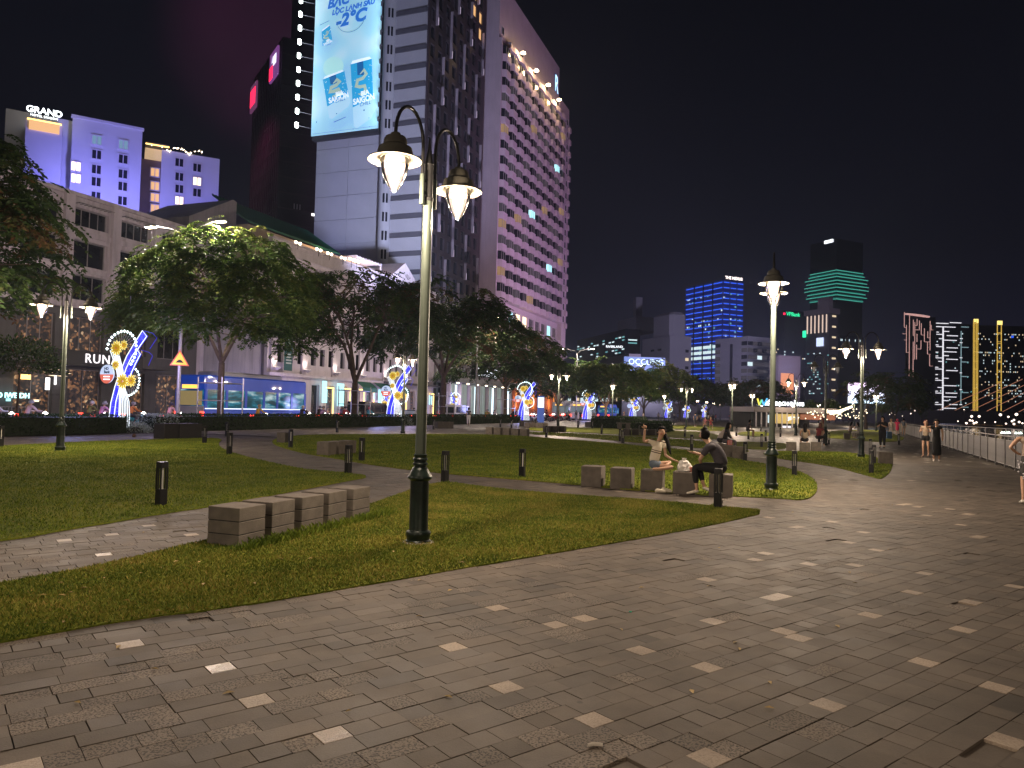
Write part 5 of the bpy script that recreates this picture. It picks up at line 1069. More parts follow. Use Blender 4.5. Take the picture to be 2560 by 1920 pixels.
# low dark glass slab
r, wr, wl, h = far('low_glass_slab', 'low dark glass building with a line of cold lights on its roof edge', 2093, 2096, 2150, 838, 520, 12, mat('slate_glass', (.03, .035, .055), .3, .1, .2, .05)); wins(r, wr, wl, h - 4, h - 1, 18, 1, .8, [g_white], 2, 'right', .5, .5)
# outline tower
g_pk = glow('pink_led', (1, .55, .5), .75)
r, wr, wl, h = far('outlined_tower', 'dark tower traced by thin pinkish vertical light lines and a curved lit roof rim', 2262, 2266, 2338, 790, 1100, 6, m_sk)
def vline(r, x, z0, z1, m, t=.5, nm='light_line'): MB().box(x - t, x + t, -.9, -.1, z0, z1).obj(nm, m, r)
def hline(r, x0, x1, z, m, t=.5, nm='light_line'): MB().box(x0, x1, -.9, -.1, z - t, z + t).obj(nm, m, r)
def X(px, r, D): return (Matrix.Rotation(-r.rotation_euler.z, 3, 'Z') @ (PD(px, 900, D) - Vector(r.location))).x
def cz(y): return 760 + y / 5.53
def cx_(x): return 2240 + x / 5.53
for (x, ya, yb) in [(105, 112, 325), (138, 290, 670), (182, 160, 1000), (240, 215, 440), (262, 250, 520), (295, 205, 295), (330, 225, 358), (240, 520, 1030), (262, 520, 760), (295, 410, 525), (290, 560, 765), (358, 265, 420), (405, 335, 515), (355, 500, 620), (490, 230, 640), (455, 375, 465), (452, 520, 690), (485, 700, 855), (505, 285, 355)]:
    vline(r, X(cx_(x), r, 1100), zpx(cx_(x), cz(yb), 1100), zpx(cx_(x), cz(ya), 1100), g_pk, .28)
for (xa, xb, y) in [(105, 138, 325), (138, 182, 670), (262, 330, 355), (262, 295, 295), (358, 405, 425), (405, 490, 520), (295, 355, 620), (452, 500, 690), (455, 490, 465), (485, 530, 855), (240, 262, 765), (82, 138, 412), (100, 138, 497), (505, 535, 355)]:
    hline(r, X(cx_(xa), r, 1100), X(cx_(xb), r, 1100), zpx(cx_(xa), cz(y), 1100), g_pk, .28)
mb = MB()
for k in range(12): a, b = cx_(115 + 29 * k), cx_(115 + 29 * (k + 1)); mb.box(X(a, r, 1100), X(b, r, 1100), -4 - 3 * math.sin(math.pi * k / 11), 0, zpx(a, cz(140 + 3.2 * k), 1100) - 1, zpx(a, cz(140 + 3.2 * k), 1100) + 1)
mb.obj('roof_rim', g_pk, r)
# white line tower
g_wl = glow('white_led_line', (.95, .93, 1), 1.2); m_pur = mat('violet_glass', (.03, .026, .045), .4, .1, .15, .05)
r, wr, wl, h = far('white_line_tower', 'violet grey tower with bright white horizontal light bars on a vertical spine', 2336, 2340, 2430, 808, 1000, 5, m_pur)
D_ = 1000
vline(r, X(cx_(652), r, D_), zpx(cx_(652), cz(1488), D_), zpx(cx_(652), cz(318), D_), g_wl, .8)
for (xa, xb, y) in [(550, 730, 265), (752, 918, 255), (550, 700, 312), (652, 832, 315), (660, 740, 377), (555, 645, 418), (708, 868, 435), (592, 645, 478), (660, 852, 498), (555, 645, 588), (705, 868, 603), (660, 850, 658), (660, 735, 713), (545, 640, 743), (702, 868, 762), (585, 640, 793), (540, 640, 898), (700, 868, 918), (660, 733, 1025), (540, 640, 1053), (660, 848, 1127), (578, 635, 1153), (545, 635, 1230), (695, 862, 1230), (660, 850, 1282), (660, 735, 1335), (540, 640, 1388), (752, 868, 1388), (660, 850, 1440), (580, 640, 1466), (555, 588, 388), (545, 585, 565), (545, 580, 666), (545, 580, 718), (540, 582, 874), (545, 578, 975), (545, 578, 1028), (545, 578, 1205), (545, 585, 1360), (902, 940, 475), (900, 935, 532), (900, 935, 741), (900, 930, 950), (900, 930, 1183), (900, 935, 1390)]:
    hline(r, X(cx_(xa), r, D_), X(cx_(xb), r, D_), zpx(cx_(xa), cz(y), D_), g_wl, .5)
g_gy = glow('grey_led_line', (.35, .55, .6), .7)
for (xa, xb, y) in [(918, 1028, 595), (918, 1028, 798), (918, 1028, 1000), (918, 1028, 1222), (918, 1028, 313), (930, 1028, 1425)]: hline(r, X(cx_(xa), r, D_), X(cx_(xb), r, D_), zpx(cx_(xa), cz(y), D_), g_gy, .5)
vline(r, X(cx_(918), r, D_), zpx(cx_(918), cz(1380), D_), zpx(cx_(918), cz(370), D_), g_gy, .4)
wins(r, wr, wl, 20, h - 10, 20, 26, .04, [g_teal, g_white], 33, 'right')
# yellow line towers
g_ye = glow('yellow_led_line', (1, .62, .10), .85)
r, wr, wl, h = far('yellow_line_tower', 'row of dark apartment towers with two golden ladder shaped light strips and scattered windows', 2430, 2434, 2700, 812, 900, 3, m_sk)
D_ = 900
for x in (1066, 1085, 1108, 1128): vline(r, X(cx_(x), r, D_), zpx(cx_(x), cz(1480), D_), zpx(cx_(x), cz(225), D_), g_ye, .3)
for x in (1408, 1466): vline(r, X(cx_(x), r, D_), zpx(cx_(x), cz(1480), D_), zpx(cx_(x), cz(285), D_), g_ye, .3)
for y in (395, 412, 520, 545, 655, 680, 790, 805, 915, 940, 1075, 1090, 1200, 1222, 1335, 1355): hline(r, X(cx_(1408), r, D_), X(cx_(1466), r, D_), zpx(cx_(1430), cz(y), D_), g_ye, .3)
for y in (270, 510, 660, 790, 900, 1165, 1330): hline(r, X(cx_(1066), r, D_), X(cx_(1128), r, D_), zpx(cx_(1090), cz(y), D_), g_ye, .3)
for (xa, xb, ya, yb) in [(1070, 1096, 208, 250), (1106, 1132, 208, 262), (1408, 1476, 230, 285)]: MB().box(X(cx_(xa), r, D_), X(cx_(xb), r, D_), -1.2, -.1, zpx(cx_(xa), cz(yb), D_), zpx(cx_(xa), cz(ya), D_)).obj('gold_cap', glow('gold_cap', (1, .75, .22), 1.8), r)
wins(r, wr, wl, 25, h - 8, 60, 26, .16, [g_warm, g_white], 41, 'right', .45, .45); MB().box(X(cx_(1612), r, D_), X(cx_(1640), r, D_), -1.0, -.1, zpx(cx_(1612), cz(465), D_), zpx(cx_(1612), cz(435), D_)).obj('blue_light', g_blue, r)
# faint low block between
r, wr, wl, h = far('far_low_block', 'low far block with dim warm floors left of the white line tower', 2288, 2290, 2338, 935, 1300, 4, m_sk); wins(r, wr, wl, 10, h, 12, 6, .4, [g_pk], 3, 'right')
# ---- bridge and far bank
br = empty('cable_bridge', 'far cable stayed bridge with orange lit stays over the river', 'bridge', PD(2330, 1020, 520) * 1)
br.location.z = 0; br.rotation_euler = (0, 0, math.radians(-2)); zd = zpx(2400, 1031, 520)
MB().box(-40, 190, 0, 10, zd - 2, zd - .3).obj('deck', mat('bridge_deck', (.10, .06, .06), .7, 0, .1, .1, emit=(.5, .12, .10), es=.12, nolight=True), br)
cb = glow('cable_glow', (1, .42, .25), .55)
for k in range(12): MB().tube([(2 + 11 * k, -.3, zd), (2 + 11 * k + 46 + 3 * k, -.3, zd + 22 + k * 2.4)], .16, 4).obj('stay_cable', cb, br); MB().box(1 + 11 * k, 4 + 11 * k, -.6, -.3, zd - .2, zd + .7).obj('deck_light', glow('deck_amber', (1, .40, .12), 2.2), br)
fb = MB(); rg = random.Random(17)
MB().box(-160, 260, 0, 14, 0, 5.5).obj('embankment', mat('far_bank', (.035, .03, .03), .9, 0, .3, .1), None, PD(2330, 1060, 300) * 1, 0)
bpy.data.objects['embankment'].location.z = 0; tag(bpy.data.objects['embankment'], kind='structure')
bl2 = []
for px, py, s in [(2429, 1041, 1), (2448, 1041, 1), (2425, 1051, .8), (2431, 1052, .8), (2416, 1058, .9), (2435, 1058, .9), (2441, 1056, .8), (2501, 1037, 1.1), (2521, 1042, .8), (2541, 1036, 1.2), (2515, 1059, .7), (2530, 1053, .8), (2535, 1060, .9), (2548, 1055, .9), (2488, 1055, .6), (2556, 1058, .7), (2462, 1056, .4), (2395, 1053, .5), (2535, 1050, .8), (2287, 1027, .6), (2277, 1034, .5), (2301, 1024, .3), (2277, 1022, .4), (2410, 1024, .4), (2230, 1033, .5), (2224, 1036, .4), (2236, 1037, .4), (2256, 1040, .3)]:
    p = PD(px, py, 190); s *= .62; o = MB().lathe([(.02, -.5 * s), (.42 * s, -.25 * s), (.5 * s, 0), (.42 * s, .25 * s), (.02, .5 * s)], 8).tube([(0, 0, -.5 * s), (0, 0, -p.z + .2)], .05, 4, m=1).obj('globe_lamp', [glow('bank_globe', (1, .80, .66), 3.2), m_dkwall], None, p); tag(o, 'round glowing lamp on the far river bank among many', 'lamp', 'round lamps on the far river bank')
# boat behind the fence
p = PD(2370, 1075, 400); bt = empty('river_boat', 'lit river boat with curved white roof line beyond the fence', 'boat', (p.x, p.y, -.3), math.radians(-8))
hl = MB(); hl.add([(-5.5, -1.6, .9), (5.0, -1.6, .9), (7.0, 0, 1.3), (5.0, 1.6, .9), (-5.5, 1.6, .9), (-5, -1.1, -.1), (4.4, -1.1, -.1), (5.8, 0, -.1), (4.4, 1.1, -.1), (-5, 1.1, -.1)], [(0, 1, 2, 3, 4), (9, 8, 7, 6, 5), (0, 5, 6, 1), (1, 6, 7, 2), (2, 7, 8, 3), (3, 8, 9, 4), (4, 9, 5, 0)]); hl.obj('hull', m_maj, bt)
MB().box(-4.5, 3.8, -1.4, 1.4, .9, 2.5).obj('cabin', mat('cabin_glass', (.1, .12, .2), .2, 0, .1, 1, emit=(.35, .4, .8), es=.5, nolight=True), bt)
MB().tube([(-5, -1.5, 3.0), (-4, -1.5, 3.6), (-2, -1.5, 3.8), (2, -1.5, 3.8), (4, -1.5, 3.5), (4.8, -1.5, 3.0)], .07, 6).tube([(-5, -1.5, 3.0), (4.8, -1.5, 3.0)], .06, 6).obj('roof_light', g_wl, bt); MB().box(-4.8, 4.6, -1.5, 1.5, 2.9, 3.0).obj('roof', m_maj, bt)
for k in range(5): MB().box(-4.5 + 1.9 * k, -4.4 + 1.9 * k, -1.5, -1.4, .9, 2.9).obj('roof_post', m_maj, bt)
# riverside stalls with lamp shades beyond the rail
for (px, py) in [(2425, 1098), (2436, 1098), (2446, 1098)] + [(2505 + 6 * k, 1082) for k in range(4)] + [(2540 + 6 * k, 1083) for k in range(3)]:
    p = PD(px, py, 46); o = MB().lathe([(.02, .09), (.1, -.03), (.02, -.05)], 8).tube([(0, 0, .05), (0, 0, -p.z + .0)], .01, 4, m=1).obj('deck_lamp', [glow('pier_lamp', (.8, 1, .85), 3), m_dkwall], None, p); tag(o, 'tiny shaded lamp on the floating pier past the fence', 'lamp', 'tiny lamps on the pier past the fence')
MB().box(-14, 26, -3, 0, -.3, .35).obj('floating_pier', m_dkwall, None, W(46, fence_t(46) - 14), ANG + .1); tag(bpy.data.objects['floating_pier'], 'dark floating pier on the river beyond the fence', 'pier')
# white gantry rails beyond fence
gr_ = empty('pier_railing', 'white stepped hand rail of the pier gangway above the fence', 'railing', W(40, fence_t(40) - 3.0, -.1), ANG + .02)
for z in (1.35, 1.0, .6): MB().tube([(-8, 0, z), (24, 0, z)], .02, 5).obj('rail', m_wframe, gr_)
for k in range(17): MB().tube([(-8 + 2 * k, 0, 0), (-8 + 2 * k, 0, 1.35)], .02, 5).obj('rail_post', m_wframe, gr_)
# ---- river bus terminal at the end of the lawns
p0 = PD(1885, 1018, 100); TB = empty('river_bus_terminal', 'low river bus terminal with lit fascia sign, white columns and yellow shop front', 'building', (p0.x, p0.y, 0), math.radians(4))
def tx(px): return PD(px, 1018, 100).x - p0.x
zt_ = zpx(1950, 1018, 100)
MB().box(0, tx(2100), 0, 9, zt_ - .7, zt_).obj('roof', mat('terminal_roof', (.22, .2, .21), .6, 0, .1, .3), TB); MB().box(0, tx(2100), 8, 9, 0, zt_ - .7).obj('wall', m_dkwall, TB)
for k in range(9): MB().tube([(.4 + k * .72, .2, 0), (.4 + k * .72, .2, zt_ - .7)], .09, 6).obj('column', m_wframe, TB)
text('BẾN BẠCH ĐẰNG', .68, 'lettering', glow('sign_white_bright', (.9, .97, 1.0), 4.0), TB, (tx(1962), -.1, zt_ + .45), bold=.02)
lg = MB()
for k, (x0, z0, x1, z1) in enumerate([(0, .9, .3, 0), (.3, 0, .6, .75), (.6, .75, .9, 0), (.9, 0, 1.35, .95)]): MB().tube([(x0, 0, z0), (x1, 0, z1)], .11, 6).obj('logo_stroke', [glow('logo_yellow', (.9, .8, .1), 1.3), glow('logo_green', (.2, .8, .3), 1.2), glow('logo_blue', (.1, .5, .9), 1.3), glow('logo_blue', (.1, .5, .9), 1.3)][k], TB, (tx(1892), -.2, zt_ + .2))
MB().box(tx(1938), tx(2006), .6, 1.0, zt_ - 2.2, zt_ - .9).obj('yellow_fascia', glow('fascia_yellow', (1, .66, .18), .7), TB); text('JETTY', .6, 'lettering', glow('lettering_cream', (1, .95, .8), 3.0), TB, (tx(1992), .5, zt_ - 1.5))
for k in range(9): MB().box(tx(1938 + 8 * k), tx(1944 + 8 * k), 2.0, 2.2, .6, 1.7).obj('shop_light', g_warm if k % 2 else g_white, TB)
MB().box(tx(1962), tx(1984), .4, .6, zt_ - 3.1, zt_ - 2.5).obj('small_sign', g_wl, TB)
MB().box(tx(2010), tx(2100), .5, .8, zt_ - 1.6, zt_ - .8).obj('beam', mat('terminal_beam', (.35, .15, .1), .7, 0, .1), TB)
lamp('POINT', 'terminal_light', TB, (tx(1960), -1.5, 3.2), 260, (1, .75, .5), .4); lamp('POINT', 'terminal_light', TB, (tx(2060), -2.5, 3.2), 300, (1, .75, .5), .4)
# string lights over the night market right of the terminal
rg = random.Random(23)
sl = MB()
for _ in range(75):
    px = rg.uniform(2010, 2170) ; py = rg.gauss(1034, 9); p = PD(px, min(py, 1052), 95); s = rg.uniform(.04, .12); sl.lathe([(.01, -s), (s, 0), (.01, s)], 6, tuple(p))
o = sl.obj('string_lights', glow('market_bulb', (1, .82, .55), 3.2)); o['kind'] = 'stuff'; tag(o, 'cluster of warm bulbs over the night market at the end of the lawns', 'string lights')
for k, (px, py, l) in enumerate([(2066, 1030, 3.2), (2075, 1034, 2.2)]): p = PD(px, py, 92); tag(MB().tube([(0, 0, 0), (l * .5, 0, .15), (l, 0, .75)], .16, 6).obj('light_tube', glow('market_tube', (1, .85, .55), 3.0), None, p), ['long curved glowing tube over the night market', 'short glowing tube under the long one at the night market'][k], 'lamp')
# lit screen seen through the round tree
p = PD(2168, 983, 118); sc = empty('led_screen', 'large lit screen glittering through the leaves of the round dark tree', 'screen', p)
m_scr = bpy.data.materials.new('screen_light'); m_scr.use_nodes = True; n_ = m_scr.node_tree; p_ = n_.nodes['Principled BSDF']; g_ = n_.nodes.new('ShaderNodeTexCoord'); s_ = n_.nodes.new('ShaderNodeSeparateXYZ'); n_.links.new(g_.outputs['Object'], s_.inputs[0]); r_ = n_.nodes.new('ShaderNodeMapRange'); r_.inputs[1].default_value = -2.2; r_.inputs[2].default_value = 2.2; n_.links.new(s_.outputs['Z'], r_.inputs[0]); q_ = n_.nodes.new('ShaderNodeValToRGB'); q_.color_ramp.elements[0].color = (.55, .85, 1, 1); q_.color_ramp.elements[1].color = (.95, .62, .95, 1); n_.links.new(r_.outputs[0], q_.inputs[0]); n_.links.new(q_.outputs[0], p_.inputs['Emission Color']); p_.inputs['Emission Strength'].default_value = 3.6; m_scr.cycles.emission_sampling = 'NONE'
MB().box(-2.9, 2.9, 0, .3, -1.6, 1.6).obj('screen', m_scr, sc); MB().box(-3.0, 3.0, .31, .6, -1.7, 1.7).box(-.2, .2, .35, .6, -p.z, -1.7).obj('stand', m_dkwall, sc)
# skyline fill: unseen spot added to brighten the far blocks
lamp('SPOT', 'skyline_fill', None, (75, 200, 14), 420000, (.72, .64, .95), 3.0, aim((75, 200, 14), (95, 360, 45)), 110, 1.0)
# ================================================================== STREET LAMPS
m_slp = mat('street_lamp_steel', (.35, .35, .38), .45, .4, .1, 3); g_sod = glow('street_lamp_head_light', (1.0, .80, .42), 26.0)
slp = MB().tube([(0, 0, -.1), (0, 0, 6), (0, 0, 11.2)], [.13, .10, .07], 10)
for sgn in (-1, 1): slp.tube([(0, 0, 11.2), (0, sgn * .4, 11.6), (0, sgn * 1.2, 11.85), (0, sgn * 2.3, 12.05)], .045, 6)
slm = slp.mesh('pole', m_slp, True)
slh = MB().cbox(-.16, .16, -.38, .38, -.06, .08, .04).mesh('lamp_head', m_slp); sll = MB().box(-.13, .13, -.30, .30, -.11, -.061).mesh('lens', g_sod)
SLL = [('street light pole behind the hedge that carries the yellow triangle sign', 33.6), ('street light pole hidden in the third tree, lamp glowing through its leaves', 77.5), ('tall double armed street light against the night sky right of the bay window hotel', 120), ('street light pole farther along the road, beyond the fourth ribbon light', 164), ('street light outside the picture at left', -9)]
for lab, s in SLL:
    r = empty('street_lamp', lab, 'street lamp', W(s, 33.3), ANG, 'double armed street lamps of the road'); put(slm, 'pole', r)
    for sgn in (-1, 1):
        h = put(slh, 'lamp_head', r, (0, sgn * 2.6, 12.05)); put(sll, 'lens', h); lamp('POINT', 'lamp_light', h, (0, 0, -.25), 3000, (1.0, .82, .66), .15)
# warning sign on the pole
p = W(33.6, 33.3); ts = empty('warning_sign', 'yellow triangular road sign with bump symbol on the grey pole', 'road sign', (p.x, p.y, 0), math.atan2(p.y, p.x) - math.pi / 2)
zt = zpx(438, 895, p.y); tr_ = MB(); A_ = [(-.52, 0), (.52, 0), (0, .92)]
tr_.add([(x, -.2, z + zt - .45) for x, z in A_] + [(x, -.17, z + zt - .45) for x, z in A_], [(0, 1, 2), (5, 4, 3), (0, 3, 4, 1), (1, 4, 5, 2), (2, 5, 3, 0)]); tr_.obj('border', mat('sign_red_edge', (.6, .10, .05), .5, 0, 0, emit=(.7, .15, .03), es=.25, nolight=True), ts)
tr_ = MB(); tr_.add([(x * .8, -.21, (z - .3) * .8 + .3 + zt - .45) for x, z in A_], [(0, 1, 2)]); tr_.obj('face', mat('sign_yellow', (.8, .5, .04), .5, 0, 0, emit=(1, .55, .03), es=.45, nolight=True), ts)
mb = MB(); mb.add([(-.22, -.22, zt - .28), (.22, -.22, zt - .28), (.12, -.22, zt - .16), (.04, -.22, zt - .1), (-.04, -.22, zt - .1), (-.12, -.22, zt - .16)], [(0, 1, 2, 3, 4, 5)]); mb.obj('bump_symbol', m_black, ts)
# ================================================================== TREES
m_bark = mat('bark', (.085, .062, .05), .9, 0, .35, 6, .6, 14)
def leaf_mat(name, cols):
    m = bpy.data.materials.new(name); m.use_nodes = True; n = m.node_tree; n.nodes.clear(); L = n.links.new
    o = n.nodes.new('ShaderNodeOutputMaterial'); at = n.nodes.new('ShaderNodeAttribute'); at.attribute_name = 'hue'
    r = n.nodes.new('ShaderNodeValToRGB'); L(at.outputs['Fac'], r.inputs[0]); els = r.color_ramp.elements; els[0].color = cols[0] + (1,); els[1].color = cols[-1] + (1,)
    for i, c in enumerate(cols[1:-1]): e = els.new((i + 1) / (len(cols) - 1)); e.color = c + (1,)
    p = n.nodes.new('ShaderNodeBsdfPrincipled'); L(r.outputs[0], p.inputs['Base Color']); p.inputs['Roughness'].default_value = .55; p.inputs['Specular IOR Level'].default_value = .3
    t = n.nodes.new('ShaderNodeBsdfTranslucent'); L(r.outputs[0], t.inputs[0]); mx = n.nodes.new('ShaderNodeMixShader'); mx.inputs[0].default_value = .35; L(p.outputs[0], mx.inputs[1]); L(t.outputs[0], mx.inputs[2]); L(mx.outputs[0], o.inputs[0]); return m
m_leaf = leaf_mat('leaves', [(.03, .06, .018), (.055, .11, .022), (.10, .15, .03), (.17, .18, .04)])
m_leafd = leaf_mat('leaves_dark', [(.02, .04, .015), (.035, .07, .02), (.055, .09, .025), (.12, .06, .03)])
m_hedge = leaf_mat('hedge_leaves', [(.015, .03, .012), (.025, .05, .018), (.04, .07, .022)])
m_pale = leaf_mat('pale_lit_shrub', [(.18, .22, .20), (.30, .36, .33), (.5, .55, .52)])  # leaf colours paled to carry the bluish light falling on these shrubs
def leaf_mesh(name, P, D, L, Wd, hue, m):
    """P base points (n,3), D direction (n,3), L length, Wd width -> one quad (kite) per leaf"""
    n = len(P); rg = np.random.default_rng(n); D = D / np.linalg.norm(D, axis=1, keepdims=True)
    R = rg.normal(size=(n, 3)); S = np.cross(D, R); S /= np.linalg.norm(S, axis=1, keepdims=True) + 1e-9
    L = np.broadcast_to(L, (n,))[:, None]; Wd = np.broadcast_to(Wd, (n,))[:, None]
    v = np.zeros((n, 4, 3)); v[:, 0] = P; v[:, 1] = P + D * L * .45 + S * Wd / 2; v[:, 2] = P + D * L; v[:, 3] = P + D * L * .45 - S * Wd / 2
    me = bpy.data.meshes.new(name); me.vertices.add(n * 4); me.vertices.foreach_set('co', v.ravel()); me.loops.add(n * 4); me.loops.foreach_set('vertex_index', np.arange(n * 4, dtype=np.int32))
    me.polygons.add(n); me.polygons.foreach_set('loop_start', np.arange(0, n * 4, 4, dtype=np.int32)); me.polygons.foreach_set('loop_total', np.full(n, 4, dtype=np.int32))
    a = me.attributes.new('hue', 'FLOAT', 'FACE'); a.data.foreach_set('value', np.clip(hue, 0, 1).astype(np.float32)); me.materials.append(m); me.update(calc_edges=True); return me
def tree(name, label, x, y, h, rad, seed, trunk_h=2.6, zlow=4.6, nclus=70, nfr=11, leafL=.17, m=None, fork=2, group=None, lean=(0, 0), tr=.17, flat=1.0, extra=()):
    rg = random.Random(seed); m = m or m_leaf; root = empty(name, label, 'tree', (x, y, 0), 0, group)
    nodes = [Vector((0, 0, 0)), Vector((lean[0] * .3, lean[1] * .3, trunk_h))]; wood = MB()
    wood.tube([(0, 0, -.1), (.03, 0, .5), (lean[0] * .15, lean[1] * .15, trunk_h * .6), tuple(nodes[1])], [tr * 1.35, tr * 1.05, tr * .95, tr * .9], 10)
    limbs = []
    for k in range(fork + 2):
        a = 2 * math.pi * k / (fork + 2) + rg.uniform(-.4, .4); e = Vector((math.cos(a) * rad * .42, math.sin(a) * rad * .42, zlow + (h - zlow) * rg.uniform(.35, .6)))
        b = nodes[1]; mid = b.lerp(e, .45) + Vector((rg.uniform(-.3, .3), rg.uniform(-.3, .3), -.1 + rg.uniform(0, .5)))
        pts = [b, b.lerp(mid, .5) + Vector((0, 0, .05)), mid, e]; wood.tube(pts, [tr * .62, tr * .5, tr * .4, tr * .26], 7); limbs += [(mid, tr * .38), (e, tr * .26), (mid.lerp(e, .5), tr * .32)]
        for q in range(3):
            a2 = a + rg.uniform(-.8, .8); e2 = Vector((math.cos(a2) * rad * rg.uniform(.5, .8), math.sin(a2) * rad * rg.uniform(.5, .8), zlow + (h - zlow) * rg.uniform(.3, .85)))
            s_ = mid.lerp(e, rg.uniform(.2, .9)); m2 = s_.lerp(e2, .5) + Vector((0, 0, .35)); wood.tube([s_, m2, e2], [tr * .3, tr * .2, tr * .12], 5); limbs += [(m2, tr * .2), (e2, tr * .12)]
    cents = []
    for k in range(nclus):
        a = rg.uniform(0, 2 * math.pi); u = rg.random() ** .5; el = rg.random()
        rr = rad * (.35 + .65 * u) * (1 + .18 * math.sin(3 * a + seed) + .1 * math.sin(7 * a))
        top = zlow + (h - zlow) * (1 - .75 * (rr / rad / 1.15) ** 2.2 * flat)
        lo = zlow + (h - zlow) * .02 + (1 - u) * (h - zlow) * .12
        z = lo + (top - lo) * (1 - el * el * .9)
        cents.append(Vector((math.cos(a) * rr + lean[0], math.sin(a) * rr + lean[1], z - .3)))
    cents += [Vector(c) for c in extra]
    tw = MB()
    P, Dn, H = [], [], []
    for c in cents:
        b, rr = min(limbs, key=lambda q: (q[0] - c).length + (.8 if q[0].z > c.z else 0)); mid = b.lerp(c, .5) + Vector((rg.uniform(-.2, .2), rg.uniform(-.2, .2), .25)); tw.tube([b, mid, c], [rr * .6, rr * .35, .012], 4, cap=False)
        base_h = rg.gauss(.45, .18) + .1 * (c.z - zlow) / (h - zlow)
        for f in range(nfr):
            a = rg.uniform(0, 2 * math.pi); out = Vector((c.x - lean[0], c.y - lean[1], 0)); 
            d = Vector((math.cos(a), math.sin(a), rg.uniform(-.1, .75))) + (out.normalized() * .7 if out.length > .1 else Vector((0, 0, 0))); d.normalize(); ln = rg.uniform(.6, 1.25) * (leafL / .17) ** .5
            p = c + Vector((rg.gauss(0, .22), rg.gauss(0, .22), rg.gauss(0, .16))); n = 9; step = ln / n; side = d.cross(Vector((0, 0, 1))).normalized()
            for q in range(n):
                d = (d + Vector((0, 0, -.13))).normalized(); p = p + d * step
                if q > 0:
                    for s_ in (-1, 1):
                        dd = (d * .55 + side * s_ + Vector((0, 0, rg.uniform(-.45, .05)))); P.append(tuple(p)); Dn.append(tuple(dd)); H.append(base_h + rg.gauss(0, .13))
            P.append(tuple(p)); Dn.append(tuple(d)); H.append(base_h)
    P = np.array(P); Dn = np.array(Dn); H = np.array(H)
    wood.obj('trunk', m_bark, root, smooth=True); o = tw.obj('branches', m_bark, root); o['kind'] = 'stuff'
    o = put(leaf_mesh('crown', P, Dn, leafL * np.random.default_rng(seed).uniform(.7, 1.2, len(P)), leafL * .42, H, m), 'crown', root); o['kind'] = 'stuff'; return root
TP = lambda s, t=32.2: W(s, t)
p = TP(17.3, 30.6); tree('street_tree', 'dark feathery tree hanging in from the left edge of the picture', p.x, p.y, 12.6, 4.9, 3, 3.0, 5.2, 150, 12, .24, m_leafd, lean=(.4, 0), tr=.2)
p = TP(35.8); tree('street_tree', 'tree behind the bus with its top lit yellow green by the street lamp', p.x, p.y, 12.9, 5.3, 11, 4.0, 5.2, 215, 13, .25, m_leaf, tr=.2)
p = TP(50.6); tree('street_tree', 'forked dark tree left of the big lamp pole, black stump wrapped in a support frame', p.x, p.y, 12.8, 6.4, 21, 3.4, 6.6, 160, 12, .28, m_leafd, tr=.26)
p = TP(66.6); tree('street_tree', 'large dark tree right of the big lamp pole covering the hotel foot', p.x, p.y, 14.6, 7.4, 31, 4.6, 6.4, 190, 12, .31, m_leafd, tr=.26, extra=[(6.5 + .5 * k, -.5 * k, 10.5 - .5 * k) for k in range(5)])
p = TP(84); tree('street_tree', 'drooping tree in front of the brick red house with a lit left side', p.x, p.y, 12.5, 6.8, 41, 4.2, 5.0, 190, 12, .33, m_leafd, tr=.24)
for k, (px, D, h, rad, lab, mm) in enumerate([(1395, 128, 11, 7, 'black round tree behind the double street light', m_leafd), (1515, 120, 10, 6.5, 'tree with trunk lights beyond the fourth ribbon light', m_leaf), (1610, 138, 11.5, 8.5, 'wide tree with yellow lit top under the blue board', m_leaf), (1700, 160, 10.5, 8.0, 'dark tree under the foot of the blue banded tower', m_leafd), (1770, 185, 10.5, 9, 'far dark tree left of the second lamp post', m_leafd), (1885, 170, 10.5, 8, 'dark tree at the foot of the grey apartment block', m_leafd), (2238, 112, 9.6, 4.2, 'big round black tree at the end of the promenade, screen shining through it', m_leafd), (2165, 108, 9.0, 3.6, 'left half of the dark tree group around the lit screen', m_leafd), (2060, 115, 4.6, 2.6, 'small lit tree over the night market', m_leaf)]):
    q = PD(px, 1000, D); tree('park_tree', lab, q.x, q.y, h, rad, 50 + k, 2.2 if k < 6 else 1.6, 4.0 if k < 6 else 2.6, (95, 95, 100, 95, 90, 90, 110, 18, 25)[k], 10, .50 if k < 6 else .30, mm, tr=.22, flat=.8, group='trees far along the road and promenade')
# support frames round the street trees
m_gal = mat('galvanised_pipe', (.45, .45, .5), .4, .5, .1, 5)
for s, lab in ((35.8, 'galvanised pipe frame round the trunk in front of the bus'), (50.6, 'galvanised pipe frame round the forked tree'), (66.6, 'galvanised pipe frame round the tree right of the big lamp pole'), (84, 'galvanised pipe frame round the drooping tree')):
    q = TP(s); r = empty('trunk_guard', lab, 'tree support', (q.x, q.y, 0), ANG, 'pipe frames round the trees')
    for a, b in ((-1, -1), (1, -1), (1, 1), (-1, 1)): MB().tube([(a * .9, b * .9, 0), (a * .9, b * .9, 3.1)], .045, 6).obj('upright', m_gal, r)
    for z in (.55, 1.7, 2.75):
        for (a, b), (c, d) in (((-.9, -.9), (.9, -.9)), ((.9, -.9), (.9, .9)), ((.9, .9), (-.9, .9)), ((-.9, .9), (-.9, -.9))): MB().tube([(a, b, z), (c, d, z)], .03, 5).obj('crossbar', m_gal, r)
# trunk lights
MB().box(-.3, .3, -.3, .3, .2, .3).obj('tree_uplight', m_black, None, PD(1515, 1050, 118)); tag(bpy.data.objects['tree_uplight'], 'small uplight at the foot of the far pale trunk', 'lamp'); lamp('POINT', 'light', bpy.data.objects['tree_uplight'], (0, -.6, .8), 700, (1, .6, .35), .1)
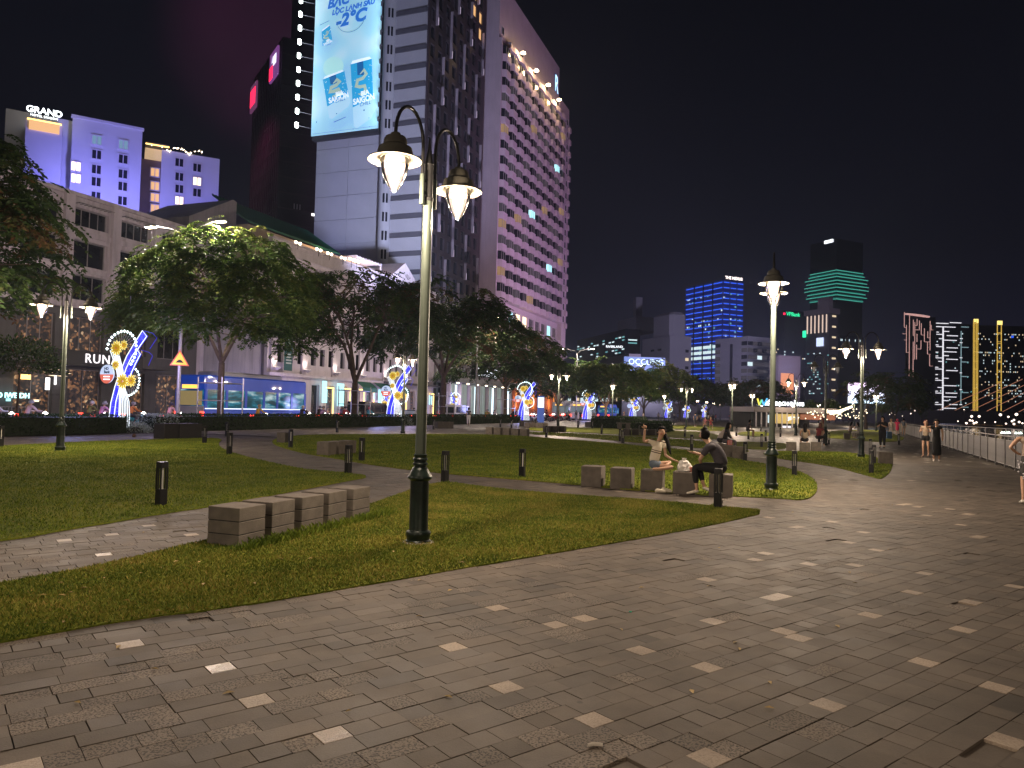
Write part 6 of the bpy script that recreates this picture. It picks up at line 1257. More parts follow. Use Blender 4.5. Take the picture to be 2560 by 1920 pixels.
# ================================================================== HEDGES
def hedge(name, label, s0, s1, t0, t1, h, m, dens=170, seed=1, L=.09, cat='hedge', z0=0):
    root = empty(name, label, cat, W((s0 + s1) / 2, (t0 + t1) / 2)); rg = np.random.default_rng(seed)
    mb = MB(); P = [W(s0 + .06, t0 + .06), W(s1 - .06, t0 + .06), W(s1 - .06, t1 - .06), W(s0 + .06, t1 - .06)]; o0 = root.location
    mb.prism([(p.x - o0.x, p.y - o0.y) for p in P], z0, h - .06); mb.obj('core', mat('hedge_core', (.01, .018, .008), .95, 0, .3, 8), root)
    A = [((s1 - s0) * h, 0), ((s1 - s0) * (t1 - t0), 1), ((t1 - t0) * h, 2), ((t1 - t0) * h, 3)]; Pn, Dn = [], []
    for ar, f in A:
        n = int(ar * dens); u = rg.random(n); v = rg.random(n); j = rg.normal(0, .03, n)
        if f == 0: s = s0 + u * (s1 - s0); t = t0 + j; z = v * h; d = np.stack([rg.normal(0, .6, n), -np.ones(n), rg.normal(.3, .6, n)], 1)
        elif f == 1: s = s0 + u * (s1 - s0); t = t0 + v * (t1 - t0); z = h + j; d = np.stack([rg.normal(0, .8, n), rg.normal(0, .8, n), np.ones(n)], 1)
        elif f == 2: s = s0 + j; t = t0 + u * (t1 - t0); z = v * h; d = np.stack([-np.ones(n), rg.normal(0, .6, n), rg.normal(.3, .6, n)], 1)
        else: s = s1 + j; t = t0 + u * (t1 - t0); z = v * h; d = np.stack([np.ones(n), rg.normal(0, .6, n), rg.normal(.3, .6, n)], 1)
        x = s * UX + t * NX - o0.x; y = s * UY + t * NY - o0.y; Pn.append(np.stack([x, y, z], 1)); Dn.append(np.stack([d[:, 0] * UX + d[:, 1] * NX, d[:, 0] * UY + d[:, 1] * NY, d[:, 2]], 1))
    P = np.concatenate(Pn); D = np.concatenate(Dn); o = put(leaf_mesh('foliage', P, D, L, L * .6, rg.normal(.5, .2, len(P)), m), 'foliage', root); o['kind'] = 'stuff'; return root
hedge('hedge', 'long clipped dark hedge at far left in front of the first ribbon light', 4, 27.5, 30.3, 31.9, .82, m_hedge, 120, 1)
hedge('hedge', 'long clipped hedge in front of the bus reaching past the big lamp pole', 30.7, 57.5, 30.3, 32.0, .84, m_hedge, 80, 2, .12)
hedge('hedge', 'clipped hedge stretch below the low glass pavilion', 58.2, 84.5, 30.3, 32.0, .84, m_hedge, 50, 3, .15)
hedge('shrub_bed', 'rounded pale lit shrubs right of the first ribbon light', 29.2, 30.6, 30.3, 31.6, .84, m_pale, 220, 4, .10, 'shrub')
hedge('shrub_bed', 'low bed of dark shrubs on the far lawn behind the dark cubes', 60, 66, 9.5, 12, .8, m_hedge, 60, 5, .16, 'shrub')
hedge('shrub_bed', 'long dark shrub bed behind the pointing hand', 70, 84, 15, 18, 1.0, m_hedge, 50, 6, .18, 'shrub')
def bush(name, label, p, r, h, m, seed, n=900, L=.10, cat='shrub'):
    rg = np.random.default_rng(seed); v = rg.normal(size=(n, 3)); v /= np.linalg.norm(v, axis=1, keepdims=True); v[:, 2] = abs(v[:, 2]); rad = rg.uniform(.6, 1.05, n)[:, None]; P = v * rad * np.array([r, r, h]); root = empty(name, label, cat, p); o = put(leaf_mesh('foliage', P, v + rg.normal(0, .5, (n, 3)), L, L * .55, rg.normal(.5, .2, n), m), 'foliage', root); o['kind'] = 'stuff'; return root
bush('shrub', 'pale sparkling shrub at the foot of the first ribbon light', W(28.2, 30.7), .8, .5, m_pale, 3)
bush('shrub', 'lit shrub at the foot of the second ribbon light', W(56.0, 30.8), .9, .9, m_pale, 4)
bush('tree_bush', 'dim young tree in front of the cafe windows at far left', W(33.5, 46.5, 3.2), 2.6, 2.3, m_leafd, 5, 2600, .22, 'small tree'); MB().tube([(0, 0, -3.3), (.1, 0, 0), (.3, .2, 1)], [.09, .06, .03], 7).obj('trunk', m_bark, bpy.data.objects['tree_bush'])
# sidewalk railing across the road
rl = empty('road_railing', 'low dark railing along the far pavement at left', 'railing', W(4, 46.6), ANG)
for k in range(140): 
    if k % 10 == 0: MB().box(k * .22, k * .22 + .05, 0, .05, -.05, 1.0).obj('rail_post', m_gal, rl)
mb = MB(); mb.box(0, 30.8, 0, .04, .95, 1.0).box(0, 30.8, 0, .04, .1, .15)
for k in range(140): mb.box(k * .22, k * .22 + .02, .01, .03, .15, .95)
o = mb.obj('railing_bars', m_gal, rl); o['kind'] = 'stuff'
# ================================================================== RIBBON LIGHT SCULPTURES
g_rw = glow('ribbon_white', (.85, .93, 1.0), 1.7); g_rb = mat('ribbon_blue', (.02, .02, .25), .4, 0, 0, emit=(.035, .03, .95), es=1.0, nolight=True); g_sp = glow('ribbon_spark', (.55, .65, 1.0), 2.0)
g_bulb = glow('fan_bulb', (.80, 1.0, 1.0), 4.0); m_pet = mat('petal_gold', (.55, .38, .02), .4, .2, .15, 6, emit=(.80, .48, .01), es=.42, nolight=True); g_pet = glow('petal_edge', (1.0, .92, .35), 1.5); m_heart = mat('flower_heart', (.3, .12, .02), .5, 0, .1, emit=(.9, .35, .05), es=.5, nolight=True)
def SX(x): return (x - 400) * .0047
def SZ(y): return (1480 - y) * .00384
def line(pts, r, m, name, par, y=0.0, sides=5): return MB().tube([(SX(a), y, SZ(b)) for a, b in pts], r, sides).obj(name, m, par)
SCM = {}
def first_sculpture(label, loc):
    r = empty('ribbon_light', label, 'light sculpture', loc, ANG + math.pi / 2 * -1 + 0, 'glowing ribbon sculptures beside the road')
    L1_ = [(225, 1480), (225, 1360), (250, 1100), (300, 880), (345, 740), (450, 480), (540, 330), (655, 150)]; R1_ = [(325, 1480), (325, 1360), (350, 1080), (400, 880), (450, 740), (570, 480), (610, 380), (720, 225)]
    L2_ = [(327, 1480), (327, 1360), (352, 1080), (402, 880), (480, 640), (545, 500), (615, 400)]; R2_ = [(410, 1480), (412, 1370), (408, 1150), (430, 950), (540, 740), (600, 600), (670, 460)]
    for LL, RR, y, nm in ((L1_, R1_, 0.0, 'blue_ribbon'), (L2_, R2_, -.12, 'blue_ribbon')):
        n = min(len(LL), len(RR)); mb = MB(); vs = []
        for (a, b), (c, d) in zip(LL, RR): vs += [(SX(a), y, SZ(b)), (SX(c), y, SZ(d)), (SX(a), y + .05, SZ(b)), (SX(c), y + .05, SZ(d))]
        mb.add(vs, [f for i in range(n - 1) for f in ((4 * i, 4 * i + 1, 4 * i + 5, 4 * i + 4), (4 * i + 2, 4 * i + 6, 4 * i + 7, 4 * i + 3), (4 * i, 4 * i + 4, 4 * i + 6, 4 * i + 2), (4 * i + 1, 4 * i + 3, 4 * i + 7, 4 * i + 5))])
        o = mb.obj(nm, g_rb, r)
        MB().tube([(SX(a), y - .03, SZ(b)) for a, b in LL] + [(SX(a), y - .03, SZ(b)) for a, b in RR[::-1]], .022, 5).obj('ribbon_edge', g_rw, o)
        rg = random.Random(4); sp = MB()
        for _ in range(150):
            i = rg.randrange(n - 1); t = rg.random(); u = rg.uniform(.1, .9); a = (LL[i][0] * (1 - t) + LL[i + 1][0] * t); b = LL[i][1] * (1 - t) + LL[i + 1][1] * t; c = RR[i][0] * (1 - t) + RR[i + 1][0] * t; d = RR[i][1] * (1 - t) + RR[i + 1][1] * t; x = SX(a * (1 - u) + c * u); z = SZ(b * (1 - u) + d * u); s = .011; sp.add([(x - s, y - .02, z), (x + s, y - .02, z), (x, y - .02, z + 2 * s)], [(0, 1, 2)])
        q = sp.obj('sparkle_leds', g_sp, o); q['kind'] = 'stuff'
        x = SX(RR[-1][0]) + .03; z = SZ(RR[-1][1]); MB().tube([(SX(LL[-1][0]), .1, SZ(LL[-1][1])), (SX(LL[-1][0]) + .3, .35, SZ(LL[-1][1]) - .1), (SX(RR[-1][0]) + .22, .4, z - .05), (SX(RR[-2][0]) + .3, .4, SZ(RR[-2][1]))], .012, 4).obj('back_edge', g_rb, o)
    for i in range(7):
        u = i / 6; pts = [(245 + 135 * u, 410 + 70 * u if u > .35 else 410 - 100 * u), (345 + 95 * u, 650 + 20 * u), (400 + 70 * u, 880), (410 + 135 * u, 1080), (410 + 150 * u, 1250), (412 + 148 * u, 1465)]; line(pts, .020, g_rw, 'white_tube', r, -.18)
    fan = [(215, 390), (228, 330), (248, 280), (278, 238), (317, 205), (365, 180), (410, 163), (455, 160), (498, 170), (540, 190), (572, 220), (603, 262), (623, 305), (628, 352), (635, 407), (625, 455), (610, 505), (590, 551), (566, 592)]
    bm = MB().lathe([(.01, -.055), (.055, 0), (.01, .055)], 7).mesh('bulb', g_bulb)
    for k, (x, y) in enumerate(fan):
        put(bm, 'bulb', r, (SX(x), -.25, SZ(y)), 0, (1.25, 1.25, 1.25))
        if k < 14: line([(x, y), (x + (400 - x) * .55, y + (380 - y) * .55)], .008, mat('spoke', (.6, .65, .65), .5, .2, 0), 'spoke', r, -.22, 4)
    f2 = [(637, 660), (664, 690), (683, 730), (692, 775), (692, 815), (687, 860), (678, 900), (655, 940), (625, 966), (595, 985), (560, 1000), (525, 995)]
    for k, (x, y) in enumerate(f2):
        put(bm, 'bulb', r, (SX(x), -.25, SZ(y)))
        line([(x, y), (x + (560 - x) * .5, y + (830 - y) * .5)], .008, mat('spoke', (.6, .65, .65), .5, .2, 0), 'spoke', r, -.22, 4)
    pm_, em_ = MB(), MB()
    P = [(.0, .12), (.13, .45), (.10, .8), (0, 1.0), (-.10, .8), (-.13, .45)]
    pm_.add([(x, -.10 * z, z) for x, z in P], [(0, 1, 2, 3, 4, 5)]); em_.tube([(x, -.12 * z - .02, z) for x, z in P[1:]], .022, 4)
    pme = pm_.mesh('petal', m_pet); eme = em_.mesh('petal_edge', g_pet)
    for (x, y, rad, yy, n) in [(390, 385, 92, -.36, 12), (470, 345, 62, -.28, 9), (385, 605, 60, -.36, 10), (505, 820, 96, -.40, 12), (600, 808, 78, -.30, 10)]:
        f = empty('flower', None, None); f.parent = r; f.location = (SX(x), yy, SZ(y)); R_ = rad * .0043
        for k in range(n):
            for lay, sc in ((0, 1.0), (1, .68)): put(pme, 'petal', f, (0, -.05 * lay, 0), (0, 2 * math.pi * (k + .5 * lay) / n, 0), (R_ * sc * 1.35, R_ * sc, R_ * sc)); 
            put(eme, 'petal_edge', f, (0, 0, 0), (0, 2 * math.pi * k / n, 0), (R_ * 1.35, R_, R_))
        MB().lathe([(.005, -.03), (R_ * .2, 0), (.005, .03)], 8).obj('heart', m_heart, f, (0, -.1, 0), (math.pi / 2, 0, 0))
    dk = MB().lathe([(.005, 0), (.47, 0), (.47, .05), (.005, .05)], 28).obj('sponsor_disc', mat('disc_face', (.6, .7, .78), .5, 0, 0, emit=(.50, .62, .75), es=.75, nolight=True), r, (SX(262) - .1, -.25, SZ(725)), (math.pi / 2, 0, 0))
    pts = [(.46 * math.cos(a), .46 * math.sin(a)) for a in [math.pi + math.pi * k / 14 for k in range(15)]]
    d2 = MB(); d2.add([(x, y - .02, .056) for x, y in pts], [tuple(range(15))]); d2.obj('disc_band', glow('disc_red', (1, .20, .12), .8), dk)
    text('HD', .2, 'lettering', glow('disc_text', (.05, .08, .2), .3), dk, (-.03, .27, .06), (0, 0, 0), depth=.004, bold=.006); text('Bank', .2, 'lettering', glow('disc_text', (.05, .08, .2), .3), dk, (.0, .10, .06), (0, 0, 0), depth=.004, bold=.006)
    for k in range(2): MB().box(-.22, .22, -.16 - .14 * k, -.10 - .14 * k, .057, .06).obj('text_line', g_rw, dk)
    MB().tube([(0, -.2, 0), (0, .5, 0)], .02, 5).obj('stem', m_gal, r, (SX(300), -.1, SZ(760)))
    MB().box(-.95, .95, -.4, .5, 0, .25).obj('plinth', m_black, r)
    return r
def relight(r, s, pw=420):
    lamp('POINT', 'ribbon_glow_fill', r, (.2, -3.0, 1.6 * s), pw * .8, (.42, .44, 1.0), .6); lamp('POINT', 'ribbon_glow_fill', r, (-.4, 3.0, 3.6 * s), pw * 1.5, (.72, .58, 1.0), .6)  # blue glow of the ribbons, then a lavender fill added for the facades
base = first_sculpture('first ribbon light at far left, nearest and largest, blue ribbons crossing white tubes', W(28.2, 31.6)); relight(base, 1, 300)
RB2 = [(55.8, 31.5, 1.0, 'second ribbon light, left of the big lamp pole behind the hedge'), (88.3, 31.3, 1.0, 'third ribbon light in front of the brick red house'), (118.7, 31, 1.0, 'fourth ribbon light right of the tall double street lamp'), (157, 31, 1.0, 'fifth ribbon light left of the pointing hand'), (205, 31, 1.0, 'sixth ribbon light above the head of the pointing woman'), (245, 31, 1.0, 'seventh smaller ribbon light above the seated man'), (300, 31, 1.0, 'eighth tiny ribbon light left of the second lamp post'),
       (62.0, 48.6, .78, 'ribbon light on the far pavement just above the bus roof'), (84.5, 48.5, .78, 'ribbon light on the far pavement beside the big lamp pole'), (105, 48.4, .78, 'ribbon light on the far pavement in front of the glass pavilion')]
for k, (s, t, sc, lab) in enumerate(RB2):
    kids = [c for c in base.children if c.type != 'LIGHT']; r = base.copy(); COL.objects.link(r); r.location = W(s, t); r.scale = (sc, sc, sc); tag(r, lab)
    if t > 40: r.scale = (-sc, sc, sc)
    for c in kids:
        if sc < 1 and c.name.startswith('sponsor_disc'): continue
        cc_ = c.copy(); COL.objects.link(cc_); cc_.parent = r
        if s < 130:
            for g in c.children: g_c = g.copy(); COL.objects.link(g_c); g_c.parent = cc_
        elif c.type == 'EMPTY':
            for g in c.children:
                if g.name.startswith('petal_edge') or g.name.startswith('heart') or g.name.startswith('petal'): g_c = g.copy(); COL.objects.link(g_c); g_c.parent = cc_
        else:
            for g in c.children:
                if g.name.startswith('ribbon_edge'): g_c = g.copy(); COL.objects.link(g_c); g_c.parent = cc_
    if s < 200: relight(r, sc, 270)
# wires strung over the road
for k, (a, b) in enumerate([((20, 33.3, 7.0), (30, 48, 7.8)), ((30, 33.3, 7.2), (45, 50, 7.0)), ((68, 33.3, 7.5), (95, 33.3, 7.2))]):
    A_, B_ = W(*a), W(*b); pts = [A_.lerp(B_, t / 10) - Vector((0, 0, .5 * math.sin(math.pi * t / 10))) for t in range(11)]
    tag(MB().tube(pts, .025, 4).obj('wire', m_gal), ['wire spanning from the left tree over the first ribbon light', 'wire behind the tree with the lit top', 'wire between the far trees over the third ribbon light'][k], 'wire')
# ================================================================== VEHICLES
m_busb = mat('bus_blue_glowing', (.015, .06, .42), .35, .1, .08, .5, coat=.4, emit=(.01, .06, .45), es=.32, nolight=True); m_bust = mat('bus_grey', (.34, .34, .40), .45, .1, .1, .6); m_tyre = mat('tyre', (.015, .015, .016), .8, 0, .1, 5); m_rim = mat('wheel_rim', (.35, .35, .37), .35, .6, .1, 5)  # blue body paint emits, standing in for LED light on the bus
g_tail = glow('tail_light', (1, .05, .03), 6.0); g_head = glow('headlight', (1, .95, .85), 12.0); g_amb = glow('amber_display', (1, .5, .08), 2.0)
m_teal = mat('bus_glass', (.02, .12, .16), .12, 0, .2, 1, emit=(.02, .28, .38), es=.45, nolight=True)
_n = m_teal.node_tree; _v = _n.nodes.new('ShaderNodeTexNoise'); _v.inputs['Scale'].default_value = 1.1; _v.inputs['Detail'].default_value = 3; _g = _n.nodes.new('ShaderNodeNewGeometry'); _mp = _n.nodes.new('ShaderNodeMapping'); _mp.inputs['Scale'].default_value = (.8, .8, 3.0); _n.links.new(_g.outputs['Position'], _mp.inputs[0]); _n.links.new(_mp.outputs[0], _v.inputs['Vector'])
_r = _n.nodes.new('ShaderNodeValToRGB'); _e = _r.color_ramp.elements; _e[0].position = .42; _e[0].color = (.0, .02, .04, 1); _e[1].position = .72; _e[1].color = (.75, 1, 1, 1); _q = _e.new(.55); _q.color = (.01, .22, .36, 1); _n.links.new(_v.outputs[0], _r.inputs[0]); _n.links.new(_r.outputs[0], _n.nodes['Principled BSDF'].inputs['Emission Color']); _n.nodes['Principled BSDF'].inputs['Emission Strength'].default_value = .6
def wheel(par, x, y, r, w=.25, nm='wheel'):
    o = MB().lathe([(r * .62, -w / 2), (r * .95, -w / 2), (r, -w / 2 + .03), (r, w / 2 - .03), (r * .95, w / 2), (r * .62, w / 2)], 18, cap=False).obj(nm, m_tyre, par, (x, y, r), (math.pi / 2, 0, 0), True)
    MB().lathe([(.02, -w * .35), (r * .62, -w * .42), (r * .62, w * .42), (.02, w * .35)], 12).obj('rim', m_rim, o); return o
def bus(label, s, t, L=10.8, H=3.5, m1=None, m2=None, pane=None, rot=0, lead=True, group=None):
    r = empty('city_bus', label, 'bus', W(s, t, -.13), ANG + rot, group); m1 = m1 or m_busb; m2 = m2 or m_bust; pane = pane or m_teal; Wd_ = 2.5
    mb = MB(); mb.cbox(0, L, 0, Wd_, .35, 1.35, .04); mb.cbox(-.0, L, 0, Wd_, 2.55, H, .10)
    for x in [.0, 1.9, 3.8, 5.7, 7.2, 8.9, L - .25]: mb.box(x, x + .22, .0, .12, 1.35, 2.55).box(x, x + .22, Wd_ - .12, Wd_, 1.35, 2.55)
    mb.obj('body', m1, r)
    for a, b in ((.22, 1.9), (2.12, 3.8), (4.02, 5.7), (5.92, 7.2), (7.42, 8.9), (9.12, L - .25)): MB().box(a, b, .04, .08, 1.35, 2.55).obj('side_window', pane, r); MB().box(a, b, Wd_ - .08, Wd_ - .04, 1.35, 2.55).obj('side_window', pane, r)
    MB().box(.01, L - .01, -.02, -.001, 1.27, 1.33).obj('trim_stripe', g_rw if lead else m_wframe, r)
    MB().box(-.04, 0, .25, Wd_ - .25, 1.5, 2.45).obj('rear_window', pane if not lead else mat('rear_glass', (.05, .04, .03), .15, 0, .2, 2, emit=(.8, .6, .25), es=.30, nolight=True), r); MB().box(-.03, -.001, .05, Wd_ - .05, .4, 1.45).obj('rear_panel', m2, r)
    MB().box(L, L + .04, .15, Wd_ - .15, 1.2, 2.6).obj('windscreen', pane, r); MB().cbox(1.5, 8.2, .3, Wd_ - .3, H, H + .32, .1).obj('roof_unit', m2, r)
    for y in (.02, Wd_ - .32): MB().box(-.07, -.03, y, y + .3, .75, 1.1).obj('tail_light', g_tail, r)
    MB().box(-.07, -.03, .6, Wd_ - .6, 2.6, 2.85).obj('route_display', g_amb, r)
    for x in (1.9, L - 2.3):
        for y in (.16, Wd_ - .16): wheel(r, x, y, .46)
    return r
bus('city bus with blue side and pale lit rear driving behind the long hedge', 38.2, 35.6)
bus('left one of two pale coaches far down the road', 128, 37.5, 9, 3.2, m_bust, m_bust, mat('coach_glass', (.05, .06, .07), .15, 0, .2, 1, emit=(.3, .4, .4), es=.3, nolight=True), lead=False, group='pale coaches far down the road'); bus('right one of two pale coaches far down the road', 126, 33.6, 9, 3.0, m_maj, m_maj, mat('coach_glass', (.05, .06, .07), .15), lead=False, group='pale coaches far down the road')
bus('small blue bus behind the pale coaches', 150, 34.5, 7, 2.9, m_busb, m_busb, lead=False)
def car(label, s, t, m, van=False, rot=0, name='parked_car', cat='car'):
    r = empty(name, label, cat, W(s, t, -.13), ANG + rot); L, Wd_ = (4.9, 1.85) if van else (4.4, 1.75)
    if van: side = [(0, .35), (L, .35), (L, .95), (L - .5, 1.15), (L - 1.2, 2.0), (.08, 2.1), (0, 1.9)]
    else: side = [(0, .35), (L, .35), (L, .75), (L - .9, .92), (L - 1.55, 1.42), (1.2, 1.45), (.35, 1.0), (0, .95)]
    n = len(side); mb = MB(); mb.add([(x, 0, z) for x, z in side] + [(x, Wd_, z) for x, z in side], [tuple(range(n)), tuple(range(2 * n - 1, n - 1, -1))] + [(i, n + i, n + (i + 1) % n, (i + 1) % n) for i in range(n)]); mb.obj('body', m, r)
    if van:
        for a, b in ((.3, 1.5), (1.65, 2.9)): MB().box(a, b, -.02, -.001, 1.2, 1.85).obj('side_window', m_win, r)
        for y in (.15, .98): MB().box(-.03, -.001, y, y + .72, 1.15, 1.85).obj('rear_window', m_win, r)
        MB().add([(3.05, -.02, 1.2), (4.1, -.02, 1.2), (3.75, -.02, 1.85), (3.05, -.02, 1.85)], [(0, 1, 2, 3)]).obj('side_window', m_win, r)
    else:
        MB().add([(.85, -.02, .98), (3.3, -.02, .95), (2.85, -.02, 1.38), (1.3, -.02, 1.38)], [(0, 1, 2, 3)]).obj('side_window', m_win, r)
        MB().add([(.42, .2, 1.03), (.42, Wd_ - .2, 1.03), (1.14, Wd_ - .25, 1.42), (1.14, .25, 1.42)], [(3, 2, 1, 0)]).obj('rear_window', m_win, r)
    for y in (.03, Wd_ - .3): MB().box(-.04, -.001, y, y + .27, .75, .95).obj('tail_light', g_tail, r); MB().box(L + .001, L + .04, y, y + .27, .6, .75).obj('headlight', m_wframe, r)
    for x in (.85, L - .9):
        for y in (.1, Wd_ - .1): wheel(r, x, y, .32, .2)
    return r
m_carw = mat('car_white', (.65, .65, .68), .3, .1, .03, 1, coat=.5); m_card = mat('car_dark', (.03, .03, .04), .25, .3, .1, 1, coat=.5)
car('white hatchback behind the big lamp pole', 64.0, 34.2, m_carw); car('dark van with a pale load left of the white car', 57.5, 35.5, m_card, True, name='dark_van', cat='van'); car('white minivan with two dark rear windows before the pavilion', 74.5, 34.5, m_carw, True, name='minivan', cat='van'); car('blue lit van in front of the pavilion', 80.5, 37.5, mat('van_blue', (.10, .14, .35), .3, .1, .05, 1), True, name='minivan', cat='van')
car('dark car right of the third ribbon light', 95, 34, m_card); car('silver car far down the road', 140, 35.5, mat('car_silver', (.4, .4, .42), .3, .4, .05, 1))
# ---- motorbike
mbk_m = {}
def motorbike(label, s, t, m, rot=0, head=False, z=-.13, group='motorbikes on the road', name='motorbike'):
    r = empty(name, label, 'motorbike', W(s, t, z), ANG + rot, group)
    key = m.name
    if key not in mbk_m:
        body = MB(); body.tube([(-.45, 0, .70), (-.1, 0, .62), (.25, 0, .42), (.55, 0, .60), (.62, 0, .95)], [.10, .16, .12, .12, .07], 8).tube([(-.75, 0, .72), (-.45, 0, .72)], [.05, .12], 8).tube([(.60, 0, .95), (.78, 0, .33)], .035, 6)
        seat = MB().tube([(-.65, 0, .80), (-.3, 0, .82), (.08, 0, .76)], [.09, .13, .10], 8); bar = MB().tube([(.52, -.32, 1.02), (.60, -.15, 1.0), (.60, .15, 1.0), (.52, .32, 1.02)], .018, 6)
        mbk_m[key] = (body.mesh('body', m, True), seat.mesh('seat', m_black, True), bar.mesh('handlebar', m_gal, True))
    b, se, ba = mbk_m[key]; put(b, 'body', r); put(se, 'seat', r); put(ba, 'handlebar', r)
    if 'wh' not in mbk_m: mbk_m['wh'] = (MB().lathe([(.21, -.04), (.28, -.03), (.29, 0), (.28, .03), (.21, .04)], 16, cap=False).mesh('wheel', m_tyre, True), MB().lathe([(.02, -.02), (.21, -.015), (.21, .015), (.02, .02)], 10).mesh('rim', m_rim), MB().cbox(-.80, -.70, -.15, .15, .84, .95, .01).mesh('tail_light', g_tail), MB().lathe([(.01, -.10), (.13, 0), (.01, .10)], 8, (.70, 0, .97)).mesh('headlight', g_head))
    for x in (-.60, .76): w_ = put(mbk_m['wh'][0], 'wheel', r, (x, 0, .29), (math.pi / 2, 0, 0)); put(mbk_m['wh'][1], 'rim', w_)
    put(mbk_m['wh'][2], 'tail_light', r)
    put(mbk_m['wh'][3], 'headlight', r)
    return r
# ================================================================== PEOPLE
m_skin = mat('skin', (.50, .30, .20), .55, 0, .06, 20); m_hair = mat('hair_black', (.006, .005, .005), .7, 0, .2, 30, spec=.15)
def cloth(c, nm=None): return mat(nm or 'cloth_%02d%02d%02d' % tuple(int(x * 99) for x in c), c, .85, 0, .10, 25, .2, 60)
def skin(name, chains, m, parent, sub=1, offset=0):
    """chains: list of lists of (point, radius or (rx,ry)); equal points are merged"""
    pts, rad, ed, roots, idx = [], [], [], [], {}
    for ch in chains:
        prev = None
        for k, (p, r) in enumerate(ch):
            key = tuple(round(c, 4) for c in p)
            if key not in idx: idx[key] = len(pts); pts.append(p); rad.append(r if isinstance(r, tuple) else (r, r)); 
            i = idx[key]
            if prev is None and len(pts) - 1 == i: roots.append(i)
            if prev is not None and prev != i and (prev, i) not in ed and (i, prev) not in ed: ed.append((prev, i))
            prev = i
    me = bpy.data.meshes.new(name); me.from_pydata([tuple(p) for p in pts], ed, []); me.materials.append(m)
    o = bpy.data.objects.new(name, me); COL.objects.link(o); o.parent = parent
    md = o.modifiers.new('Skin', 'SKIN'); md.use_smooth_shade = True
    sv = me.skin_vertices[0].data
    for i, r in enumerate(rad): sv[i].radius = r; sv[i].use_root = (i in roots)
    if sub: s = o.modifiers.new('Subdivision', 'SUBSURF'); s.levels = sub; s.render_levels = sub
    return o
def fingers(P, d, palm_n, spread=.018, curl=.3, ln=.075, point=False):
    d = Vector(d).normalized(); n = Vector(palm_n).normalized(); s = d.cross(n).normalized(); out = []
    for k in range(4):
        b = Vector(P) + s * (k - 1.5) * spread + d * .03; L_ = ln * (.9, 1.05, 1.0, .8)[k]; c = curl if not (point and k != 0) else 1.5
        m1 = b + (d * math.cos(c * .5) + n * math.sin(c * .5)) * L_ * .5; m2 = m1 + (d * math.cos(c * 1.4) + n * math.sin(c * 1.4)) * L_ * .5
        out.append([(b - d * .03, .010), (b, .0095), (m1, .0085), (m2, .0065)])
    b = Vector(P) - s * .028; out.append([(b, .011), (b - s * .025 + d * .02 + n * .01, .010), (b - s * .035 + d * .05 + n * .018, .008)])
    return out
def head_parts(par, H, look, r=.1, hair='short', m_h=None, face=True):
    H = Vector(H); f = Vector(look).normalized(); u = Vector((0, 0, 1)); u = (u - f * f.dot(u)).normalized(); s = f.cross(u); m_h = m_h or m_hair
    rotm = Matrix((s, f, u)).transposed().to_4x4()
    def put_l(mb, nm, m, sm=True):
        o = mb.obj(nm, m, par, smooth=sm); o.matrix_local = Matrix.Translation(H) @ rotm; return o
    hb = MB()
    # skull cap of hair: upper and rear shell
    n, mrow = 14, 8; vs = []; fs = []
    for i in range(mrow + 1):
        for k in range(n):
            az = 2 * math.pi * k / n; el = math.pi / 2 - (math.pi * .76) * i / mrow
            x, y, z = math.cos(el) * math.cos(az), math.cos(el) * math.sin(az), math.sin(el)
            if y > .15 and z < .45: y = .15 + (y - .15) * .15; x *= .9
            vs.append((x * .104, y * .122 - .014, z * .128 + .02))
    for i in range(mrow):
        for k in range(n): fs.append((i * n + k, i * n + (k + 1) % n, (i + 1) * n + (k + 1) % n, (i + 1) * n + k))
    hb.add(vs, fs)
    if hair == 'tail': hb.tube([(0, -.10, .03), (-.05, -.13, -.01), (-.10, -.14, -.14), (-.15, -.14, -.30), (-.20, -.13, -.44)], [.035, .05, .052, .042, .008], 8)
    if hair == 'long': hb.tube([(0, -.06, .02), (0, -.09, -.10), (0, -.10, -.24), (0, -.10, -.36)], [.08, .085, .08, .03], 10)
    if hair == 'bun': hb.lathe([(.01, -.03), (.05, -.01), (.055, .02), (.02, .05)], 10, (0, -.02, .13))
    if hair == 'hat': hb.lathe([(.20, .06), (.20, .07), (.11, .08), (.10, .15), (.02, .17)], 14)
    if hair == 'cap': hb.lathe([(.105, .04), (.10, .11), (.03, .15)], 12).box(-.06, .06, .08, .17, .05, .062)
    if hair == 'helmet': hb = MB(); hb.lathe([(.12, -.03), (.135, .03), (.12, .10), (.07, .145), (.01, .155)], 14, (0, -.005, 0))
    put_l(hb, 'helmet' if hair == 'helmet' else 'hair', m_h)
    if face:
        e = MB(); e.lathe([(.001, -.006), (.010, 0), (.001, .006)], 6, (-.032, .098, .012)).lathe([(.001, -.006), (.010, 0), (.001, .006)], 6, (.032, .098, .012)).box(-.045, -.018, .095, .104, .030, .034).box(.018, .045, .095, .104, .030, .034); put_l(e, 'eyes', m_hair)
        nn_ = MB(); nn_.add([(-.011, .095, -.020), (.011, .095, -.020), (0, .120, -.020), (0, .098, .016)], [(0, 2, 3), (2, 1, 3), (0, 1, 2)]); put_l(nn_, 'nose', m_skin, False)
        mo = MB(); mo.add([(-.024, .094, -.048), (0, .102, -.040), (.024, .094, -.048), (0, .100, -.058)], [(0, 3, 2, 1)]); put_l(mo, 'mouth', mat('lips', (.45, .08, .07), .5, 0, 0), False)
        ea = MB(); ea.lathe([(.002, -.018), (.012, 0), (.002, .018)], 6, (-.085, 0, .0)).lathe([(.002, -.018), (.012, 0), (.002, .018)], 6, (.085, 0, .0)); put_l(ea, 'ears', m_skin)
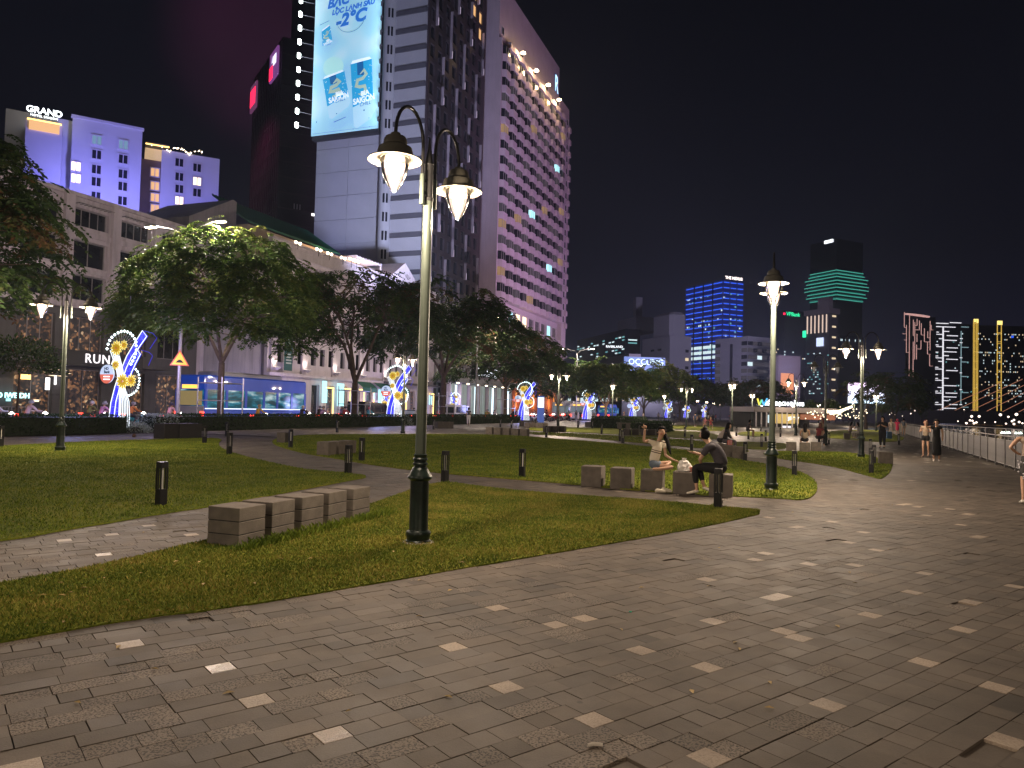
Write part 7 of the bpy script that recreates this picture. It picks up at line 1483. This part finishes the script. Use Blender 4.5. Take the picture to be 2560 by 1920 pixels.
def person(label, loc, rot, J, top=None, bottom=None, shoe=(.6, .58, .52), hair='short', hairc=None, sleeve=.5, leg='pants', look=None, group=None, near=False, fat=1.0, fing=None, hands=True, bottom_len=1.0, torso_m=None):
    r = empty('person', label, 'person', loc, rot, group); f = fat; V_ = lambda k: Vector(J[k]); sub = 2 if near else 1
    nk, hd = V_('neck'), V_('head'); look = look or J.get('look', (0, 1, 0)); lk = Vector(look).normalized()
    tr = [(V_('pelvis'), .075 * f), (V_('waist'), .070 * f), (V_('chest'), .075 * f), (nk, .046), (hd - Vector((0, 0, .045)) + lk * .018, .062), (hd + Vector((0, 0, .01)), .083), (hd + Vector((0, 0, .085)), .06)]
    ch = [tr]
    for s in 'LR':
        ch.append([(V_('chest'), .075 * f), (V_('sh' + s), .050 * f), (V_('el' + s), .036 * f), (V_('wr' + s), .025 * f), (V_('hd' + s), (.032, .018))])
        ch.append([(V_('pelvis'), .075 * f), (V_('hip' + s), .075 * f), (V_('kn' + s), .052 * f), (V_('an' + s), .034), (V_('to' + s), (.035, .025))])
    if fing: ch += fing
    skin('body', ch, m_skin, r, sub)
    m_t = torso_m or (cloth(top) if top else None)
    if m_t:
        tc = [[(V_('pelvis') + (V_('waist') - V_('pelvis')) * .05, .140 * f), (V_('waist'), .128 * f), (V_('chest'), .140 * f), (nk + (V_('chest') - nk) * .15, .072 * f)]]
        for s in 'LR':
            a = [(V_('chest').lerp(V_('sh' + s), .12), .105 * f), (V_('sh' + s), .072 * f)]
            if sleeve > 0: a.append((V_('sh' + s).lerp(V_('el' + s), min(1, sleeve * 1.3)), .058 * f))
            if sleeve > .9: a += [(V_('el' + s) + Vector((.001, 0, 0)), .050 * f), (V_('wr' + s), .036)]
            tc.append(a)
        skin('shirt', tc, m_t, r, sub)
    if bottom:
        m_b = cloth(bottom)
        if leg in ('pants', 'shorts'):
            pc = []
            for s in 'LR':
                a = [(V_('waist').lerp(V_('pelvis'), .55) + Vector((.004 if s == 'L' else -.004, 0, 0)), .115 * f), (V_('pelvis').lerp(V_('hip' + s), .45), .135 * f), (V_('hip' + s), .115 * f)]
                if leg == 'shorts': a.append((V_('hip' + s).lerp(V_('kn' + s), .45), .098 * f))
                else: a += [(V_('kn' + s), .072 * f), (V_('kn' + s).lerp(V_('an' + s), .85 * bottom_len), .056)]
                pc.append(a)
            skin('trousers' if leg == 'pants' else 'shorts', pc, m_b, r, sub)
        else:
            k = V_('knL').lerp(V_('knR'), .5); an = V_('anL').lerp(V_('anR'), .5); e = k if leg == 'skirt' else an + Vector((0, 0, .12))
            skin('skirt', [[(V_('waist'), (.13 * f, .105 * f)), (V_('pelvis'), (.155 * f, .125 * f)), (V_('pelvis').lerp(e, .5), (.17 * f, .14 * f)), (e, (.18 * f, .15 * f))]], m_b, r, sub)
    if shoe:
        for s in 'LR':
            a, t_ = V_('an' + s), V_('to' + s); d = (t_ - a); d.z = 0; d = d.normalized() if d.length > 0 else Vector((0, 1, 0)); b = Vector((a.x, a.y, min(a.z, t_.z + .06)))
            skin('shoe', [[(b - d * .045 + Vector((0, 0, -.012)), .038), (b + d * .03 + Vector((0, 0, -.015)), (.044, .04)), (t_ + Vector((0, 0, .006)), (.042, .028)), (t_ + d * .06, (.034, .024))]], cloth(shoe), r, 1)
    head_parts(r, hd, lk, hair=hair, m_h=cloth(hairc) if hairc else None, face=near)
    return r
def stand(h=1.62, walk=0.0, armL=0, armR=0, lean=0):
    k = h / 1.62; J = dict(pelvis=(0, 0, .90), waist=(0, .005, 1.04), chest=(0, .0 + lean * .5, 1.24), neck=(0, .0 + lean, 1.40), head=(0, .015 + lean, 1.505))
    for s, x in (('L', -1), ('R', 1)):
        w = walk * x; J['hip' + s] = (x * .085, 0, .86); J['kn' + s] = (x * .09, .14 * w + .02, .47 + .0 * abs(w)); J['an' + s] = (x * .09, .22 * w - .05 * (w != 0), .085 + (.07 if w < 0 else 0)); J['to' + s] = (x * .10, .22 * w + .10, .03 + (.04 if w < 0 else 0))
        J['sh' + s] = (x * .165, lean, 1.345); J['el' + s] = (x * .205, -.10 * w + lean * .8, 1.09); J['wr' + s] = (x * .20, .02 - .16 * w, .86); J['hd' + s] = (x * .195, .04 - .18 * w, .79)
        a = armL if s == 'L' else armR
        if a == 1: J['el' + s] = (x * .22, .08, 1.10); J['wr' + s] = (x * .08, .24, 1.18); J['hd' + s] = (x * .03, .27, 1.22)
        if a == 2: J['el' + s] = (x * .34, .06, 1.30); J['wr' + s] = (x * .36, .12, 1.53); J['hd' + s] = (x * .34, .13, 1.60)
        if a == 3: J['el' + s] = (x * .33, 0, 1.14); J['wr' + s] = (x * .17, .10, 1.02); J['hd' + s] = (x * .10, .12, 1.0)
    J = {q: tuple(c * k for c in v) for q, v in J.items()}; return J
def sit(h=1.6, seat=.445, lean=.05, arms=0, look=(0, 1, 0), spread=.1):
    z = seat + .10; J = dict(pelvis=(0, 0, z), waist=(0, .01 + lean * .3, z + .15), chest=(0, lean, z + .36), neck=(0, lean * 1.6, z + .51), head=(0, lean * 1.8 + .02, z + .615), look=look)
    for s, x in (('L', -1), ('R', 1)):
        J['hip' + s] = (x * .09, .03, z - .01); J['kn' + s] = (x * (.09 + spread * .5), .44, z + .02); J['an' + s] = (x * (.09 + spread * .5), .40, .09); J['to' + s] = (x * (.10 + spread * .5), .54, .035)
        J['sh' + s] = (x * .16, lean * 1.3, z + .455); J['el' + s] = (x * .21, .10 + lean, z + .22); J['wr' + s] = (x * .12, .30, z + .13); J['hd' + s] = (x * .09, .36, z + .13)
        if arms == 1: J['el' + s] = (x * .20, .20 + lean, z + .25); J['wr' + s] = (x * .06, .32, z + .36); J['hd' + s] = (x * .03, .33, z + .42)
    return J
def face_view(p): return math.atan2(p[1], p[0]) - math.pi / 2
# --- the couple on the cubes
o1 = W(15.75, 2.66); m_knit = None
def stripe_mat():
    m = bpy.data.materials.new('striped_knit'); m.use_nodes = True; n = m.node_tree; p = n.nodes['Principled BSDF']; L = n.links.new
    t = n.nodes.new('ShaderNodeTexCoord'); s = n.nodes.new('ShaderNodeSeparateXYZ'); L(t.outputs['Object'], s.inputs[0])
    ad = n.nodes.new('ShaderNodeMath'); ad.operation = 'MULTIPLY_ADD'; L(s.outputs['X'], ad.inputs[0]); ad.inputs[1].default_value = .22; L(s.outputs['Z'], ad.inputs[2])
    r = n.nodes.new('ShaderNodeValToRGB'); r.color_ramp.interpolation = 'CONSTANT'; mr = n.nodes.new('ShaderNodeMapRange'); mr.inputs[1].default_value = .6; mr.inputs[2].default_value = 1.3; L(ad.outputs[0], mr.inputs[0]); L(mr.outputs[0], r.inputs[0])
    cr_, br_ = (.78, .70, .56, 1), (.07, .03, .02, 1); els = r.color_ramp.elements; els[0].position = 0; els[0].color = cr_; els[1].position = .985; els[1].color = cr_
    for a, b in ((.30, .325), (.36, .385), (.66, .69), (.72, .75)):
        e = els.new(a); e.color = br_; e = els.new(b); e.color = cr_
    L(r.outputs[0], p.inputs['Base Color']); p.inputs['Roughness'].default_value = .9
    nb = n.nodes.new('ShaderNodeTexNoise'); nb.inputs['Scale'].default_value = 120; b = n.nodes.new('ShaderNodeBump'); b.inputs['Strength'].default_value = .3; b.inputs['Distance'].default_value = .01; L(nb.outputs[0], b.inputs['Height']); L(b.outputs[0], p.inputs['Normal']); return m
JW = dict(pelvis=(0, 0, .56), waist=(.035, 0, .72), chest=(.085, 0, .93), neck=(.125, -.01, 1.10), head=(.165, -.03, 1.225),
          shL=(-.055, -.05, 1.055), elL=(-.205, -.12, 1.03), wrL=(-.19, -.16, 1.235), hdL=(-.183, -.17, 1.30), shR=(.215, .05, 1.035), elR=(.255, -.03, .75), wrR=(.40, -.12, .675), hdR=(.455, -.13, .655),
          hipL=(.02, -.09, .54), knL=(.41, -.20, .52), anL=(.10, -.30, .475), toL=(-.02, -.27, .475), hipR=(.03, .08, .54), knR=(.37, .16, .60), anR=(.22, -.04, .50), toR=(.12, -.10, .49))
pw = person('woman in cream striped knit top pointing upward, sitting cross legged on a stone cube', (o1.x, o1.y, 0), face_view(o1), JW, bottom=(.13, .17, .22), shoe=None, hair='tail', sleeve=.42, leg='shorts', look=(-.12, -1, .25), near=True, fat=.86, torso_m=stripe_mat(),
            fing=fingers((-.183, -.17, 1.31), (0, -.05, 1), (0, -1, 0), curl=.25, point=True) + fingers((.455, -.13, .655), (1, -.1, -.3), (0, -.4, -1), curl=.7))
o2 = W(15.55, 1.25)
JM = dict(pelvis=(0, 0, .56), waist=(-.01, 0, .74), chest=(-.13, 0, .95), neck=(-.295, 0, 1.10), head=(-.36, -.01, 1.215),
          shL=(-.22, .17, 1.03), elL=(-.40, .18, .80), wrL=(-.52, .08, .84), hdL=(-.58, .04, .85), shR=(-.23, -.17, 1.02), elR=(-.42, -.20, .74), wrR=(-.40, -.05, .62), hdR=(-.40, .02, .61),
          hipL=(-.03, .09, .55), knL=(-.46, .10, .58), anL=(-.33, -.02, .16), toL=(-.20, -.12, .10), hipR=(-.03, -.09, .55), knR=(-.53, -.10, .57), anR=(-.47, -.12, .10), toR=(-.62, -.16, .035))
pm2 = person('man in dark grey t-shirt and black trousers leaning forward on the rightmost cube', (o2.x, o2.y, 0), face_view(o2), JM, top=(.05, .045, .055), bottom=(.008, .008, .009), shoe=(.80, .74, .62), hair='bun', sleeve=.62, look=(-.8, .55, .1), near=True, fat=1.1, bottom_len=.88,
             fing=fingers((-.58, .04, .85), (-1, -.2, .1), (0, 0, 1), curl=.4) + fingers((-.40, .02, .61), (0, 1, 0), (0, 0, -1), curl=.6))
skin('collar_strap', [[((-.20, -.14, 1.10), .012), ((-.27, -.05, 1.155), .012), ((-.25, .08, 1.16), .012)]], cloth((.6, .5, .32)), pm2, 1)
# shoes she took off, bag on the cube
q = PD(1652, 1233, 1); 
for k, (px, py, a) in enumerate([(1648, 1234, .2), (1664, 1232, -.25)]):
    x, y = G(px, py); s_ = skin('shoe', [[((-.10, 0, .05), (.035, .045)), ((-.03, 0, .06), (.042, .055)), ((.06, 0, .045), (.045, .04)), ((.14, 0, .035), (.035, .028))]], cloth((.66, .60, .48)), None, 1); s_.location = (x, y, .0); s_.rotation_euler = (0, 0, a); tag(s_, ['left cream sneaker on the ground below the pointing woman', 'right cream sneaker on the ground below the pointing woman'][k], 'shoe', 'sneakers below the woman')
o3 = W(15.65, 1.98); bg_ = empty('plastic_bag', 'white translucent plastic bag with food standing between the couple', 'bag', (o3.x - .02, o3.y, .447), face_view(o3))
mb = MB(); rg = random.Random(6); n = 14; rings = []
for i, (rr, z) in enumerate([(.12, 0), (.14, .02), (.14, .10), (.12, .15), (.09, .21), (.035, .24), (.05, .27)]): rings.append([(rr * (1 + rg.uniform(-.26, .26)) * math.cos(2 * math.pi * k / n), rr * .8 * (1 + rg.uniform(-.26, .26)) * math.sin(2 * math.pi * k / n), z + rg.uniform(-.01, .01) * (i > 0)) for k in range(n)])
mb.add([p for q_ in rings for p in q_], [(i * n + k, i * n + (k + 1) % n, (i + 1) * n + (k + 1) % n, (i + 1) * n + k) for i in range(6) for k in range(n)]); mb.obj('bag_film', mat('bag_film', (.80, .76, .72), .35, 0, .08, 20), bg_)
MB().lathe([(.04, 0), (.045, .09), (.035, .10)], 12).obj('food_box', cloth((.6, .25, .2)), bg_, (.13, -.05, 0)); 
# --- others, mid distance
def P_at(px, py): x, y = G(px, py); return (x, y, 0)
def pl(label, px, py, J, deg, **k):
    p = P_at(px, py); return person(label, p, face_view(p) + math.radians(deg), J, **k)
pl('seated man in white shirt bent forward on the cubes behind the couple', 1797, 1132, sit(lean=.22), -85, top=(.55, .48, .42), bottom=(.03, .03, .03), hair='cap', hairc=(.02, .02, .02), sleeve=.6)
pl('dark haired woman in black beside the man in white, legs stretched to the right', 1810, 1136, sit(lean=.10), -95, top=(.02, .02, .02), bottom=(.10, .09, .10), sleeve=1, hair='long', fat=.85)
x, y = P_at(1823, 1141)[:2]; o = MB().cbox(0, .16, 0, .12, 0, .18, .01).obj('snack_box', cloth((.65, .10, .06)), None, (x, y + .15, .446)); tag(o, 'red and white striped snack box on the cube behind the man in grey', 'box')
for k in range(3): MB().box(.01 + .055 * k, .03 + .055 * k, -.004, -.001, .01, .17).obj('stripe', m_wframe, o)
pl('woman in pink patterned clothes sitting far off behind the man in grey', 1763, 1073, sit(), 170, top=(.55, .22, .25), bottom=(.55, .35, .28), leg='shorts', hair='long', fat=.85, shoe=(.5, .3, .25))
pl('blonde woman in dark red sitting next to the one in pink', 1776, 1073, sit(arms=1), 190, top=(.35, .04, .05), bottom=(.25, .03, .04), leg='skirt', hair='long', hairc=(.55, .40, .12), fat=.9)
pl('man in dark shirt standing far off behind the seated man, before white ribbon lights', 1738, 1068, stand(1.72, .3), 20, top=(.03, .04, .08), bottom=(.02, .02, .03))
pl('lone person in dark clothes sitting sideways with stretched bare legs behind the second lamp post', 1868, 1094, sit(lean=.1), -80, top=(.09, .08, .09), bottom=(.03, .03, .03), leg='shorts', hair='short')
pl('woman in tan sleeveless top seen from behind, sitting on the cubes', 2012, 1127, sit(lean=.02), 5, top=(.30, .24, .17), bottom=(.02, .02, .02), leg='shorts', hair='long', sleeve=0, fat=1.05)
pl('brown haired woman in dark red sitting beside the one in the tan top', 2045, 1118, sit(lean=.15), -25, top=(.18, .03, .03), bottom=(.02, .02, .02), hair='long', hairc=(.10, .04, .03), sleeve=.4)
pl('woman in patterned shorts standing with lifted arm by the unlit lamp post', 2056, 1104, stand(1.6, 0, 1, 0), 60, top=(.45, .33, .22), bottom=(.25, .14, .10), leg='shorts', hair='long', hairc=(.2, .06, .05))
pl('left one of the two women on the far bench, dark hair and pale blouse', 2124, 1097, sit(lean=.08, arms=1), -60, top=(.40, .30, .25), bottom=(.10, .08, .08), hair='long')
pl('right one of the two women on the far bench in white trousers', 2147, 1099, sit(lean=.05, arms=1), 60, top=(.40, .38, .36), bottom=(.55, .50, .46), hair='long')
pl('person in black with loose trousers standing with folded arms beside the round tree', 2206, 1121, stand(1.72, 0, 1, 1), 160, top=(.010, .010, .012), bottom=(.010, .010, .012), hair='short', sleeve=.8, fat=1.3, shoe=(.03, .03, .03))
pl('walker in bright pink dress seen from behind', 2243, 1089, stand(1.58, .5), 0, top=(.75, .05, .14), bottom=(.75, .05, .14), leg='skirt', sleeve=.6, hair='cap', hairc=(.6, .05, .1))
pl('walker in cream top and hat left of the one in pink', 2228, 1090, stand(1.55, -.5), 0, top=(.60, .50, .40), bottom=(.45, .38, .30), sleeve=.6, hair='hat', hairc=(.35, .22, .14))
pl('walker in grey t-shirt and beige shorts right of the one in pink', 2259, 1090, stand(1.66, .6), 0, top=(.16, .18, .21), bottom=(.35, .30, .24), leg='shorts', sleeve=.6)
p = P_at(2222, 1098); o = MB().cbox(-.22, .22, -.12, .12, .05, .62, .04).tube([(-.18, .1, .62), (-.18, .1, .95), (.18, .1, .95), (.18, .1, .62)], .012, 5).obj('suitcase', mat('suitcase_blue', (.10, .20, .40), .5, 0, .1), None, p); tag(o, 'pale blue suitcase on the promenade below the walker in cream', 'suitcase')
pl('young woman in crop top and black shorts with long dark red hair, near the fence', 2314, 1143, stand(1.60, .25, 1, 1), 165, top=(.42, .33, .24), bottom=(.010, .010, .012), leg='shorts', hair='long', hairc=(.07, .02, .02), sleeve=0, fat=.92, near=True, shoe=(.3, .2, .16))
pl('woman in long black dress lifting one arm to her hair, near the fence', 2341, 1154, stand(1.64, 0, 0, 2), 185, top=(.008, .008, .010), bottom=(.008, .008, .010), leg='long', hair='short', sleeve=.3, near=True, shoe=(.6, .55, .5), fat=1.05)
pr = G(2572, 1262); pl_ = person('person cut off by the right edge, bare arm and dark skirt with white flowers', (pr[0], pr[1], 0), face_view(pr) + .3, stand(1.60, 0, 3, 3), top=(.45, .35, .28), bottom=(.03, .03, .03), leg='skirt', hair='long', sleeve=0, near=False)
mb = MB(); rg = random.Random(3)
for _ in range(26): a = rg.uniform(0, 6.28); z = rg.uniform(.5, .88); mb.lathe([(.001, -.02), (.022, 0), (.001, .02)], 6, (.18 * math.cos(a), .155 * math.sin(a), z))
o = mb.obj('flower_print', m_wframe, pl_); o['kind'] = 'stuff'
# pedestrians along the hedge and road
PED = [(1171, 1064, 'man in white trousers leaning over the hedge right of the big lamp pole', dict(top=(.05, .04, .04), bottom=(.6, .58, .55)), 0, 0), (1422, 1055, 'woman in white blouse and black trousers walking by the road', dict(top=(.6, .6, .62), bottom=(.02, .02, .02), hair='long'), .5, 10), (1440, 1054, 'person in pale jeans behind the dark bench', dict(top=(.03, .03, .03), bottom=(.4, .45, .55)), .3, 160), (1451, 1054, 'person in navy jacket beside the fourth ribbon light', dict(top=(.03, .04, .12), bottom=(.05, .05, .06), sleeve=1), .2, 170),
       (1352, 1052, 'person in blue grey shirt among the parked motorbikes', dict(top=(.25, .28, .4), bottom=(.05, .05, .06)), 0, 0), (1366, 1054, 'person in dark red near the parked motorbikes', dict(top=(.2, .03, .03), bottom=(.03, .03, .03)), .4, 30), (1397, 1055, 'person in cream shirt behind the far lamp post', dict(top=(.5, .42, .36), bottom=(.2, .1, .1)), .2, 200), (1560, 1055, 'dark clad walker left of the shrub bed', dict(top=(.04, .04, .05), bottom=(.03, .03, .04)), .4, 90), (1608, 1054, 'white shirted walker behind the shrub bed', dict(top=(.5, .45, .45), bottom=(.1, .1, .12)), .4, 80), (1672, 1054, 'walker in navy beyond the pointing hand', dict(top=(.04, .05, .1), bottom=(.03, .03, .04)), .4, 70), (1646, 1053, 'walker in grey beyond the dark cubes', dict(top=(.2, .2, .22), bottom=(.05, .05, .06)), .3, 10)]
for px, py, lab, k, wk, dg in PED: pl(lab, px, py, stand(1.64, wk), dg, **k)
# motorbikes with riders
BK = [(34.5, 34.6, (.35, .03, .03), 'red scooter in front of the bus rear', 'rider in pink hooded jacket at the bus rear', (.6, .35, .40), 'helmet'), (41.5, 33.9, (.05, .05, .06), 'black scooter beside the blue bus', 'rider in yellow shirt and straw hat beside the bus', (.5, .33, .05), 'hat'), (46.5, 34.0, (.03, .03, .04), 'black motorbike at the front door of the bus', 'dark hunched rider beside the front of the bus', (.03, .03, .05), 'helmet'), (26.0, 35.0, (.3, .3, .32), 'silver scooter behind the first ribbon light', 'rider with white helmet behind the first ribbon light', (.55, .42, .42), 'helmet'),
      (29.5, 34.2, (.15, .15, .17), 'grey scooter right of the first ribbon light', 'rider in pink right of the first ribbon light', (.6, .3, .5), 'helmet'), (21.5, 36.0, (.4, .38, .36), 'pale scooter left of the first ribbon light', 'rider in pale rain cape left of the first ribbon light', (.55, .50, .48), 'helmet'), (18.5, 35.2, (.2, .1, .05), 'brown scooter behind the far left lamp post', 'rider in tan jacket behind the far left lamp post', (.45, .30, .18), 'helmet'), (16.2, 36.5, (.05, .05, .05), 'black scooter at the left edge', 'rider in beige shirt at the left edge', (.5, .4, .32), 'helmet'),
      (51.5, 36.0, (.30, .04, .03), 'red motorbike right of the bus front', 'rider in black right of the bus front', (.03, .03, .03), 'helmet'), (54.0, 35.2, (.25, .02, .02), 'second red motorbike before the forked tree', 'rider in red before the forked tree', (.35, .06, .05), 'helmet'), (58.5, 38.5, (.1, .15, .4), 'blue scooter behind the second ribbon light', 'rider in pale blue cape behind the second ribbon light', (.3, .35, .6), 'helmet'), (70.5, 34.5, (.3, .05, .04), 'red scooter in front of the minivan', 'rider in red and white before the minivan', (.5, .25, .22), 'helmet'), (90, 36, (.3, .05, .04), 'red scooter far off right of the third ribbon light', 'rider in pale shirt right of the third ribbon light', (.5, .45, .42), 'helmet'),
      (97, 35, (.05, .05, .05), 'black scooter with tail light before the coaches', 'rider in maroon before the coaches', (.25, .05, .06), 'helmet'), (101, 34.2, (.3, .3, .3), 'silver scooter before the coaches', 'rider in white before the coaches', (.5, .5, .5), 'helmet'), (108, 35.5, (.3, .05, .04), 'red scooter left of the fourth ribbon light', 'rider in black left of the fourth ribbon light', (.04, .04, .04), 'helmet')]
_c = [('teal', (.05, .3, .3)), ('maroon', (.3, .04, .06)), ('white', (.6, .58, .58)), ('olive', (.2, .22, .08)), ('orange', (.55, .2, .05)), ('lilac', (.4, .3, .55)), ('brown', (.25, .14, .08))]
_w = [(13, 38, 'at the left edge of the picture, farther lane'), (19, 39.5, 'behind the far left lamp post, farther lane'), (23.5, 33.9, 'just left of the first ribbon light'), (31.5, 37.5, 'between the first ribbon light and the triangle sign'), (33.0, 36.0, 'right beside the triangle sign pole'), (48.8, 33.8, 'just right of the bus front'), (52.8, 38.5, 'beyond the red motorbikes'), (56.2, 34.2, 'at the foot of the second ribbon light'), (60.5, 34.0, 'between the second ribbon light and the white car'), (72.5, 38.5, 'beyond the white minivan'), (82.5, 34.0, 'left of the third ribbon light'), (86.5, 35.5, 'directly behind the third ribbon light'), (93.5, 34.0, 'in front of the dark car'), (104.5, 33.8, 'between the coaches and the double street light')]
for _k, (_s, _t, _l) in enumerate(_w): BK.append((_s, _t, _c[(_k + 3) % 7][1], _c[(_k + 3) % 7][0] + ' scooter ' + _l, 'rider in %s jacket ' % _c[_k % 7][0] + _l, _c[_k % 7][1], 'helmet'))
for k, (s, t, c, lb_, lr, tc_, hh) in enumerate(BK):
    m_ = mat('bike_paint_%d' % int(c[0] * 100 + c[2] * 1000), c, .3, .2, .05, 2, coat=.5); motorbike(lb_, s, t, m_)
    J = sit(seat=.80, lean=.12, arms=0); 
    for q in 'LR':
        x = -1 if q == 'L' else 1; J['kn' + q] = (x * .16, .32, .80); J['an' + q] = (x * .14, .18, .40); J['to' + q] = (x * .15, .30, .34); J['wr' + q] = (x * .27, .62, 1.10); J['hd' + q] = (x * .28, .68, 1.08); J['el' + q] = (x * .25, .36, 1.12)
    p = W(s - .28, t, -.15); person(lr, p, ANG - math.pi / 2, J, top=tc_, bottom=(.04, .04, .05), hair=hh, hairc=random.Random(k).choice([(.6, .6, .62), (.3, .3, .32), (.5, .1, .1), (.05, .05, .08)]) if hh == 'helmet' else (.5, .42, .25), sleeve=1, group='riders on motorbikes')
# far crowd
rg = random.Random(31)
CR = [(rg.uniform(1680, 2150), rg.uniform(1046, 1058)) for _ in range(34)]
cw = ['white', 'dark', 'grey', 'red', 'tan', 'blue']; cc_ = [(.5, .48, .46), (.03, .03, .04), (.18, .18, .2), (.35, .06, .06), (.4, .3, .2), (.08, .12, .3)]
crowd_proto = {}
def crowd_person(k, x, y):
    i = k % 6; key = (i, k % 2)
    if key not in crowd_proto:
        mb = MB(); J = stand(1.64, .4 if k % 2 else 0); mb.tube([J['pelvis'], J['waist'], J['chest'], J['neck']], [.14, .12, .16, .06], 8, 0)
        for q in 'LR': mb.tube([J['hip' + q], J['kn' + q], J['an' + q], J['to' + q]], [.10, .07, .05, .04], 6, 1); mb.tube([J['sh' + q], J['el' + q], J['wr' + q], J['hd' + q]], [.06, .05, .035, .03], 6, 0)
        mb.lathe([(.02, -.12), (.075, -.06), (.09, 0), (.09, .06), (.03, .12)], 8, tuple(J['head']), 2)
        crowd_proto[key] = mb.mesh('person', [cloth(cc_[i]), cloth((.05, .05, .06)), m_hair], True)
    o = put(crowd_proto[key], 'person', None, (x, y, 0), rg.uniform(0, 6.28)); tag(o, 'small far figure in %s clothes near the river bus terminal' % cw[i], 'person', 'distant visitors in %s clothes near the terminal' % cw[i])
for k, (px, py) in enumerate(CR):
    yh = 1022 + .025 * (px - 1280); x, y = G(px, max(py, yh + 14)); crowd_person(k, x, y)
# row of parked motorbikes beyond the gap in the hedge
for k in range(9): motorbike(ORD[k] + ' parked motorbike counted from the third ribbon light', 92 + k * 2.4, 32.3 - (k % 2) * .5, [m_card, m_carw, mat('bike_red', (.3, .03, .03), .3, .2, .05)][k % 3], 1.2, z=0.0, group='row of parked motorbikes', name='parked_motorbike')
# ticket kiosk with lit display
p = W(90.5, 29.8); k_ = empty('info_totem', 'slim blue lit information pillar just right of the third ribbon light', 'kiosk', (p.x, p.y, 0), face_view(p)); MB().cbox(-.45, .45, -.15, .15, 0, 3.4, .03).obj('pillar', mat('totem_blue', (.10, .18, .5), .5, 0, .1, 1, emit=(.08, .16, .5), es=.25, nolight=True), k_); MB().box(-.38, .38, -.17, -.151, 1.9, 3.2).obj('display', g_rw, k_)
# litter
for k, (px, py, lab) in enumerate([(1486, 1867, 'crumpled white paper tube lying on the paving at the bottom'), (1576, 1530, 'small green bottle cap on the paving'), (314, 1510, 'small dry leaf on the near grass'), (335, 1093, 'small dark lump at the lawn edge behind the far left lamp post')]):
    x, y = G(px, py); mb = MB()
    if k == 0: mb.tube([(-.035, -.004, .010), (-.01, .003, .012), (.02, .0, .011), (.04, -.006, .009)], [.009, .010, .011, .010], 7)
    elif k == 1: mb.lathe([(.012, 0), (.013, .006), (.004, .008)], 8)
    elif k == 2: mb.add([(-.03, 0, .03), (0, .012, .034), (.035, 0, .03), (0, -.012, .036)], [(0, 3, 2, 1)])
    else: mb.lathe([(.05, .0), (.09, .05), (.07, .12), (.02, .16)], 7)
    tag(mb.obj(['paper_tube', 'bottle_cap', 'dry_leaf', 'dark_lump'][k], [cloth((.6, .55, .48)), cloth((.03, .4, .25)), cloth((.5, .3, .1)), cloth((.08, .04, .03))][k], None, (x, y, .0), .2), lab, ['litter', 'litter', 'leaf', 'litter'][k])
# ================================================================== HUMID NIGHT AIR
hz = MB().box(-700, 500, -50, 1700, -3.5, 290).obj('haze', mat('haze_tmp', (1, 1, 1), .5, 0, 0)); hz['kind'] = 'stuff'
hm = bpy.data.materials.new('haze'); hm.use_nodes = True; hn = hm.node_tree; hn.nodes.clear(); ho = hn.nodes.new('ShaderNodeOutputMaterial'); hv = hn.nodes.new('ShaderNodeVolumePrincipled')
hv.inputs['Color'].default_value = (.62, .74, 1.0, 1); hv.inputs['Density'].default_value = .00026; hv.inputs['Anisotropy'].default_value = .3; hn.links.new(hv.outputs[0], ho.inputs['Volume']); hz.data.materials[0] = hm
